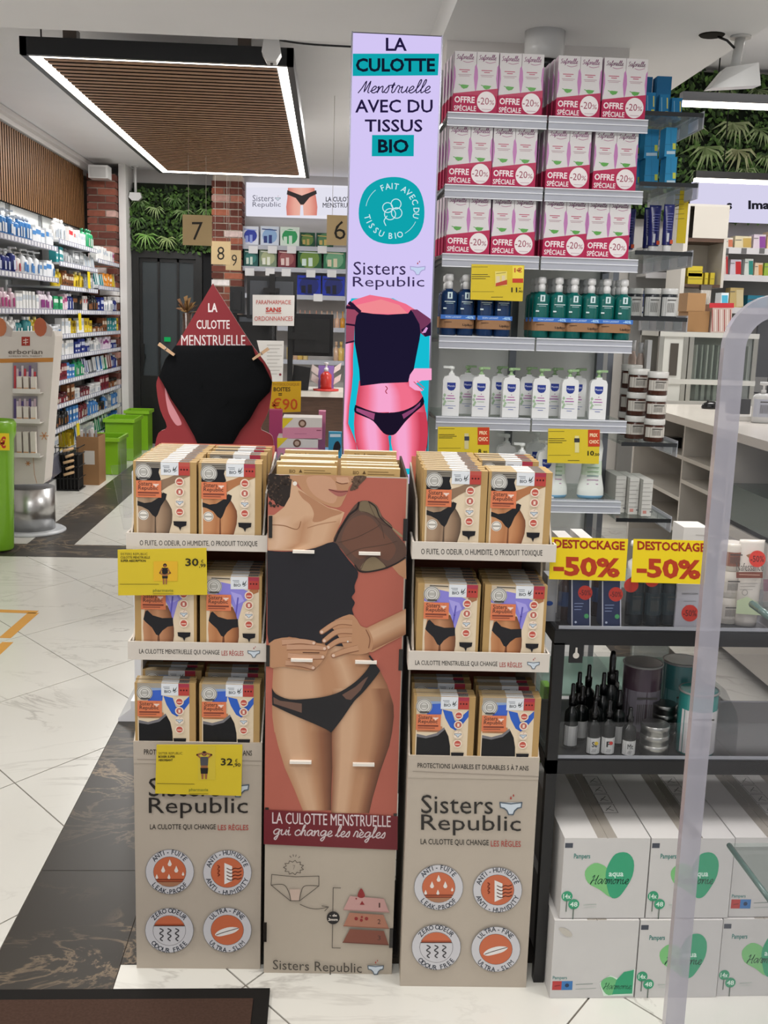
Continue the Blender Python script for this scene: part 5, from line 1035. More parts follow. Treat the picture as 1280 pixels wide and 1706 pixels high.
# navy tubes standing on white caps
def tube_item(x0, x1, y0, y1, Y, z, label, group, col='#1d2468'):
    a, b = PY(x0, y1, Y), PY(x1, y0, Y); h = b.z-a.z; w = b.x-a.x; c = (a.x+b.x)/2
    r = empty('cream_tube', (c, Y, z), label, 'tube', group)
    MB().lathe([(w*.36, 0), (w*.38, .004), (w*.38, h*.14), (w*.34, h*.16)], '#d9d9da', 12, (c, Y, z)).build('cap', 'gloss', r)
    m = MB(); n = 12; P0 = []; rows_ = ((h*.16, .46, .46), (h*.55, .48, .34), (h*.95, .5, .06), (h, .5, .05)); st_ = len(m.v)
    for zz_, rx, ry in rows_:
        for k in range(n): t = 2*math.pi*k/n; m.v.append((c+w*rx*math.cos(t), Y+w*ry*math.sin(t), z+zz_))
    for i in range(3):
        for k in range(n): j = (k+1) % n; m.idx((st_+i*n+k, st_+i*n+j, st_+(i+1)*n+j, st_+(i+1)*n+k), col, True)
    m.idx([st_+3*n+k for k in range(n)], col); m.build('tube_body', 'gloss', r)
    p = Print(uv_plane((c-w/2, Y-w*.46, z+h), (w, 0, 0), (0, -.0, -h)), FRW, 2e-4, 4)
    for i in range(7): p.stroke([(.22, .2+i*.055), (.75-.05*(i % 3), .2+i*.055)], .012, '#6d74b4')
    p.rect(.3, .6, .5, .78, '#c9ccd8'); p.rect(.62, .74, .88, .82, '#c8502e'); p.build('printed_back', r)
for x0, x1, Y in ((1036, 1062, 3.72), (1070, 1092, 3.62), (1078, 1104, 3.5), (1102, 1126, 3.44)): tube_item(x0, x1, 330, 410, Y, Z[2]+.001, 'navy blue cream tube standing on its white cap on the third end shelf', 'navy tubes third end shelf')
for x0, x1, Y in ((1046, 1058, 3.85), (1067, 1082, 3.8), (1088, 1102, 3.76)): tube_item(x0, x1, 440, 485, Y, Z[3]+.001+.07 if False else Z[3]+.001, 'small navy tube standing behind the white-labelled jars', 'small navy tubes fourth end shelf', '#1b3560')
pbox('yellow_notice', 1127, 318, 1149, 405, 3.5, .002, '#c9b021', 'yellow notice card behind the navy tubes', 'notice', None, lambda p: [p.stroke([(1126, 325+8*i), (1140, 324+8*i)], 1, '#8a7a1c') for i in range(6)])
for x, Y in ((1056, 3.62), (1086, 3.53), (1114, 3.44)): vessel('cosmetic_jar', x, 468, 516, Y, 27, [(.96, 0), (1, .02), (1, .72), (.95, .76), (.95, .8)], 'white-labelled jar with white lid on the fourth end shelf', 'jar', 'white-labelled jars fourth end shelf', '#2b3036', cap=([(1., .8), (1.02, .81), (1.02, .98), (.98, 1)], '#dcdcda'), lab=(.04, .7, '#d6d6d4', '|'), zb=Z[3]+.001)
for x, Y in ((1045, 3.7), (1058, 3.62)): vessel('clear_bottle', x, 578, 722, Y+.2, 13, [(.95, 0), (1, .03), (1, .8), (.6, .86), (.6, .9)], 'slim clear bottle with silver cap behind the brown jars', 'bottle', 'slim clear bottles', '#b9a69c', cap=([(.66, .88), (.66, 1.)], '#c6c6c8'), zb=Z[4]+.001)
pbox('white_carton', 1069, 572, 1087, 722, 3.78, .04, '#d9d9da', 'plain white upright carton behind the brown jars', 'box', zb=Z[4]+.001)
for c_, Y, x in ((0, 3.62, 1045), (1, 3.5, 1057), (2, 3.42, 1089)):
    for lv in range(3): vessel('brown_jar', x-lv*0+(0 if c_ else 0), 690, 728, Y, 33, [(.96, 0), (1, .03), (1, .68), (.94, .72), (.94, .74)], 'brown jar with white lid and white label, ' + ('bottom', 'middle', 'top')[lv] + ' of a stack of three', 'jar', 'brown jars '+str(lv), '#4a2a20', cap=([(1.02, .74), (1.04, .76), (1.04, .98), (1., 1)], '#dedcd8'), lab=(.2, .64, '#cfcac2', '|'), zb=Z[4]+.0015+lv*(PY(x, 690, Y).z-PY(x, 728, Y).z+.0012))
def carton_draw(a, b, t, q):
    def f(p):
        for i in range(7): p.stroke([(a+2, t+6+i*7), (b-2-(i % 2)*4, t+6+i*7)], .9, '#9a9894')
        p.rect(a+3, q-9, a+9, q-4, '#c98a80'); p.stroke([(b-6, q-7), (b-2, q-7)], 2, '#6a6a6a')
    return f
for x0, x1, Y in ((1024, 1045, 3.48), (1047, 1067, 3.45), (1069, 1090, 3.42)): pbox('white_carton', x0, 788, x1, 848, Y, .16, '#cfcdc8', 'white printed carton in the row of three on the lowest end shelf', 'box', 'row of three white cartons', carton_draw(x0, x1, 788, 848), zb=Z[5]+.001)
# ================================================================== BLACK METAL RACK WITH ACRYLIC BINS
RX0, RX1, RY0, RY1 = .503, 1.36, 2.17, 2.55
D1, D2 = .848, .549
rk = empty('metal_rack', (.93, 2.36, 0), 'black metal rack holding clearance goods above white nappy boxes', 'rack')
for x in (RX0, RX1-.024):
    for y in (RY0, RY1-.024): MB().box(x, y, 0, x+.024, y+.024, D1-.03, '#121214').build('leg', 'black_metal', rk)
for z in (D1, D2):
    b = MB(); b.box(RX0, RY0, z-.034, RX1, RY0+.02, z-.002, '#131315'); b.box(RX0, RY1-.02, z-.034, RX1, RY1, z-.002, '#131315'); b.box(RX0, RY0+.02, z-.034, RX0+.02, RY1-.02, z-.002, '#131315'); b.box(RX1-.02, RY0+.02, z-.034, RX1, RY1-.02, z-.002, '#131315'); b.build('shelf_frame', 'black_metal', rk)
    MB().box(RX0+.002, RY0+.002, z-.002, RX1-.002, RY1-.002, z, '#1b1b1d').build('shelf_board', 'black_metal', rk)
MB().box(RX0+.035, RY0+.001, D1-.075, RX0+.065, RY0+.005, D1-.034, '#141416').build('bracket_plate', 'black_metal', rk)
MB().lathe([(.006, 0), (.006, .002)], '#cfcdc8', 10, (0, 0, 0)).mesh('x') if False else None
p = Print(uv_plane((RX0+.05, RY0+.001, D1-.058), (1, 0, 0), (0, 0, 1)), FRW, 1e-4, 2); p.disc(0, 0, .007, '#c9c4bb', 14); p.poly([(-.003, 0), (.003, 0), (.002, .018), (-.002, .018)], '#c9c4bb'); p.build('keyhole', rk)
def bin_(z, y0, y1, xs, h0, h1, label, par):
    q = empty('acrylic_bin', ((xs[0]+xs[-1])/2, (y0+y1)/2, z), label, 'bin')
    MB().box(xs[0], y0, z+.001, xs[-1], y0+.003, z+h0, '#fff').build('front_pane', 'acrylic', q)
    MB().box(xs[0], y1-.003, z+.001, xs[-1], y1, z+h1, '#fff').build('back_pane', 'acrylic', q)
    for x in xs: 
        poly = [(y0+.003, z+.001), (y1-.003, z+.001), (y1-.003, z+h1)]+[(y0+.003+.1*(1-math.sin(t)), z+h1-.06*(1-math.cos(t))) for t in (0, .5, 1., 1.57)][:0]+[(y0+.09, z+h1), (y0+.05, z+h1-.015), (y0+.02, z+h0+.02), (y0+.003, z+h0)]
        MB().prism(poly, x, x+.003, '#fff', axis='x').build('divider', 'acrylic', q)
    MB().box(xs[0], y0-.001, z+.0005, xs[-1], y0, z+.008, '#fff').build('front_edge', 'rail', q)
xm = PY(1046, 1000, 2.19).x
bin_(D1, 2.176, 2.54, (.512, xm, .985, 1.345), .11, .155, 'clear acrylic bin on the top of the rack, full of clearance products', rk)
bin_(D2, 2.176, 2.54, (.512, .690, .93, 1.345), .085, .13, 'clear acrylic bin on the middle deck, holding dropper bottles and tins', rk)
zt = D1+.001; zm = D2+.001
def sticker(p, x, y, r=14, t='-50%'): p.disc(x, y, r, '#d8392a', 20); p.text(t, x-r*.8, y-r*.38, x+r*.8, y+r*.38, '#5a1410', .01)
def navy(a, b, t, q):
    def f(p): p.rect(a, t, b, q, '#c9ccd6'); p.rect(a+2, t, b-2, q-2, '#20305a'); sticker(p, b-9, t+22, 12); [p.stroke([(a+5, t+40+5*i), (a+20-2*i, t+40+5*i)], 1, '#9fb0d8') for i in range(3)]; p.disc(b-7, q-18, 4, '#4fae6a', 10); p.disc(a+7, q-8, 2, '#c9d2e8', 8)
    return f
pbox('skincare_carton', 953, 955, 985, 1034, 2.19, .05, '#27375f', 'navy carton with red -50% sticker standing next to the light grey carton', 'box', 'navy discount cartons', navy(953, 985, 955, 1034), zb=zt)
pbox('skincare_carton', 1004, 958, 1036, 1035, 2.19, .05, '#27375f', 'navy carton with red -50% sticker standing next to the dark teal bottles', 'box', 'navy discount cartons', navy(1004, 1036, 958, 1035), zb=zt)
pbox('skincare_carton', 909, 955, 930, 1030, 2.23, .05, '#9a9ca0', 'light grey carton with blue oval in the rack corner by the stand', 'box', None, lambda p: p.disc(916, 1000, 6, '#2c4a8c', 14, 4), zb=zt)
for x, Y in ((940, 2.25), (995, 2.29)): vessel('amber_bottle', x, 950, 1030, Y, 26, [(.95, 0), (1, .03), (1, .7), (.5, .82), (.4, .84), (.4, 1)], 'dark amber bottle between the navy cartons', 'bottle', 'amber bottles top rack', '#2c1c20', zb=zt, lab=(.3, .6, '#26406c'))
for i, (x, Y) in enumerate(((1055, 2.225), (1085, 2.22), (1112, 2.225))): vessel('shampoo_bottle', x, 945, 1035, Y, 29, [(.95, 0), (1, .03), (1, .75), (.8, .82), (.5, .86), (.5, .9)], 'dark teal bottle under the second clearance sign', 'bottle', 'dark teal bottles top rack', '#15222a', zb=zt, cap=([(.55, .88), (.55, 1.)], '#0d0d10'), lab=(.2, .6, '#1b3038', '|'))
for x, y, Y in ((1052, 975, 2.192), (1087, 966, 2.189)):
    q = PY(x, y, Y); g = MB(); g.lathe([(.016, 0), (.016, .0006)], '#d8392a', 20); o = g.build('discount_sticker', 'paper', None, False, (q.x, Y, q.z)); o.rotation_euler.x = math.pi/2
    tag(o, 'round red discount sticker on a dark teal bottle', 'sticker', 'round stickers on teal bottles')
def white_draw(p): p.text('DERMOCLEAN', 1137, 982, 1163, 985, '#555555', .01); p.stroke([(1140, 996), (1160, 996)], .8, '#888888'); p.stroke([(1143, 1003), (1157, 1003)], .8, '#888888'); sticker(p, 1150, 1016, 14)
pbox('skincare_carton', 1124, 968, 1170, 1039, 2.2, .05, '#b9b9c2', 'pale white carton with round red -50% sticker on its lower front', 'box', None, white_draw, zb=zt)
for lv in range(3): vessel('cream_jar', 1209, 990, 1035, 2.25, 38, [(.96, 0), (1, .03), (1, .9), (.96, .95), (.9, 1)], 'cream jar with grey text band, ' + ('bottom', 'middle', 'top')[lv] + ' of its stack behind the screen post', 'jar', 'stacked cream jars '+str(lv), '#cdc6ba', zb=zt+lv*.0605, lab=(.2, .7, '#c6bfb4' if lv < 2 else '#8a5a4a', '|'))
def tube2(x0, x1, y0, y1, Y, col, label, draw):
    a, b = PY(x0, y1, Y), PY(x1, y0, Y); h = b.z-a.z; w = b.x-a.x; c = (a.x+b.x)/2
    r = empty('cream_tube', (c, Y, zt), label, 'tube'); m = MB(); n = 14
    for f, rx, ry in ((.0, .42, .36), (.06, .44, .4), (.4, .46, .34), (.96, .5, .08), (1., .5, .06)):
        for k in range(n): t = 2*math.pi*k/n; m.v.append((c+w*rx*math.cos(t), Y+w*ry*math.sin(t), zt+f*h))
    for i in range(4):
        for k in range(n): j = (k+1) % n; m.idx((i*n+k, i*n+j, (i+1)*n+j, (i+1)*n+k), col, True)
    m.idx(list(range(4*n, 5*n)), col); m.idx(list(range(n))[::-1], col); m.build('tube_body', 'gloss', r)
    p = Print(px_plane((0, Y-w*.41, 0), FRW), FRW, 1e-4, 2); draw(p); p.build('printed_front', r)
def naf(p):
    p.text('Nafessance', 1227, 938, 1272, 951, '#55504c', .0); p.rect(1227, 953, 1271, 963, '#7a4030'); p.stroke([(1232, 957), (1266, 958)], 1.2, '#c9a08c'); sticker(p, 1262, 931, 14)
    [p.stroke([(1233, 972+5*i), (1262-4*i, 972+5*i)], .9, '#9a968e') for i in range(3)]; p.ring(1241, 987, 5, 1, '#8a8680', 12); p.poly([(1228, 1000), (1245, 994), (1262, 1003), (1268, 1025), (1226, 1022)], '#c3d2a8'); p.poly([(1243, 925), (1250, 922), (1248, 930)], '#9a6a4a')
tube2(1220, 1276, 896, 1036, 2.23, '#d6cfc4', 'wide cream tube with brown band and red -50% sticker', naf)
tube2(1268, 1310, 905, 1030, 2.3, '#c9b9b4', 'pale tube with a plum band beside the wide cream tube', lambda p: (p.rect(1272, 965, 1306, 985, '#8a3a5c')))
# goods standing behind the clearance signs
for i, (x0, x1) in enumerate(((906, 936), (938, 968), (970, 998))): pbox('white_carton', x0, 890, x1, 1000, 2.3+.02*i, .16, '#d0cdc9', 'white carton with blue edge behind the first clearance sign', 'box', 'white cartons behind the first sign', zb=zt+.0, top='#d9d6d2')
vessel('pump_bottle', 1060, 905, 990, 2.4, 34, [(.95, 0), (1, .03), (1, .8), (.4, .9), (.4, 1)], 'white pump bottle behind the second clearance sign', 'bottle', None, '#d8d8d4', zb=zt, cap=([(.45, 1.), (.45, 1.1), (.9, 1.12), (.8, 1.2)], '#dededa'))
for i, (x, Y) in enumerate(((1082, 2.34), (1117, 2.34), (1092, 2.28), (1125, 2.28))): vessel('capped_bottle', x, 893, 990, Y, 26, [(.95, 0), (1, .03), (1, .8), (.95, .84)], 'white capped bottle behind the second clearance sign', 'bottle', 'white capped bottles', '#cfd0cc', zb=zt, cap=([(1.02, .84), (1.02, .98), (.95, 1)], '#dcdcd8'))
pbox('white_carton', 1130, 878, 1182, 1000, 2.42, .08, '#cdcac6', 'large white carton at the back of the clearance bin', 'box', None, lambda p: p.stroke([(1160, 890), (1190, 892)], 2, '#b0aca8'), zb=zt)
def dest(pts, x0, x1, y0, lab):
    r_, p = card(pts, 2.174, 'clearance_sign', lab, .001, 'paper', '#e8cc1e', None, 'sign')
    w = x1-x0; p.text('DESTOCKAGE', x0+w*.05, y0+3, x0+w*.965, y0+18, '#9c2f16', .035, skew=4); p.text('-50%', x0+w*.04, y0+31, x0+w*.9, y0+64, '#b03a1c', .04, skew=4); p.build('lettering', r_)
dest([(915, 965), (1042, 968), (1047, 898), (918, 895)], 917, 1046, 895, 'yellow DESTOCKAGE -50% sign on the bin next to the cardboard stand')
dest([(1052, 970), (1174, 973.5), (1180, 901), (1056, 898)], 1056, 1180, 898, 'yellow DESTOCKAGE -50% sign on the bin touching the clear screen post')
# middle deck
DR = [(.95, 0), (1, .02), (1, .52), (.9, .58), (.45, .63), (.42, .68)]
for i, (x, y0, y1, Y, t, dot, lab) in enumerate(((988, 1150, 1237, 2.205, 'Se', '#d8b92a', 'dark dropper bottle labelled Se with a yellow blot'), (1012, 1150, 1239, 2.205, 'P', '#c8332c', 'dark dropper bottle labelled P with a red blot'), (1047, 1163, 1241, 2.2, 'Mt', None, 'dark dropper bottle labelled Mt beside the tins'))):
    vessel('dropper_bottle', x, y0, y1, Y, 23, DR, lab, 'bottle', None, '#0f1312', zb=zm, cap=([(.5, .66), (.52, .8), (.32, .82), (.3, .98), (.2, 1)], '#0b0b0c'), lab=(.03, .33, '#d5d6d4', t)+((dot,) if dot else ()))
for i, (x, y0, Y, l) in enumerate(((950, 1125, 2.24, 1), (966, 1140, 2.29, 1), (975, 1120, 2.36, 0), (1000, 1120, 2.3, 0), (1020, 1125, 2.34, 0), (990, 1132, 2.26, 0), (1028, 1140, 2.26, 1), (960, 1128, 2.34, 0))):
    vessel('dropper_bottle', x, y0, 1233-(Y-2.2)*60, Y, 23, DR, 'dark dropper bottle with ' + ('a blank white label behind the lettered ones' if l else 'no label showing, behind the lettered ones'), 'bottle', 'rear dropper bottles '+str(l), '#101413', zb=zm, cap=([(.5, .66), (.52, .8), (.32, .82), (.3, .98), (.2, 1)], '#0b0b0c'), lab=(.05, .36, '#b9bab8') if l else None)
vessel('dropper_bottle', 1012, 1092, 1232, 2.31, 26, [(.95, 0), (1, .02), (1, .5), (.9, .56), (.5, .6), (.45, .63)], 'tallest dark dropper bottle with black rubber bulb on the middle deck', 'bottle', None, '#0f1312', zb=zm, cap=([(.55, .62), (.58, .74), (.4, .75), (.42, .92), (.3, .99), (.15, 1)], '#0a0a0b'))
FLT = [(.97, 0), (1., .06), (1., .5), (1.04, .54), (1.04, .94), (.98, 1.), (.9, .98)]
TIN = [(.97, 0), (1, .03), (1, .2), (1.03, .22), (1.03, .36), (1, .38), (1, .5), (1.03, .52), (1.03, .66), (1, .68), (1, .8), (1.03, .82), (1.03, .96), (.97, .98), (.9, .97)]
[vessel('cosmetic_tin', 1089, 1232, 1249, 2.21, 45, FLT, 'flat aluminium tin in the front stack, '+('bottom', 'middle', 'top')[lv], 'tin', None, '#b4b4b0', 'metal', 22, zm+lv*.0228) for lv in range(3)]; [vessel('cosmetic_tin', 1103, 1224, 1240, 2.285, 38, FLT, 'flat grey tin in the rear stack, '+('bottom', 'second', 'third', 'top')[lv], 'tin', None, '#8f908e', 'metal', 22, zm+lv*.0222) for lv in range(4)]
RIM = ([(1.03, .97), (1.05, .975), (1.05, 1.), (.96, 1.0), (.94, .985)], '#8a8a88')
vessel('powder_can', 1063, 1108, 1225, 2.33, 62, CAN, 'purple brown can with metal rim behind the tins', 'can', None, '#4a3a44', zb=zm, cap=RIM, n=24, lab=(.1, .66, '#77727a', '|'))
vessel('powder_can', 1127, 1112, 1225, 2.36, 60, CAN, 'teal can with metal rim at the back of the middle deck', 'can', None, '#3a6f70', zb=zm, cap=RIM, n=24, lab=(.1, .62, '#5a8485', '|')); vessel('powder_can', 1157, 1145, 1247, 2.225, 62, CAN, 'teal can with white label behind the clear screen post', 'can', None, '#2f7a76', zb=zm, cap=RIM, n=24, lab=(.03, .72, '#c9c7c8', '|'))
# nappy boxes, three across and two high
def heart(p, x, y, s):
    p.blob([(x-.36*s, y-.1*s), (x-.22*s, y-.24*s), (x-.06*s, y-.2*s), (x+.02*s, y-.1*s), (x+.04*s, y+.1*s), (x+.16*s, y+.32*s), (x+.06*s, y+.34*s), (x-.1*s, y+.22*s), (x-.3*s, y+.1*s)], '#7cc07c', 3)
    p.blob([(x+.02*s, y-.24*s), (x+.12*s, y-.4*s), (x+.3*s, y-.42*s), (x+.42*s, y-.28*s), (x+.42*s, y-.02*s), (x+.3*s, y+.24*s), (x+.2*s, y+.36*s), (x+.08*s, y+.34*s), (x+.0*s, y+.1*s), (x-.02*s, y-.08*s)], '#3aa077', 3)
    p.text('aqua', x+.03*s, y-.08*s, x+.27*s, y+.02*s, '#d3ece0', .02); cursive(p, 'Harmonie', x-.26*s, y+.12*s, x+.36*s, .13*s, .012*s, '#2f5c4c', 0, .2)
def nappy(kind):
    def f(p, x0, y0, x1, y1):
        w, h = x1-x0, y1-y0; P_ = lambda a, b: (x0+a*w, y0+b*h)
        if kind == 0:
            p.rect(*P_(.01, .06), *P_(.1, .12), '#474b56'); p.text('Pampers', *P_(.12, .19), *P_(.31, .27), '#3d8078', .02); heart(p, x0+.52*w, y0+.48*h, .72*w)
            for a, b, t in ((.07, .72, '14x'), (.155, .82, '48')): q = P_(a, b); p.disc(*q, .065*w, '#3a9a72', 18); p.text(t, q[0]-.045*w, q[1]-.03*h, q[0]+.045*w, q[1]+.03*h, '#d8ece0', .02); p.stroke([(q[0], q[1]+.05*h), (q[0], q[1]+.19*h)], .012*w, '#5a6a60')
            p.stroke([P_(.27, .83), P_(.42, .82)], 1, '#9ab0a4'); p.stroke([P_(.28, .86), P_(.42, .855)], .8, '#b4c4ba')
        else:
            p.text('Pampers', *P_(.02, .71), *P_(.19, .765), '#5a8a88', .02); p.rect(*P_(.02, .775), *P_(.13, .89), '#b8403e'); p.rect(*P_(.13, .775), *P_(.26, .89), '#3f78b4'); p.stroke([P_(.05, .84), P_(.11, .83)], 2, '#7a2a2a'); p.disc(*P_(.195, .83), .025*w, '#2a3a5a', 12)
            p.stroke([P_(.3, .82), P_(.5, .81)], 1.4, '#7a8a84'); p.stroke([P_(.3, .88), P_(.54, .87)], 1, '#98a6a0')
            if kind == 1: p.poly([P_(.58, .8), P_(.7, .7), P_(.8, .74), P_(.86, .66), P_(.99, .62), P_(.99, .97), P_(.64, .97)], '#d9e8dc'); p.blob([P_(.6, .78), P_(.7, .72), P_(.8, .78), P_(.84, .9), P_(.7, .96), P_(.62, .88)], '#6fb87c', 3); p.poly([P_(.78, .76), P_(.86, .66), P_(.98, .63), P_(.98, .94), P_(.74, .95)], '#36a074'); cursive(p, 'Harmonie', *P_(.63, .88), P_(.96, .88)[0], .07*h, 1.1, '#2f5c4c', 0)
        if kind == 1: p.blob([P_(.05, .1), P_(.12, .09), P_(.2, .15), P_(.21, .2), P_(.13, .19)], '#bdb8ae', 3)
    return f
NB = [(.541, .733), (.736, .924), (.927, 1.115)]; zs = [(.0, .193), (.1945, .388)]
names = {(0, 0): (1, 'white nappy box with small corner heart, bottom of the stack nearest the cardboard stand'), (1, 0): (0, 'white nappy box with big green heart, lower middle under the clear screen post'), (2, 0): (0, 'white nappy box with green heart, bottom row away from the stands'), (0, 1): (0, 'white nappy box with big green heart, top of the stack nearest the cardboard stand'), (1, 1): (0, 'white nappy box with big green heart, upper middle under the clear screen post'), (2, 1): (2, 'white nappy box showing red and blue marks, top row away from the stands')}
for (c_, l_), (kd, lab) in names.items():
    x0, x1 = NB[c_]; z0, z1 = zs[l_]; Y = 2.118+(0 if l_ else -.006)+(c_ == 2)*.004; dx = -.004*l_*0-(.0 if l_ else .012)
    x0, x1 = x0+dx, x1+dx
    r = empty('nappy_box', ((x0+x1)/2, Y, z0), lab, 'box'); d_ = .40
    MB().box(x0, Y, z0+.0005, x1, Y+d_, z1-.002, '#cbc9c7').build('carton', 'paper', r)
    for a, b in ((x0, (x0+x1)/2-.0012), ((x0+x1)/2+.0012, x1)): MB().box(a, Y, z1-.002, b, Y+d_, z1, '#c9c6c3').build('top_flap', 'paper', r)
    MB().box((x0+x1)/2-.022, Y+.001, z1, (x0+x1)/2+.022, Y+d_, z1+.0004, '#fff').build('packing_tape', 'tape', r)
    u = uv_plane((x0, Y, z1), (x1-x0, 0, 0), (0, 0, -(z1-z0))); p = Print(lambda a, b, u=u: u(a/200, b/200), FRW, 8e-5, 2); nappy(kd)(p, 0, 0, 200, 200); p.build('printed_front', r)
    if l_:
        p = Print(uv_plane((x0+.118, Y+.12, z1+.0005), (1, 0, 0), (0, 1, 0)), (0, 0, 1), 1e-4, 2)
        for i in range(4):
            p.stroke([(0, i*.05), (.034, i*.05), (.034, i*.05+.044), (0, i*.05+.044)], .0016, '#4a4846', True); p.stroke([(.008, i*.05+.01), (.026, i*.05+.034)], .002, '#4a4846'); p.stroke([(.026, i*.05+.01), (.012, i*.05+.022)], .002, '#4a4846')
        p.build('handling_marks', r)
# ================================================================== CLEAR COUNTER SCREEN IN THE FOREGROUND
YP = 1.2; sc = empty('counter_screen', (.7, YP, 0), 'clear plastic counter screen with thick rounded milky edge', 'screen guard')
xa, xb, zt_ = .465, 1.35, 1.528; R_ = .05
path = [(xa, .02)]+[(xa+R_-R_*math.cos(t), zt_-R_+R_*math.sin(t)) for t in [i*math.pi/16 for i in range(9)]]+[(xb-R_+R_*math.sin(t), zt_-R_+R_*math.cos(t)) for t in [i*math.pi/16 for i in range(9)]]+[(xb, .02)]
b = MB(); W2, T2 = .0125, .006
def nrm2(i):
    a, c = path[max(0, i-1)], path[min(len(path)-1, i+1)]; dx, dz = c[0]-a[0], c[1]-a[1]; l = math.hypot(dx, dz); return (-dz/l, dx/l)
for i, (x, z) in enumerate(path):
    nx, nz = nrm2(i)
    for s_, y in ((1, -T2), (1, T2), (-1, T2), (-1, -T2)): b.v.append((x+nx*W2*s_, YP+y, z+nz*W2*s_))
for i in range(len(path)-1):
    for k in range(4): j = (k+1) % 4; b.idx((i*4+k, i*4+j, i*4+4+j, i*4+4+k), '#fff')
b.idx((0, 1, 2, 3), '#fff'); n_ = len(path)*4; b.idx((n_-1, n_-2, n_-3, n_-4), '#fff'); b.build('edge_frame', 'plexi_edge', sc)
MB().prism([(x+(W2 if x < .9 else -W2)*0, z) for x, z in path], YP-.0015, YP+.0015, '#fff').build('pane', 'plexi', sc)
for x in (xa-.05, xb-.05): MB().box(x, YP-.12, 0, x+.1, YP+.12, .02, '#c9c9cc').build('foot', 'metal', sc)
# glass side table whose corners show behind the screen
gt = empty('glass_table', (1.2, 1.75, 0), 'two tier glass side table with polished green edges', 'table')
for (cx, cy), (ex, ey), z in (((1217, 1405), (1292, 1505), .5), ((1256, 1002), (1295, 1030), 1.1)):
    a, e = PZ(cx, cy, z), PZ(ex, ey, z); f = Vector((1.5, a.y+.02, z)); g = Vector((1.5, e.y, z))
    b = MB(); b.prism([(e.x, e.y), (g.x, g.y), (f.x, f.y), (a.x, a.y)], z-.008, z, '#dff0ea', axis='z'); b.build('glass_top', 'glass', gt)
    MB().tube([(e.x-.002, e.y, z-.004), (a.x-.002, a.y, z-.004)], .0055, '#4d6660', 8).build('polished_edge', 'gloss', gt)
for x, y in ((1.42, 1.5), (1.42, 1.8)): MB().tube([(x, y, 0), (x, y, 1.1)], .012, '#b9b9bc', 10).build('leg', 'metal', gt)
# low glass display behind the rack
lg = empty('glass_display', (.85, 2.85, 0), 'low glass display case standing behind the black rack', 'display case')
for z in (.2, .5, .78): MB().box(.60, 2.72, z-.006, .95, 3.05, z, '#e6f0ec').build('glass_shelf', 'glass_edge', lg)
for x in (.60, .944): MB().box(x, 2.72, .12, x+.006, 3.05, .80, '#fff').build('glass_side', 'glass', lg)
MB().box(.6, 2.72, 0, .95, 3.05, .12, '#b9b7b4').build('base', 'plaster', lg)
pbox('toothpaste_carton', 905, 1040, 942, 1062, 2.74, .06, '#d6d9d6', 'white and green toothpaste carton lying in the low glass case', 'box', None, lambda p: (p.rect(905, 1049, 942, 1058, '#2c8a58'), p.stroke([(910, 1053.5), (936, 1054)], 2.2, '#cfe6d8'), p.stroke([(910, 1044), (938, 1044)], 1.4, '#8a9a90')), zb=.781)
pbox('green_bag', 900, 1095, 922, 1260, 2.66, .05, '#7cae4a', 'green carrier bag squeezed behind the cardboard stand', 'bag', zb=.26)
# ================================================================== LEFT WALL SHELVING
SX = -2.25
ws = empty('wall_shelving', (-2.45, 9.6, 0), 'long white wall shelving with price rails under the wooden slats', 'shelving')
MB().box(X0+.002, 7.2, .0, X0+.03, 11.75, 2.35, '#d9dbda').build('back_panel', 'plaster', ws)
for y in (7.25, 8.15, 9.15, 10.15, 11.15, 11.72): MB().box(X0+.03, y, 0, X0+.06, y+.025, 2.34, '#a9abad').build('upright', 'metal', ws)
MB().box(X0+.03, 7.3, 0, SX, 11.7, .1, '#c9c9c8').build('base', 'plaster', ws)
def zx(x, y): return PX(x, y, SX).z
yA, yB, yC, yD = 7.3, PX(98, 415, SX).y, PX(163, 430, SX).y, 11.68
low = [zx(199, 520), zx(199, 552), zx(199, 580), zx(200, 612), zx(195, 644), zx(176, 683), zx(176, 717)]
SHV = [('near', yA, yB, [zx(11, 392), zx(15, 454)]), ('middle', yB, yC, [zx(94, 398), zx(101, 437), zx(101, 477)]), ('far', yC, yD, [zx(161, 432), zx(165, 477)])]
rowsL = []
for nm, a, b, zs_ in SHV:
    for i, z in enumerate(zs_): rowsL.append((nm, i, a+.02, b-.02, z))
for i, z in enumerate(low): rowsL.append(('long', i, yA if i < 3 else 8.1, yD, z))
for nm, i, a, b, z in rowsL:
    MB().box(X0+.03, a, z-.016, SX-.004, b, z, '#c6c8cb').build('shelf', 'plaster', ws)
    MB().box(SX-.004, a, z-.03, SX, b, z+.012, '#a3a6b8').build('price_rail', 'gloss', ws)
    t = MB(); y = a+.03
    while y < b-.07: t.box(SX, y, z-.024, SX+.0015, y+.055, z+.006, rnd.choice(('#e3e3e6', '#dcdce2', '#d2d3dc'))); y += .085
    o = t.build('price_tickets', 'paper', ws); o['kind'] = 'stuff'
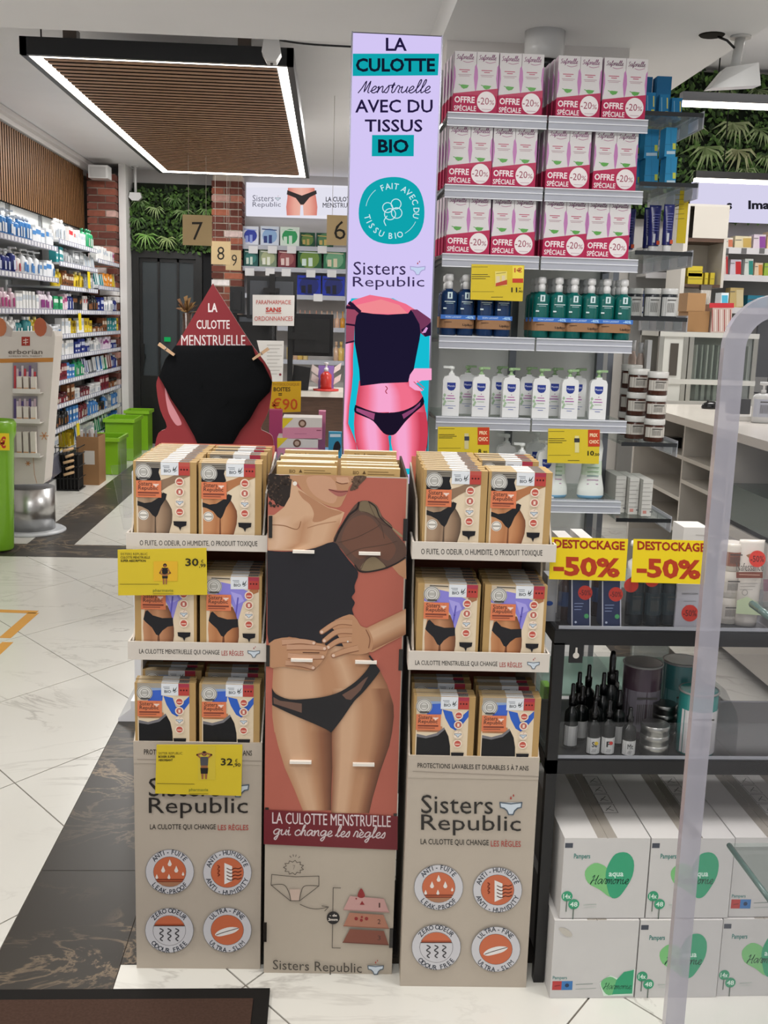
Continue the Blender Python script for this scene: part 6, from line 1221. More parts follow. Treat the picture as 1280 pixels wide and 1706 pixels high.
def goods(kind, w, h, d, c1, c2, c3):
    """a small product facing +X; origin at its front base"""
    b = MB()
    if kind == 'carton':
        b.box(-d, -w/2, 0, 0, w/2, h, c1); b.box(0, -w/2, h*.55, .0006, w/2, h*.8, c2); b.box(0, -w*.35, h*.2, .0006, w*.2, h*.34, c3)
    elif kind == 'bottle':
        b.lathe([(w*.46, 0), (w*.5, .004), (w*.5, h*.7), (w*.4, h*.78), (w*.2, h*.82), (w*.2, h*.84), (w*.24, h*.84), (w*.24, h)], c1, 10, (-w/2, 0, 0), cols=[c1, c1, c1, c1, c1, c3, c3]); b.box(-.001, -w*.3, h*.15, .0012, w*.3, h*.55, c2)
    elif kind == 'pump bottle':
        b.lathe([(w*.46, 0), (w*.5, .004), (w*.5, h*.66), (w*.3, h*.74), (w*.18, h*.76), (w*.18, h*.84), (w*.06, h*.85), (w*.06, h*.92), (w*.2, h*.93), (w*.2, h)], c1, 10, (-w/2, 0, 0), cols=[c1]*4+[c3]*5); b.box(-w/2, -w*.08, h*.93, w*.1, w*.08, h*.99, c3); b.box(-.001, -w*.3, h*.15, .0012, w*.3, h*.5, c2)
    elif kind == 'tube':
        q = []
        b.hexa([(-w*.6, -w*.35, h*.14), (0, -w*.35, h*.14), (0, w*.35, h*.14), (-w*.6, w*.35, h*.14), (-w*.34, -w*.48, h), (-w*.28, -w*.48, h), (-w*.28, w*.48, h), (-w*.34, w*.48, h)], c1, right=c2); b.lathe([(w*.3, 0), (w*.3, h*.15)], c3, 10, (-w*.3, 0, 0))
    else:
        b.lathe([(w*.48, 0), (w*.5, .004), (w*.5, h*.66), (w*.5, h*.68)], c1, 12, (-w/2, 0, 0)); b.lathe([(w*.52, h*.68), (w*.52, h)], c3, 12, (-w/2, 0, 0)); b.box(-.001, -w*.3, h*.15, .0012, w*.3, h*.5, c2)
    me = b.mesh('goods'); me.materials.append(M['gloss' if kind != 'carton' else 'paper']); return me
PAL = {'white blue': ('#dfe2e6', '#4a86c4', '#dfe2e6'), 'white red': ('#e2dedc', '#c4323a', '#d8d4d2'), 'white': ('#e3e3e2', '#b9c2cc', '#e6e6e6'), 'pale pink': ('#dcc0cc', '#b0447e', '#e6d6de'), 'white purple': ('#dcd0dc', '#8a3a80', '#d0c2d4'), 'green': ('#2f9a66', '#d6e6dc', '#1f7a50'), 'blue': ('#3f7fc0', '#dfe6ee', '#dfe6ee'), 'navy': ('#22307a', '#c9d0e6', '#d6d8de'), 'teal': ('#2f8a90', '#dfeaea', '#e6e6e6'), 'black': ('#1d2024', '#8a5a3a', '#2b2b2e'), 'amber': ('#7a4a2a', '#d6c8b4', '#241c18'), 'orange': ('#d98a2a', '#efe2c8', '#e8d8c0'), 'yellow': ('#d8bc2a', '#8a7020', '#e6d890'), 'dark red': ('#7a2430', '#d8c0bc', '#4a1820'), 'grey': ('#9fa3a6', '#d8dadc', '#6d7074')}
MESH = {}
HT = {'pump bottle': (.075, .19), 'bottle': (.065, .18), 'tube': (.06, .15), 'carton': (.075, .14), 'jar': (.075, .09)}
def place_row(nm, i, a, b, z, hmax, kinds, cols, step, where):
    y = a+.05; r_ = random.Random(hash((nm, i)) % 1000 if False else (len(nm)*31+i*7))
    kd, cl, n = None, None, 0
    while y < b-.04:
        if n <= 0: kd, cl, n = r_.choice(kinds), r_.choice(cols), r_.randint(2, 5)
        n -= 1; w, h0 = HT[kd]; h = round(min(h0, hmax)*r_.choice((.85, 1., 1.)), 3); k = (kd, cl, h)
        if k not in MESH: MESH[k] = goods(kd, w, h, .06, *PAL[cl])
        o = bpy.data.objects.new(kd.replace(' ', '_'), MESH[k]); C.objects.link(o); o.location = (SX-.02-r_.uniform(0, .02), y, z+.0005); o.rotation_euler.z = r_.uniform(-.12, .12)
        tag(o, f'{cl} {kd} on {where}', kd, f'{cl} {kd}s on {where}'); y += w+step*r_.uniform(.2, 1.)
SPEC = {('near', 0): (['pump bottle', 'bottle', 'carton'], ['white blue', 'white', 'white red', 'blue']), ('near', 1): (['pump bottle', 'bottle', 'carton'], ['white', 'white blue', 'white red', 'navy']), ('middle', 0): (['carton', 'bottle', 'carton'], ['white blue', 'white red', 'green', 'white']), ('middle', 1): (['tube', 'bottle', 'carton'], ['green', 'white', 'grey', 'teal']), ('middle', 2): (['bottle', 'carton'], ['white', 'yellow', 'grey', 'amber']), ('far', 0): (['carton'], ['white red', 'pale pink', 'white']), ('far', 1): (['tube', 'carton'], ['orange', 'teal', 'yellow']),
 ('long', 0): (['carton', 'bottle', 'carton'], ['pale pink', 'white purple', 'white red', 'green', 'white', 'black', 'navy']), ('long', 1): (['bottle', 'jar', 'carton'], ['teal', 'white blue', 'amber', 'yellow', 'white']), ('long', 2): (['carton', 'bottle', 'jar'], ['navy', 'white', 'teal', 'white purple', 'white']), ('long', 3): (['carton', 'tube', 'bottle'], ['navy', 'white red', 'blue', 'green', 'dark red', 'grey']), ('long', 4): (['carton', 'jar'], ['navy', 'amber', 'dark red', 'black', 'white']), ('long', 5): (['carton', 'jar', 'bottle'], ['white', 'black', 'dark red', 'blue', 'grey']), ('long', 6): (['carton', 'tube'], ['green', 'white', 'blue', 'yellow', 'white'])}
ORD = ('top', 'second', 'third', 'fourth', 'fifth', 'sixth', 'lowest')
for nm, i, a, b, z in rowsL:
    up = sorted(r[4] for r in rowsL if r[4] > z+.02 and not (r[3] < a+.2 or r[2] > b-.2)); hm = (up[0]-z-.05) if up else .26
    ks, cs_ = SPEC[(nm, i)]
    if nm == 'long': place_row(nm, i, a if i < 3 else 8.6, b, z, max(.06, hm), ks, cs_, .035, f'the {ORD[i]} full-length shelf of the wall shelving')
    else: place_row(nm, i, a, b, z, hm, ks, cs_, .03, f'the {nm} bay {ORD[i]} shelf of the wall shelving')
# hanging yellow shelf cards
for x, y, lab in ((148, 464, 'on an upper rail'), (133, 533, 'on a middle rail'), (130, 716, 'on a low rail')):
    q = PX(x, y, SX+.02); g = MB(); g.hexa([q+Vector(v) for v in ((0, -.04, -.09), (.003, -.04, -.09), (.003, .06, -.09), (0, .06, -.09), (0, -.06, .06), (.003, -.06, .06), (.003, .04, .06), (0, .04, .06))], '#e6cf1e'); o = g.build('shelf_card', 'paper', None, True, tuple(q)); tag(o, f'yellow promotion card hanging {lab} of the wall shelving', 'card')
# ================================================================== WHITE ERBORIAN FLOOR DISPLAY, GREEN BIN, CRATES
ye = 7.05; e0 = PY(20, 880, ye); 
er = empty('cosmetic_display', (PY(30, 880, ye).x, ye, 0), 'white floor display lettered erborian with three trays on a steel drum', 'display stand')
L_ = lambda x, y, Y=ye: PY(x, y, Y)
cx = L_(40, 800).x
MB().lathe([(.235, 0), (.235, .012), (.22, .02)], '#c9ccd0', 28, (cx, ye+.12, 0)).build('foot_plate', 'gloss', er)
MB().lathe([(.165, .02), (.165, L_(30, 815).z)], '#c4c4c4', 28, (cx, ye+.12, 0)).build('steel_drum', 'metal', er)
pts = [(-14, 808), (72, 806), (74, 800), (92, 560), (90, 552), (-30, 552), (-24, 800)]
MB().prism([(L_(x, y).x, L_(x, y).z) for x, y in pts], ye, ye+.2, '#dcd6cf').build('body', 'paper', er)
p = Print(px_plane((0, ye, 0), FRW), FRW, 4e-4, 3)
p.poly([(-24, 598), (89, 596), (88.5, 603), (-24, 605)], '#c8873c'); p.rect(36, 561, 50, 576, '#a83428'); p.stroke([(43, 564), (43, 574)], 1.2, '#e8d8d0'); p.stroke([(39, 567), (47, 566)], 1.2, '#e8d8d0'); p.stroke([(39, 571), (47, 570)], 1.2, '#e8d8d0')
p.text('erborian', 14, 582, 71, 590, '#6a6058', .01); p.text('KOREAN SKIN THERAPY', 15, 592, 71, 594.5, '#8a7a70', .01)
for x, y, s in ((47, 772, 4), (74, 726, 7)):
    for i in range(6): a = i*1.05; p.stroke([(x, y), (x+s*math.cos(a), y+s*math.sin(a))], 1.2, '#c98a50')
p.stroke([(56, 762), (58, 790), (62, 805)], .7, '#c98a50'); p.rect(22, 604, 63, 655, '#8d8790'); p.rect(22, 660, 63, 704, '#8d8790'); p.rect(24, 710, 63, 760, '#b9b2ac')
for i in range(9): p.rect(24+i*4.2, 609+(i % 3)*5, 27.6+i*4.2, 650, ('#c9404a', '#d8c2cc', '#6a4a84', '#d9d0d4')[i % 4]); p.rect(24+i*4.2, 664+(i % 2)*4, 27.6+i*4.2, 700, ('#5a4a84', '#d2c4d0', '#c9b2be')[i % 3])
p.build('print', er)
for t_, y in enumerate((655, 705, 762)):
    a, b = L_(21, y, ye-.1), L_(66, y-6, ye-.1); tr = MB(); tr.box(a.x, ye-.09, a.z, b.x, ye, a.z+.006, '#e0dcd6'); tr.box(a.x, ye-.095, a.z, b.x, ye-.09, a.z+.03, '#e3e0db'); tr.build('tray', 'paper', er)
    for i, x in enumerate((34, 45, 57)):
        hh = (.1, .1, .16)[t_]; c = L_(x, y, ye-.05).x
        g = MB(); g.box(c-.016, ye-.07, a.z+.0065, c+.016, ye-.03, a.z+.0065+hh, '#e3ddd4'); g.box(c-.016, ye-.0706, a.z+.02, c+.016, ye-.07, a.z+.035, '#d9a878'); o = g.build('cream_carton', 'paper', None, True, (c, ye-.05, a.z)); tag(o, f'slim white cream carton on the {ORD[t_] if t_ < 2 else "bottom"} tray of the erborian display', 'box', f'cream cartons on erborian tray {t_}')
for (x, y, r_, c1) in ((67, 545, 13, '#b9603c'), (0, 545, 11, '#c97a52')):
    q = L_(x, y, ye-.006); g = empty('display_topper', q, 'copper leaf shaped topper on the corner of the erborian display' if x else 'copper and white round topper at the aisle end of the erborian display', 'decoration')
    s_ = .055; MB().prism([(q.x+s_*math.cos(t)*(.75), q.z+s_*math.sin(t)*1.1) for t in [i*.524 for i in range(12)]], ye-.006, ye-.002, c1).build('copper_leaf', 'gloss', g); MB().prism([(q.x+.02, q.z+.05), (q.x+.08, q.z-.01), (q.x+.07, q.z-.06), (q.x+.0, q.z-.05)], ye-.0015, ye-.0005, '#c9c0bc').build('paper_leaf', 'paper', g)
yb = 6.55; c = PY(-2, 900, yb).x
gb = empty('green_bin', (c, yb, 0), 'tall lime green bin with yellow euro poster', 'bin')
MB().lathe([(.085, .01), (.09, 0.02), (.112, .70), (.125, .74), (.128, .80), (.115, .82), (.105, .80), (.1, .6), (.001, .58)], '#7cb32e', 26, (c, yb, 0)).build('body', 'gloss', gb)
a, b = PY(-8, 750, yb-.14), PY(15, 722, yb-.14)
r_ = MB(); r_.box(a.x, yb-.14, a.z, b.x, yb-.138, b.z, '#e8cf2a'); r_.build('poster', 'paper', gb); p = Print(px_plane((0, yb-.14, 0), FRW), FRW, 3e-4, 2); p.text('€', 0, 727, 10, 747, '#c0352a', .04); p.build('euro_sign', gb)
def crate(x, y, w, d, h, lab):
    r = empty('plastic_crate', (x, y, 0), lab, 'crate'); b = MB(); c_, t = '#86bd2a', .008; z = .003
    b.box(x-w/2, y-d/2, z, x+w/2, y+d/2, z+t, c_)
    for a0, b0, a1, b1 in ((-w/2, -d/2, w/2, -d/2+t), (-w/2, d/2-t, w/2, d/2), (-w/2, -d/2+t, -w/2+t, d/2-t), (w/2-t, -d/2+t, w/2, d/2-t)): b.box(x+a0, y+b0, z+t, x+a1, y+b1, h, c_)
    b.build('tub', 'gloss', r); m = MB(); e = .018
    for a0, b0, a1, b1 in ((-w/2-e, -d/2-e, w/2+e, -d/2), (-w/2-e, d/2, w/2+e, d/2+e), (-w/2-e, -d/2, -w/2, d/2), (w/2, -d/2, w/2+e, d/2)): m.box(x+a0, y+b0, h-.03, x+a1, y+b1, h+.004, '#93c936')
    m.build('rim', 'gloss', r)
q = PZ(172, 792); crate(q.x, q.y+.25, .26, .42, .34, 'lime green plastic crate nearest the cardboard box below the wall shelving'); q = PZ(196, 776); crate(q.x-.05, q.y+.6, .28, .48, .42, 'lime green plastic crate in the middle of the crate row'); q = PZ(208, 762); crate(q.x+.02, q.y+.75, .24, .3, .43, 'lime green plastic crate at the brick pier end of the crate row')
q = PZ(147, 808); r = empty('cardboard_box', (q.x, q.y+.2, 0), 'open brown cardboard box with white label below the wall shelving', 'box')
b = MB(); w, h, d_ = .19, .42, .28; x, y = q.x, q.y
for a0, b0, a1, b1 in ((-w/2, 0, w/2, .006), (-w/2, d_-.006, w/2, d_), (-w/2, .006, -w/2+.006, d_-.006), (w/2-.006, .006, w/2, d_-.006)): b.box(x+a0, y+b0, .006, x+a1, y+b1, h, '#9c7650')
b.box(x-w/2, y, 0, x+w/2, y+d_, .006, '#9c7650'); b.build('carton', 'paper', r); MB().box(x-.03, y-.001, .18, x+.06, y, .30, '#d6d2ca').build('label_sheet', 'paper', r)
g = MB(); [g.box(x-.07+i*.03, y+.05+.03*(i % 3), .3, x-.055+i*.03, y+.1, h+.05+.02*(i % 2), ('#d6d2d0', '#9a9a9c', '#c9c4c8')[i % 3]) for i in range(5)]; tag(g.build('leaflets', 'paper', None, True, (x, y+.08, .3)), 'bundle of grey and white leaflets in the cardboard box', 'leaflets')
q = PZ(112, 818); x, y = q.x, q.y; r = empty('wire_basket', (x, y, 0), 'black basket of small goods between drum display and cardboard box', 'basket')
b = MB(); b.box(x-.12, y, .0, x+.1, y+.24, .01, '#141414')
for zz_ in (.1, .2, .3, .36): b.box(x-.12, y, zz_, x+.1, y+.006, zz_+.008, '#1a1a1a'); b.box(x+.094, y, zz_, x+.1, y+.24, zz_+.008, '#1a1a1a'); b.box(x-.12, y, zz_, x-.114, y+.24, zz_+.008, '#1a1a1a')
for i in range(8): b.box(x-.12+i*.03, y, .01, x-.114+i*.03, y+.006, .36, '#1a1a1a')
b.build('basket', 'black_metal', r); MB().box(x-.105, y+.02, .01, x+.085, y+.22, .3, '#1c1b1b').build('dark_liner', 'matte', r)
for i in range(5): tag(MB().tube([(x-.02+.02*(i % 2), y-.03, .14+.05*i), (x+.06, y+.01, .16+.05*i)], .012, '#c9a880', 8).build('wooden_brush', 'paper', None, True, (x, y, .14+.05*i)), 'pale wooden brush end sticking out of the black basket', 'brush', 'brushes in the black basket')
q = PX(90, 770, SX+.022); g = MB(); g.hexa([q+Vector(v) for v in ((-.02, -.25, -.09), (.02, -.25, -.12), (.02, .2, -.1), (-.02, .2, -.07), (-.02, -.25, .02), (.0, -.25, .0), (.0, .2, .05), (-.02, .2, .06))], '#55565e', right='#5f606c', left='#5f606c', front='#c4325a'); tag(g.build('shelf_price_board', 'gloss', None, True, tuple(q)), 'tilted grey price board with pink end above the black basket', 'sign')
# ================================================================== HANGING NUMBER BOARDS
def numb(t, x0, y0, x1, y1, Y, tb, lab):
    a, b = PY(x0, y1, Y), PY(x1, y0, Y); r = empty('number_board', ((a.x+b.x)/2, Y, a.z), lab, 'sign')
    MB().box(a.x, Y, a.z, b.x, Y+.012, b.z, '#bda67e').build('board', 'paper', r); p = Print(px_plane((0, Y, 0), FRW), FRW, 4e-4, 2); p.text(t, *tb, '#221e18', -.005); p.build('numeral', r)
    for s_ in (.2, .8): x = a.x+(b.x-a.x)*s_; MB().tube([(x, Y+.006, b.z), (x, Y+.006, 3.05)], .0016, '#b9b4ac', 5).build('cord', 'matte', r)
numb('7', 304.5, 359, 353, 408, 7.9, (320, 370, 338, 400), 'square wooden board numbered 7 hanging near the plant wall'); numb('8', 352, 402.5, 384.5, 440, 10.2, (362, 411, 374, 433), 'square wooden board numbered 8 hanging before the brick pier'); numb('9', 376, 417, 402, 450, 11.5, (386, 424, 395, 443), 'square wooden board numbered 9 half behind the 8 board'); numb('6', 544, 359.5, 590, 408, 7.9, (557, 368, 576, 399), 'square wooden board numbered 6 beside the lilac totem')
# ================================================================== BACK WALL: LIT SIGN, GIFT SHELVES
YW = 12.2
sn = empty('lit_sign', (0, YW, 2.5), 'long lit white sign with Sisters Republic advert on the back wall', 'sign')
a, b = PY(410, 359, YW), PY(640, 312, YW); MB().box(a.x, YW, a.z, b.x, YW+.08, b.z, '#e8e6f0').build('light_box', 'screen', sn)
p = Print(px_plane((0, YW, 0), FRW), FRW, 6e-4, 2); p.rect(410.5, 312.5, 630, 359, '#e2e1ee')
p.text('Sisters', 421, 325, 456, 335.5, '#6a6a78'); p.text('Republic', 421, 336.5, 468, 347, '#6a6a78'); brief_icon(p, 463, 331, 9)
p.shade([(313, 480, 524), (330, 479, 527), (345, 477, 529), (359, 478, 528)], ['#d07a70', '#e8a898', '#eab6a6', '#e8a898', '#d27c70']); p.poly([(479, 317), (503, 326), (527, 317), (528, 323), (516, 329), (506, 341), (501, 341), (493, 330), (478, 324)], '#3a3434'); p.poly([(501, 342), (505, 342), (506, 359), (500, 359)], '#e2e1ee')
p.text('LA CULOTTE', 543, 328, 592, 336, '#33333c', .02); p.text('MENSTRUELLE', 538, 338, 598, 346, '#33333c', .02); p.build('advert', sn, 'screen')
gs = empty('gift_shelving', (0, YW, 0), 'pale grey back wall shelving stocked with gift boxes', 'shelving')
za = [PY(500, y, YW-.2).z for y in (411, 447, 492, 545, 600)]
GXa, GXb = PY(405, 420, YW).x, 1.3
for z in za:
    MB().box(GXa, YW-.22, z-.02, GXb, YW+.1, z, '#c4c6cc').build('shelf', 'gloss', gs)
    MB().box(GXa, YW-.225, z-.045, GXb, YW-.22, z+.005, '#b0b3bd').build('price_rail', 'gloss', gs)
for x in (GXa, .3, 1.25): MB().box(x, YW+.05, 0, x+.03, YW+.1, 2.4, '#8f9298').build('upright', 'metal', gs)
for i, (x, y) in enumerate(((422, 416), (454, 416), (486, 416), (537, 416), (416, 453), (450, 453), (477, 454), (518, 456), (553, 456), (530, 496))):
    q = PY(x, y, YW-.228); MB().box(q.x-.05, YW-.229, q.z-.04, q.x+.05, YW-.226, q.z+.04, '#dcdcde').build('price_tag', 'paper', gs)
def gift(x0, x1, y0, y1, z, bg, mid, acc, lab):
    def f(p): p.disc((x0+x1)/2, (y0+y1)/2, (x1-x0)*.4, mid, 16); p.rect(x0+(x1-x0)*.45, y0+(y1-y0)*.45, x0+(x1-x0)*.62, y1-3, acc); p.stroke([(x0+3, y0+4), (x1-4, y0+6)], 1.6, acc); p.rect(x0+(x1-x0)*.18, y0+(y1-y0)*.5, x0+(x1-x0)*.36, y1-4, acc)
    pbox('gift_box', x0, y0, x1, y1, YW-.2, .12, bg, lab, 'box', None, f, 'paper', 5e-4, z+.001)
for a in ((404, 431, 379, 409, 0, '#d6dae6', '#2a3a9c', '#8fa0dc', 'white gift box with big royal blue disc print'), (434, 465, 379, 410, 0, '#cfd8e6', '#8fb0d8', '#2a3a7c', 'pale blue gift box with a small bottle print'), (467, 499, 379, 410, 0, '#d9e6dc', '#2f9a5c', '#cfe6d6', 'white gift box with bright green round print'), (500, 525, 387, 410, 0, '#1f4a34', '#5a7a3a', '#b09a5a', 'dark green gift box with leaf print beside the green round one'), (527, 556, 387, 410, 0, '#1f4a3a', '#4a7a50', '#c0a860', 'dark green gift box partly behind the board numbered 6'),
          (406, 430, 419, 448, 1, '#2c5a58', '#3a7a74', '#c9d6cc', 'teal gift box at the brick pier end of the second gift shelf'), (432, 461, 419, 449, 1, '#7a8a74', '#a9b08a', '#dfe2d6', 'sage patterned gift box with pale bottles'), (463, 493, 419, 449, 1, '#7a3a44', '#9a5a5c', '#e0c8c4', 'wine red patterned gift box'), (496, 536, 420, 451, 1, '#2a5a3c', '#6a8a3c', '#cfe0dc', 'green tropical gift box with a white tube print'), (539, 576, 421, 452, 1, '#3a7a5a', '#6aa07c', '#d6cdb0', 'mint green gift box showing three bottles'),
          (495, 535, 458, 490, 2, '#2436a4', '#18246c', '#12142a', 'royal blue gift set on the third shelf, monitor side'), (537, 575, 459, 491, 2, '#2436a4', '#18246c', '#12142a', 'royal blue gift set on the third shelf, totem side')): gift(*a[:4], za[a[4]], *a[5:])
for i, x in enumerate((500, 508, 516, 527, 536, 545, 553, 562, 571)): vessel('perfume_bottle', x, 508, 536, YW-.12, 8, [(.95, 0), (1, .03), (1, .55), (.3, .62), (.25, .66), (.25, 1)], 'slim amber perfume bottle with stick stopper on the fourth gift shelf', 'bottle', 'perfume bottles fourth gift shelf', ('#b98a7a', '#c9a48c', '#c98a2a')[i//4], zb=za[3]+.001)
for i, x in enumerate((482, 492, 500, 509, 560, 568, 576)): vessel('glass_flask', x, 565, 597, YW-.12, 9, [(.95, 0), (1, .03), (1, .62), (.4, .7), (.4, .78), (.5, .78), (.5, 1)], 'small amber and clear flask on the lowest gift shelf', 'bottle', 'flasks lowest gift shelf', ('#c9b27a', '#c4a48a', '#d0b060')[i % 3], zb=za[4]+.001)
# ================================================================== PAYMENT COUNTER WITH MONITORS
YC = 9.3
ct_ = empty('payment_counter', (-.2, YC+.3, 0), 'white topped payment counter with brown front', 'counter')
zct = PY(530, 652, YC).z
MB().box(-1.2, YC, zct-.05, 1.0, YC+.6, zct, '#dcd6ce').build('top', 'gloss', ct_); MB().box(-1.15, YC+.06, 0, .95, YC+.55, zct-.05, '#5a3a2a').build('front', 'brown_wood', ct_)
def monitor(x0, y0, x1, y1, Y, zbase, lab, arm, back=True):
    a, b = PY(x0, y1, Y), PY(x1, y0, Y); r = empty('monitor', ((a.x+b.x)/2, Y, zbase), lab, 'monitor')
    MB().box(a.x, Y, a.z, b.x, Y+.02, b.z, '#101113').build('panel', 'gloss', r); c = (a.x+b.x)/2
    MB().box(a.x+.03, Y-.03, a.z+.03, b.x-.03, Y, b.z-.04, arm).build('rear_shell', 'black_metal', r)
    return r, a, b
r, a, b = monitor(411, 462, 495, 530, YC+.15, zct, 'large grey-black monitor seen from behind above the counter notice', '#3a3d42')
c = (a.x+b.x)/2; MB().box(c-.02, YC+.1, zct, c+.03, YC+.13, b.z+.02, '#0e0e0f').build('stand_pole', 'black_metal', r); MB().box(c-.07, YC+.095, b.z-.14, c+.07, YC+.12, b.z-.1, '#101011').build('mount_plate', 'black_metal', r)
r, a, b = monitor(485, 524, 556, 592, YC-.05, zct, 'black touch monitor seen from behind over the counter', '#0b0b0d')
MB().box(a.x-.03, YC-.07, zct, a.x+.015, YC-.03, b.z-.1, '#0c0c0d').build('stand_pole', 'black_metal', r); MB().box(a.x-.03, YC-.09, b.z-.22, a.x+.22, YC-.075, b.z-.16, '#0d0d0e').build('arm', 'black_metal', r)
r, a, b = monitor(383, 478, 408, 522, YC+.1, zct, 'small tilted black customer display beside the brick pier', '#17181b'); MB().box(a.x+.02, YC+.13, zct, a.x+.06, YC+.16, a.z+.02, '#0c0c0d').build('stand_pole', 'black_metal', r)
a, b = PY(300, 560, YC+.2), PY(460, 526, YC+.2); r = empty('receipt_printer', ((a.x+b.x)/2, YC+.2, zct), 'black till and printer block behind the red drop', 'printer')
MB().box(a.x+.5, YC+.22, zct, b.x, YC+.45, b.z, '#16171a').build('case', 'black_metal', r); MB().box(a.x+.52, YC+.215, b.z-.06, b.x-.02, YC+.22, b.z-.02, '#5a5d62').build('slot', 'metal', r)
def notice(pts, Y, lab, col, draw, foot=None, name='notice', th=.004):
    r_, p = card(pts, Y, name, lab, th, 'paper', col, None, 'notice', 3e-4); draw(p); p.build('lettering', r_)
    if foot is not None:
        q = [PY(x, y, Y) for x, y in pts]; c = (q[0].x+q[1].x)/2; MB().box(c-.01, Y+th, foot, c+.01, Y+th+.008, max(q[0].z, foot+.02), '#c9c9c9').build('support', 'acrylic', r_); MB().box(c-.06, Y+th-.03, foot, c+.06, Y+th+.05, foot+.004, '#d0d0d0').build('foot', 'acrylic', r_)
    return r_
def d1(p): p.text('PARAPHARMACIE', 427, 500, 485, 507, '#b8433c', .0); p.text('SANS', 443, 512, 469, 520, '#b8433c', .04); p.stroke([(443, 522), (469, 522)], .8, '#b8433c'); p.text('ORDONNANCES', 424, 527, 488, 534.5, '#b8433c', .0)
notice([(421, 542), (490, 543), (491, 492), (421, 491)], YC-.14, 'white notice reading PARAPHARMACIE SANS ORDONNANCES on a clear stand', '#d2cfcc', d1, zct)
def d2(p): [p.stroke([(445, 575+6*i), (470-4*(i % 3), 575+6*i)], .8, '#9a9692') for i in range(9)]; p.disc(467, 624, 2.2, '#7a2030', 8)
notice([(446, 640), (471, 640), (473, 568), (428, 567)], YC-.2, 'white price sheet hanging on the counter beside the briefs', '#d9d7d4', d2, zct-.06, 'price_sheet')
def d3(p): p.text('PHYSIOLOGIQUE', 455, 638, 499, 643.5, '#b8861c', .02); p.text('BOITES', 456, 645, 484, 652, '#4a3410', .02); p.text('=', 464, 655, 470, 659, '#4a3410', .02); p.text('€90', 453, 663, 496, 683, '#d0561c', .01)
Yp = 5.6
notice([(449, 688), (501, 686), (502, 635), (452, 636)], Yp, 'orange yellow poster reading BOITES = €90 behind the pink boxes', '#dcae22', d3, PY(500, 760, 5.2).z-.02, 'promotion_poster')
# soap bottle on red tray and tidy
r = empty('soap_display', PY(543, 652, YC+.05), 'red liquid soap bottle with leaflets on a red tray', 'display'); q = PY(543, 652, YC+.05); q.z = zct
MB().lathe([(.11, 0), (.115, .004), (.115, .016), (.1, .018)], '#c23a34', 20, (q.x, YC+.1, zct)).build('tray', 'gloss', r); MB().lathe([(.048, .018), (.05, .022), (.05, .14), (.03, .16), (.02, .17)], '#b8322c', 16, (q.x, YC+.1, zct)).build('bottle', 'gloss', r); MB().lathe([(.02, .17), (.02, .2), (.01, .2), (.01, .23), (.02, .235), (.02, .25)], '#cfc8cc', 10, (q.x, YC+.1, zct)).build('pump', 'gloss', r); MB().box(q.x-.07, YC+.16, zct+.018, q.x+.07, YC+.165, zct+.22, '#8a6ab0').build('leaflet_holder', 'gloss', r)
for i, (dx, dz) in enumerate(((-.1, .18), (.1, .2), (-.1, .1), (.1, .1))): b = MB(); s_ = 1 if dx < 0 else -1; b.hexa([(q.x+dx-.035, YC+.155, zct+dz+.02*s_-.03), (q.x+dx+.025, YC+.155, zct+dz-.02*s_-.03), (q.x+dx+.025, YC+.158, zct+dz-.02*s_-.03), (q.x+dx-.035, YC+.158, zct+dz+.02*s_-.03), (q.x+dx-.025, YC+.155, zct+dz+.02*s_+.03), (q.x+dx+.035, YC+.155, zct+dz-.02*s_+.03), (q.x+dx+.035, YC+.158, zct+dz-.02*s_+.03), (q.x+dx-.025, YC+.158, zct+dz+.02*s_+.03)], '#d8c8c4'); b.build('leaflet', 'paper', r)
q = PY(500, 648, YC); r = empty('card_terminal', (q.x, YC+.1, zct), 'black card terminal with cable under the touch monitor', 'card terminal'); MB().prism([(q.x-.08, zct+.001), (q.x+.07, zct+.001), (q.x+.09, zct+.2), (q.x-.06, zct+.22)], YC+.08, YC+.12, '#141416').build('body', 'black_metal', r); MB().tube(spl([(q.x-.07, YC+.07, zct+.01), (q.x-.1, YC+.06, zct+.15), (q.x-.07, YC+.07, zct+.3)], 4), .006, '#0c0c0c', 6).build('cable', 'gloss', r)
# table of boxed milk in front of the counter
tb = empty('sales_table', (-.15, Yp, 0), 'blue covered sales table carrying pink and white boxes', 'table'); zt2 = PY(500, 760, 5.2).z-.02
MB().box(-.33, 5.1, zt2-.03, .32, 5.75, zt2, '#3a7fae').build('top', 'paper', tb); MB().box(-.31, 5.12, 0, .30, 5.73, zt2-.03, '#c9c9c9').build('skirt', 'paper', tb)
def milk(x0, y0, x1, y1, Y, z, lab):
    def f(p): p.rect(x0, y0+(y1-y0)*.46, x1, y1, '#d48aa4'); p.poly([(x0, y0), (x0+18, y0), (x0, y0+18)], '#dfc62a'); p.disc(x0+33, y0+9, 6.6, '#6a4a3c', 16); p.disc(x0+33, y0+9, 4, '#b9a090', 12); p.stroke([(x1-9, y0+(y1-y0)*.6), (x1-2, y0+(y1-y0)*.6)], 1.4, '#8a4a60'); p.stroke([(x0+20, y1-8), (x1-26, y1-8)], 1, '#b8708c')
    return pbox('boxed_milk', x0, y0, x1, y1, Y, .16, '#d6d0cc', lab, 'box', None, f, 'paper', 2e-4, z, right='#d48aa4', left='#cf849e')
o = milk(471, 690, 537, 724, 5.2, zt2+.001+.105, 'pink and white box with yellow corner, upper of the stack')
milk(462, 726, 530, 762, 5.2, zt2+.001, 'pink and white box with yellow corner, lower of the stack')
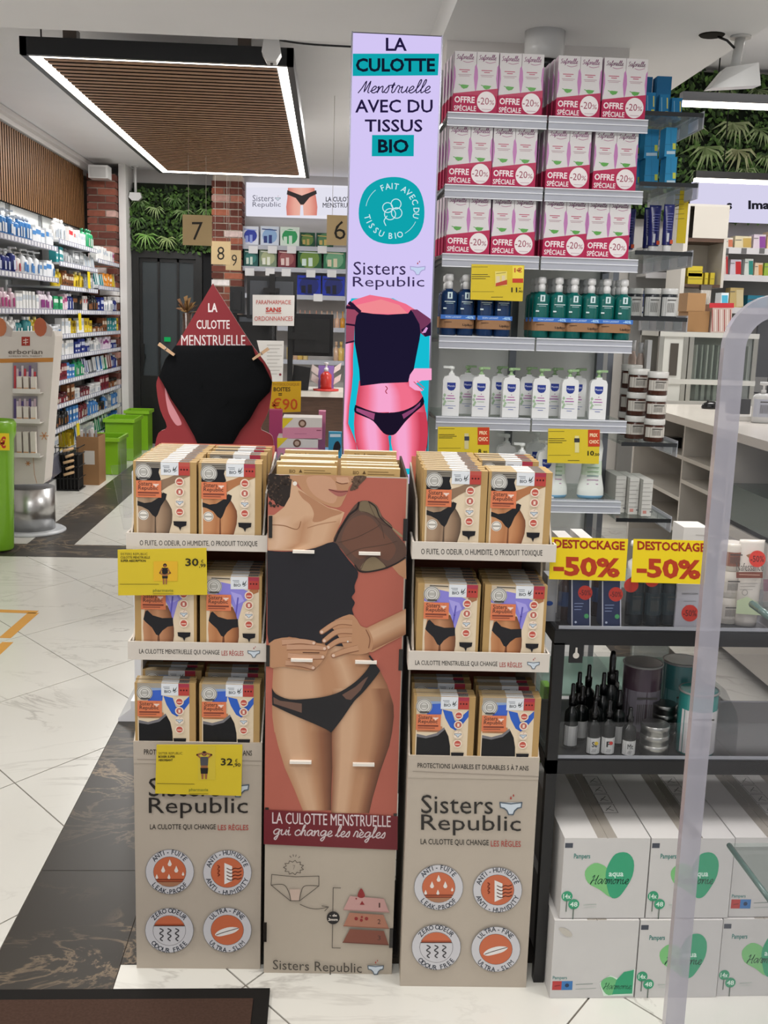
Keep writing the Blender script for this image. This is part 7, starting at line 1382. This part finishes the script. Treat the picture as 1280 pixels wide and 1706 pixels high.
pbox('pink_carton', 448, 690, 470, 762, 5.42, .08, '#a8406a', 'deep pink carton standing behind the stacked pink boxes', 'box', None, None, zb=zt2+.001); pbox('pink_carton', 530, 690, 543, 762, 5.42, .08, '#d07a9a', 'light pink carton standing behind the stacked pink boxes', 'box', None, None, zb=zt2+.001)
pbox('blue_leaflet_box', 547, 717, 570, 762, 5.25, .04, '#3a96b8', 'turquoise box with dark picture beside the lilac totem', 'box', None, lambda p: (p.rect(550, 720, 568, 725, '#d0e2ea'), p.blob([(558, 735), (564, 732), (568, 742), (562, 752), (555, 748)], '#2a2026', 3)), zb=zt2+.001)
# plants and pots glimpsed behind the drop
r = empty('dried_bouquet', PY(313, 530, YC+.3), 'dried tan bouquet behind the red drop on the counter', 'flowers'); q = PY(312, 512, YC+.3); b = MB()
for i in range(60): a = rnd.uniform(0, 6.28); l = rnd.uniform(.02, .1); b.face([(q.x, YC+.3, q.z-.05), (q.x+l*math.cos(a)-.01, YC+.3-rnd.uniform(0, .05), q.z+l*math.sin(a)), (q.x+l*math.cos(a)+.01, YC+.3, q.z+l*math.sin(a)+.01)], rnd.choice(('#8a6a44', '#a9854f', '#6a4a30')))
o = b.build('dried_flowers', 'paper', r); o['kind'] = 'stuff'; MB().lathe([(.04, zct), (.06, zct+.1), (.04, q.z-.05)], '#3a2a22', 14, (q.x, YC+.3, 0)).build('vase', 'gloss', r)
# ================================================================== DISPENSARY SIDE
YR = 8.15
gw, rr = garden('plant_wall', 1.95, 4.15, 2.3, 3.36, YR-.06, 3900, 11, .05, 'dark green plant wall over the dispensary shelves')
for px, py, l, c in ((1222, 205, .3, '#7a8a5a'), (1175, 245, .34, '#6f8a4c'), (1230, 250, .28, '#8a8a60'), (1150, 215, .2, '#6a7a4a'), (1265, 215, .26, '#5a7a3c'), (1200, 150, .22, '#3f5a2c'), (1262, 150, .22, '#3f5a2c'), (1240, 282, .2, '#4f6d34'), (1275, 260, .2, '#6f8a4c'), (1160, 285, .18, '#4f6d34')):
    q = PY(px, py, YR-.14); frond(q.x, YR-.14, q.z, 11, l*.62, mix(c, '#26351c', .45), rr, 'palm_tuft', gw, 200, 345)
def linear(y, x0, Y, lab):
    a = PY(x0, y, Y); q = empty('linear_light', (a.x+.8, Y, a.z), lab, 'light'); MB().box(a.x, Y, a.z-.012, a.x+1.9, Y+.05, a.z+.012, '#fff4e6').build('light_tube', 'led', q); MB().box(a.x-.004, Y-.005, a.z+.012, a.x+1.9, Y+.055, a.z+.06, '#151517').build('housing', 'black_metal', q)
    for x in (a.x+.2, a.x+1.6): MB().tube([(x, Y+.025, a.z+.06), (x, Y+.025, 3.4)], .004, '#222222', 6).build('suspension_wire', 'metal', q)
linear(171, 1138, 6.1, 'long linear light with black housing hanging before the plant wall'); linear(299, 1160, 7.6, 'long linear light just above the lit Image sign')
a, b = PY(1155, 366, 7.85), PY(1500, 314, 7.85); s_ = empty('lit_sign', ((a.x+b.x)/2, YR, a.z), 'lilac lit sign lettered Image over the medicine shelves', 'sign'); MB().box(a.x, 7.85, a.z, b.x, 7.95, b.z, '#d6d2ec').build('light_box', 'screen', s_)
p = Print(px_plane((0, 7.85, 0), FRW), FRW, 5e-4, 2); p.text('s', 1211, 338, 1220, 349, '#22222a', .04); p.text('Image', 1247, 334, 1305, 353, '#22222a', .04); p.stroke([(1211, 353), (1216, 353)], .8, '#22222a'); p.build('lettering', s_, 'screen')
ms = empty('medicine_shelving', (3.1, YR, 0), 'grey medicine shelving stocked with small boxes below the Image sign', 'shelving')
mz = [PY(1240, y, YR-.2).z for y in (416, 461, 515)]
for z in mz: MB().box(2.35, YR-.25, z-.02, 4.1, YR+.04, z, '#c4c4c4').build('shelf', 'gloss', ms); MB().box(2.35, YR-.255, z-.035, 4.1, YR-.25, z+.01, '#d6d6da').build('price_rail', 'gloss', ms)
MB().box(2.3, YR+.0, 0, 4.15, YR+.045, 2.0, '#8f8f8e').build('back_panel', 'plaster', ms)
for i in range(9): q = PY(1210+i*30, 418, YR-.257); MB().box(q.x-.02, YR-.258, q.z-.02, q.x+.02, YR-.256, q.z+.02, '#6a6a6c').build('clip', 'gloss', ms)
MED = [(1206, 1222, 396, 0, '#d6d0c4', '#c9785a'), (1224, 1253, 393, 0, '#d9cfae', '#c0a45c'), (1255, 1277, 389, 0, '#d8ccd8', '#8a4a9a'), (1278, 1300, 384, 0, '#e0c8a0', '#c99a50'), (1206, 1214, 424, 1, '#d9c8c4', '#c02a30'), (1216, 1236, 432, 1, '#d2ccd8', '#c02a30'), (1240, 1256, 430, 1, '#d6dcd8', '#2f8a80'), (1257, 1272, 436, 1, '#dcc8b0', '#d08a4a'), (1273, 1290, 436, 1, '#9ab84a', '#d6e0b0'), (1215, 1240, 478, 2, '#c8b27a', '#d6c8a0'), (1245, 1280, 490, 2, '#2a7a94', '#4aa0b8')]
for i, (x0, x1, y0, l, c1, c2) in enumerate(MED):
    y1 = (414, 459, 512)[l]; pbox('medicine_box', x0, y0, x1, y1, YR-.22, .1, c1, ('cream', 'sand', 'lilac', 'peach', 'slim red-edged', 'white and red', 'white and teal', 'orange-striped', 'lime green', 'kraft', 'teal')[i]+' medicine box on the '+ORD[l]+' dispensary shelf', 'box', None, lambda p, a=x0, b_=x1, t=y0, q=y1, c=c2: (p.rect(a+(b_-a)*.5, t+3, b_-1, q-3, c), p.stroke([(a+2, t+6), (a+(b_-a)*.4, t+6)], 1.2, '#6a6a6a')), 'paper', 4e-4, mz[l]+.001)
# white open cabinet
yo = 7.3; cb = empty('open_cabinet', (1.85, yo, 0), 'tall white open cabinet with brown shelf edges behind the end bay', 'cabinet')
u = lambda x, y, Y=yo: PY(x, y, Y)
xL, xM, xR = u(1137, 430).x, u(1151, 430).x, u(1209, 430).x; z1, z2, z3 = u(1150, 343).z, u(1150, 401).z, u(1150, 473).z
MB().box(xL, yo, .0, xL+.03, yo+.32, z1, '#d6d2cb').build('side_panel', 'gloss', cb); MB().box(xR-.02, yo, z3-.02, xR, yo+.32, z1, '#cfcac2').build('side_panel', 'gloss', cb); MB().box(xL+.03, yo+.3, 0, xR-.02, yo+.32, z1, '#cdc8bf').build('back_panel', 'gloss', cb)
MB().box(xM, yo-.004, z2+.02, xR, yo, z1, '#d3cec5').build('upper_door', 'gloss', cb); MB().box(xL+.03, yo, z2-.005, xR-.02, yo+.3, z2+.02, '#6a4c3c').build('shelf', 'brown_wood', cb); MB().box(xL+.03, yo, z3-.02, xR-.02, yo+.3, z3, '#6a4c3c').build('shelf', 'brown_wood', cb); MB().box(xL, yo, z1, xR, yo+.32, z1+.015, '#d9d5ce').build('top_panel', 'gloss', cb)
for i, (x0, x1, y0, y1) in enumerate(((1146, 1172, 454, 472), (1146, 1172, 437, 453.5), (1174, 1181, 452, 472), (1183, 1192, 452, 472))): pbox('yellow_carton', x0, y0, x1, y1, yo+.08, .08, '#cdb93a', ('lower yellow carton of the pair in the cabinet niche', 'upper yellow carton of the pair in the cabinet niche', 'narrow yellow carton in the cabinet niche', 'narrow yellow and white carton at the niche end')[i], 'box', None, lambda p, a=x0, b_=x1, t=y0, q=y1: p.stroke([(a+2, (t+q)/2), (b_-2, (t+q)/2)], 1.2, '#8f8430'), 'paper', 2e-4, z3+.001+(.054 if i == 1 else 0))
# ---- service desk seen from its open side
DX, DZ = 1.86, 1.045
dk = empty('service_desk', (2.2, 5, 0), 'white service desk with open compartments facing the sales floor', 'desk')
ya, yb_ = 3.95, 6.25
MB().box(DX-.03, ya, DZ-.04, 2.75, yb_, DZ, '#d3cdc4').build('top', 'gloss', dk)
for y in (ya, 4.72, 5.35, yb_-.02): MB().box(DX, y, 0, 2.7, y+.02, DZ-.04, '#c4bfb7').build('divider', 'gloss', dk)
MB().box(2.68, ya+.02, 0, 2.7, yb_-.02, DZ-.04, '#5a5753').build('back_panel', 'gloss', dk)
for a0, b0, zs_ in ((5.37, yb_-.02, (.62, .84, .45)), (4.74, 5.35, (.72, .84, .45))):
    for z in zs_: MB().box(DX, a0, z-.02, 2.68, b0, z, '#c9c4bb').build('shelf', 'gloss', dk)
for i, (zb0, zb1) in enumerate(((.05, .34), (.36, .62))):
    o = MB().box(DX-.012, ya+.03, zb0, DX, 4.71, zb1, '#cdc7bd').build('drawer', 'gloss', dk); MB().box(DX-.022, 4.25, zb1-.07, DX-.012, 4.45, zb1-.05, '#8f9290').build('handle', 'metal', o)
MB().box(DX, ya+.03, .64, DX+.3, 4.71, .8, '#2f4a3c').build('green_bin_drawer', 'gloss', dk)
pbox('cable_box', 1105, 695, 1140, 712, 5.7, .08, '#111214', 'black power strip box under the desk top', 'cable box', None, None, 'gloss', zb=.841)
def pen(name, x, y, lab, cat): q = PZ(x, y, DZ); return q, empty(name, (q.x, q.y, DZ), lab, cat)
q, r = pen('computer_mouse', 1184, 681, 'black computer mouse on the white desk top', 'mouse'); MB().lathe([(.05, 0), (.055, .01), (.045, .03), (.02, .042), (.001, .044)], '#111113', 16, (q.x, q.y, DZ), sy=.65).build('shell', 'gloss', r); MB().lathe([(.004, .04), (.006, .05), (.002, .052)], '#2b2b2e', 8, (q.x-.02, q.y, DZ)).build('wheel', 'gloss', r)
q = PZ(1263, 704, DZ); vessel('gel_bottle', 1268, 655, 704, q.y, 34, [(.95, 0), (1, .03), (1, .86), (.8, .95), (.3, 1.)], 'white hand gel pump bottle on the desk behind the clear screen', 'bottle', None, '#d3d3d0', cap=([(.25, 1.), (.25, 1.1), (.1, 1.12), (.1, 1.25), (.45, 1.28), (.4, 1.38)], '#dcdcda'), lab=(.2, .8, '#b9bcc8', '|'), zb=DZ+.001, sy=.7)
q = PZ(1238, 690, DZ); pbox('black_organiser', 1222, 666, 1252, 690, q.y, .12, '#26282c', 'dark grey desk organiser beside the gel bottle', 'organiser', None, None, 'gloss', zb=DZ+.001)
q = PZ(1236, 702, DZ); pbox('white_tray', 1216, 696, 1256, 703, q.y, .06, '#cfccc6', 'flat white tray in front of the desk organiser', 'tray', None, None, 'gloss', zb=DZ+.001)
q = PZ(1275, 660, DZ); a, b = PY(1256, 628, q.y+.2), PY(1330, 535, q.y+.2); r = empty('monitor', (a.x+.2, q.y+.2, DZ), 'dark monitor on the service desk seen through the clear screen', 'monitor'); MB().box(a.x, q.y+.2, a.z, b.x, q.y+.23, b.z, '#3a3d42').build('panel', 'gloss', r); MB().box(a.x+.12, q.y+.21, DZ, a.x+.16, q.y+.24, a.z, '#2b2d30').build('stand_pole', 'black_metal', r); MB().box(a.x+.05, q.y+.15, DZ, a.x+.25, q.y+.3, DZ+.01, '#2b2d30').build('stand_foot', 'black_metal', r)
# ---- grey framed glass showcase on a cabinet
yg = 6.3; gc = empty('glass_showcase', (2.2, yg, 0), 'grey framed glass showcase with upright files behind the desk', 'showcase')
v = lambda x, y: PY(x, y, yg); xa, xb, xc = v(1097, 600).x, v(1143, 600).x, v(1262, 600).x; zt3, zm3, zb3 = v(1150, 553).z, v(1150, 632).z, v(1150, 668).z
MB().box(xa, yg, .0, xc, yg+.4, zb3, '#bdbbb5').build('base_cabinet', 'gloss', gc)
for x in (xa, xb-.02, xb+.015, xc-.03): MB().box(x, yg, zb3, x+.028, yg+.028, zt3, '#b5b6b0').build('frame_post', 'metal', gc)
for z in (zt3, zm3): MB().box(xa, yg-.002, z-.03, xc, yg+.4, z, '#c2c2bc').build('shelf', 'gloss', gc)
MB().box(xa+.03, yg+.004, zb3, xb-.02, yg+.012, zt3-.03, '#c9cac4').build('side_door', 'gloss', gc); MB().box(xb+.045, yg+.01, zb3, xc-.03, yg+.014, zt3-.03, '#fff').build('glass_pane', 'glass', gc); MB().box(xa, yg+.38, zb3, xc, yg+.4, zt3, '#8f8d88').build('back_panel', 'plaster', gc)
MB().box(xa+.07, yg, zm3+.02, xb-.05, yg+.004, zt3-.07, '#4a4640').build('door_window', 'gloss', gc)
for i, x in enumerate((1157, 1166, 1175, 1184, 1193, 1203, 1232, 1243)): pbox('archive_file', x, 572, x+7, 628, yg+.1, .2, ('#b9bab4', '#a6a8a2', '#c4c4be')[i % 3], 'upright grey archive file on the upper showcase shelf', 'file', 'files upper showcase shelf', None, zb=zm3+.001)
for i, x in enumerate((1157, 1167, 1177, 1187, 1196)): pbox('archive_file', x, 640, x+8, 667, yg+.1, .2, ('#a6a8a2', '#b9bab4')[i % 2], 'short grey archive file on the lower showcase shelf', 'file', 'files lower showcase shelf', None, zb=zb3+.001)
pbox('yellow_carton', 1172, 545, 1188, 553, yg+.05, .1, '#d0bc2a', 'small yellow carton on top of the glass showcase', 'box', None, None, zb=zt3+.001)
pbox('kraft_box', 1145, 482, 1178, 512, yg+.02, .16, '#a07c56', 'kraft box standing on another kraft box on the showcase', 'box', None, None, zb=zt3+.001+.12); pbox('kraft_box', 1145, 512, 1184, 546, yg+.02, .18, '#96724c', 'lower kraft box on the showcase next to the cabinet', 'box', None, None, zb=zt3+.001)
pbox('red_lid_tub', 1185, 500, 1222, 546, yg+.0, .14, '#b9a49c', 'clear tub with red lid on the glass showcase', 'tub', None, lambda p: (p.rect(1183, 497, 1224, 505, '#b8323a'), [p.stroke([(1188+5*i, 508), (1188+5*i, 544)], 1.2, ('#8a2a2a', '#d6d0cc')[i % 2]) for i in range(7)]), zb=zt3+.001)
pbox('tissue_box', 1202, 476, 1216, 497, yg+.03, .1, '#cfdbe2', 'white and blue tissue box balanced on the red lidded tub', 'box', None, lambda p: p.rect(1204, 480, 1214, 495, '#4aa6c4'), zb=zt3+.162)
# ---- brushes hanging below the cabinet
q0 = PY(1168, 480, yo-.03); q1 = PY(1186, 480, yo-.03); r = empty('brush_rack', (q0.x, yo-.03, z3-.2), 'rack of pale brushes hanging from the white cabinet', 'rack'); MB().box(q0.x, yo-.035, z3-.04, q1.x, yo, z3-.005, '#8a8480').build('rail', 'metal', r)
for i in range(6): x = q0.x+.008+i*(q1.x-q0.x-.016)/5; MB().tube([(x, yo-.03, z3-.04), (x, yo-.03, z3-.16-.03*(i % 3))], .007, '#c9c4bc', 6).build('brush', 'gloss', r)
for o in bpy.data.objects:
    if '_o' in o: del o['_o']
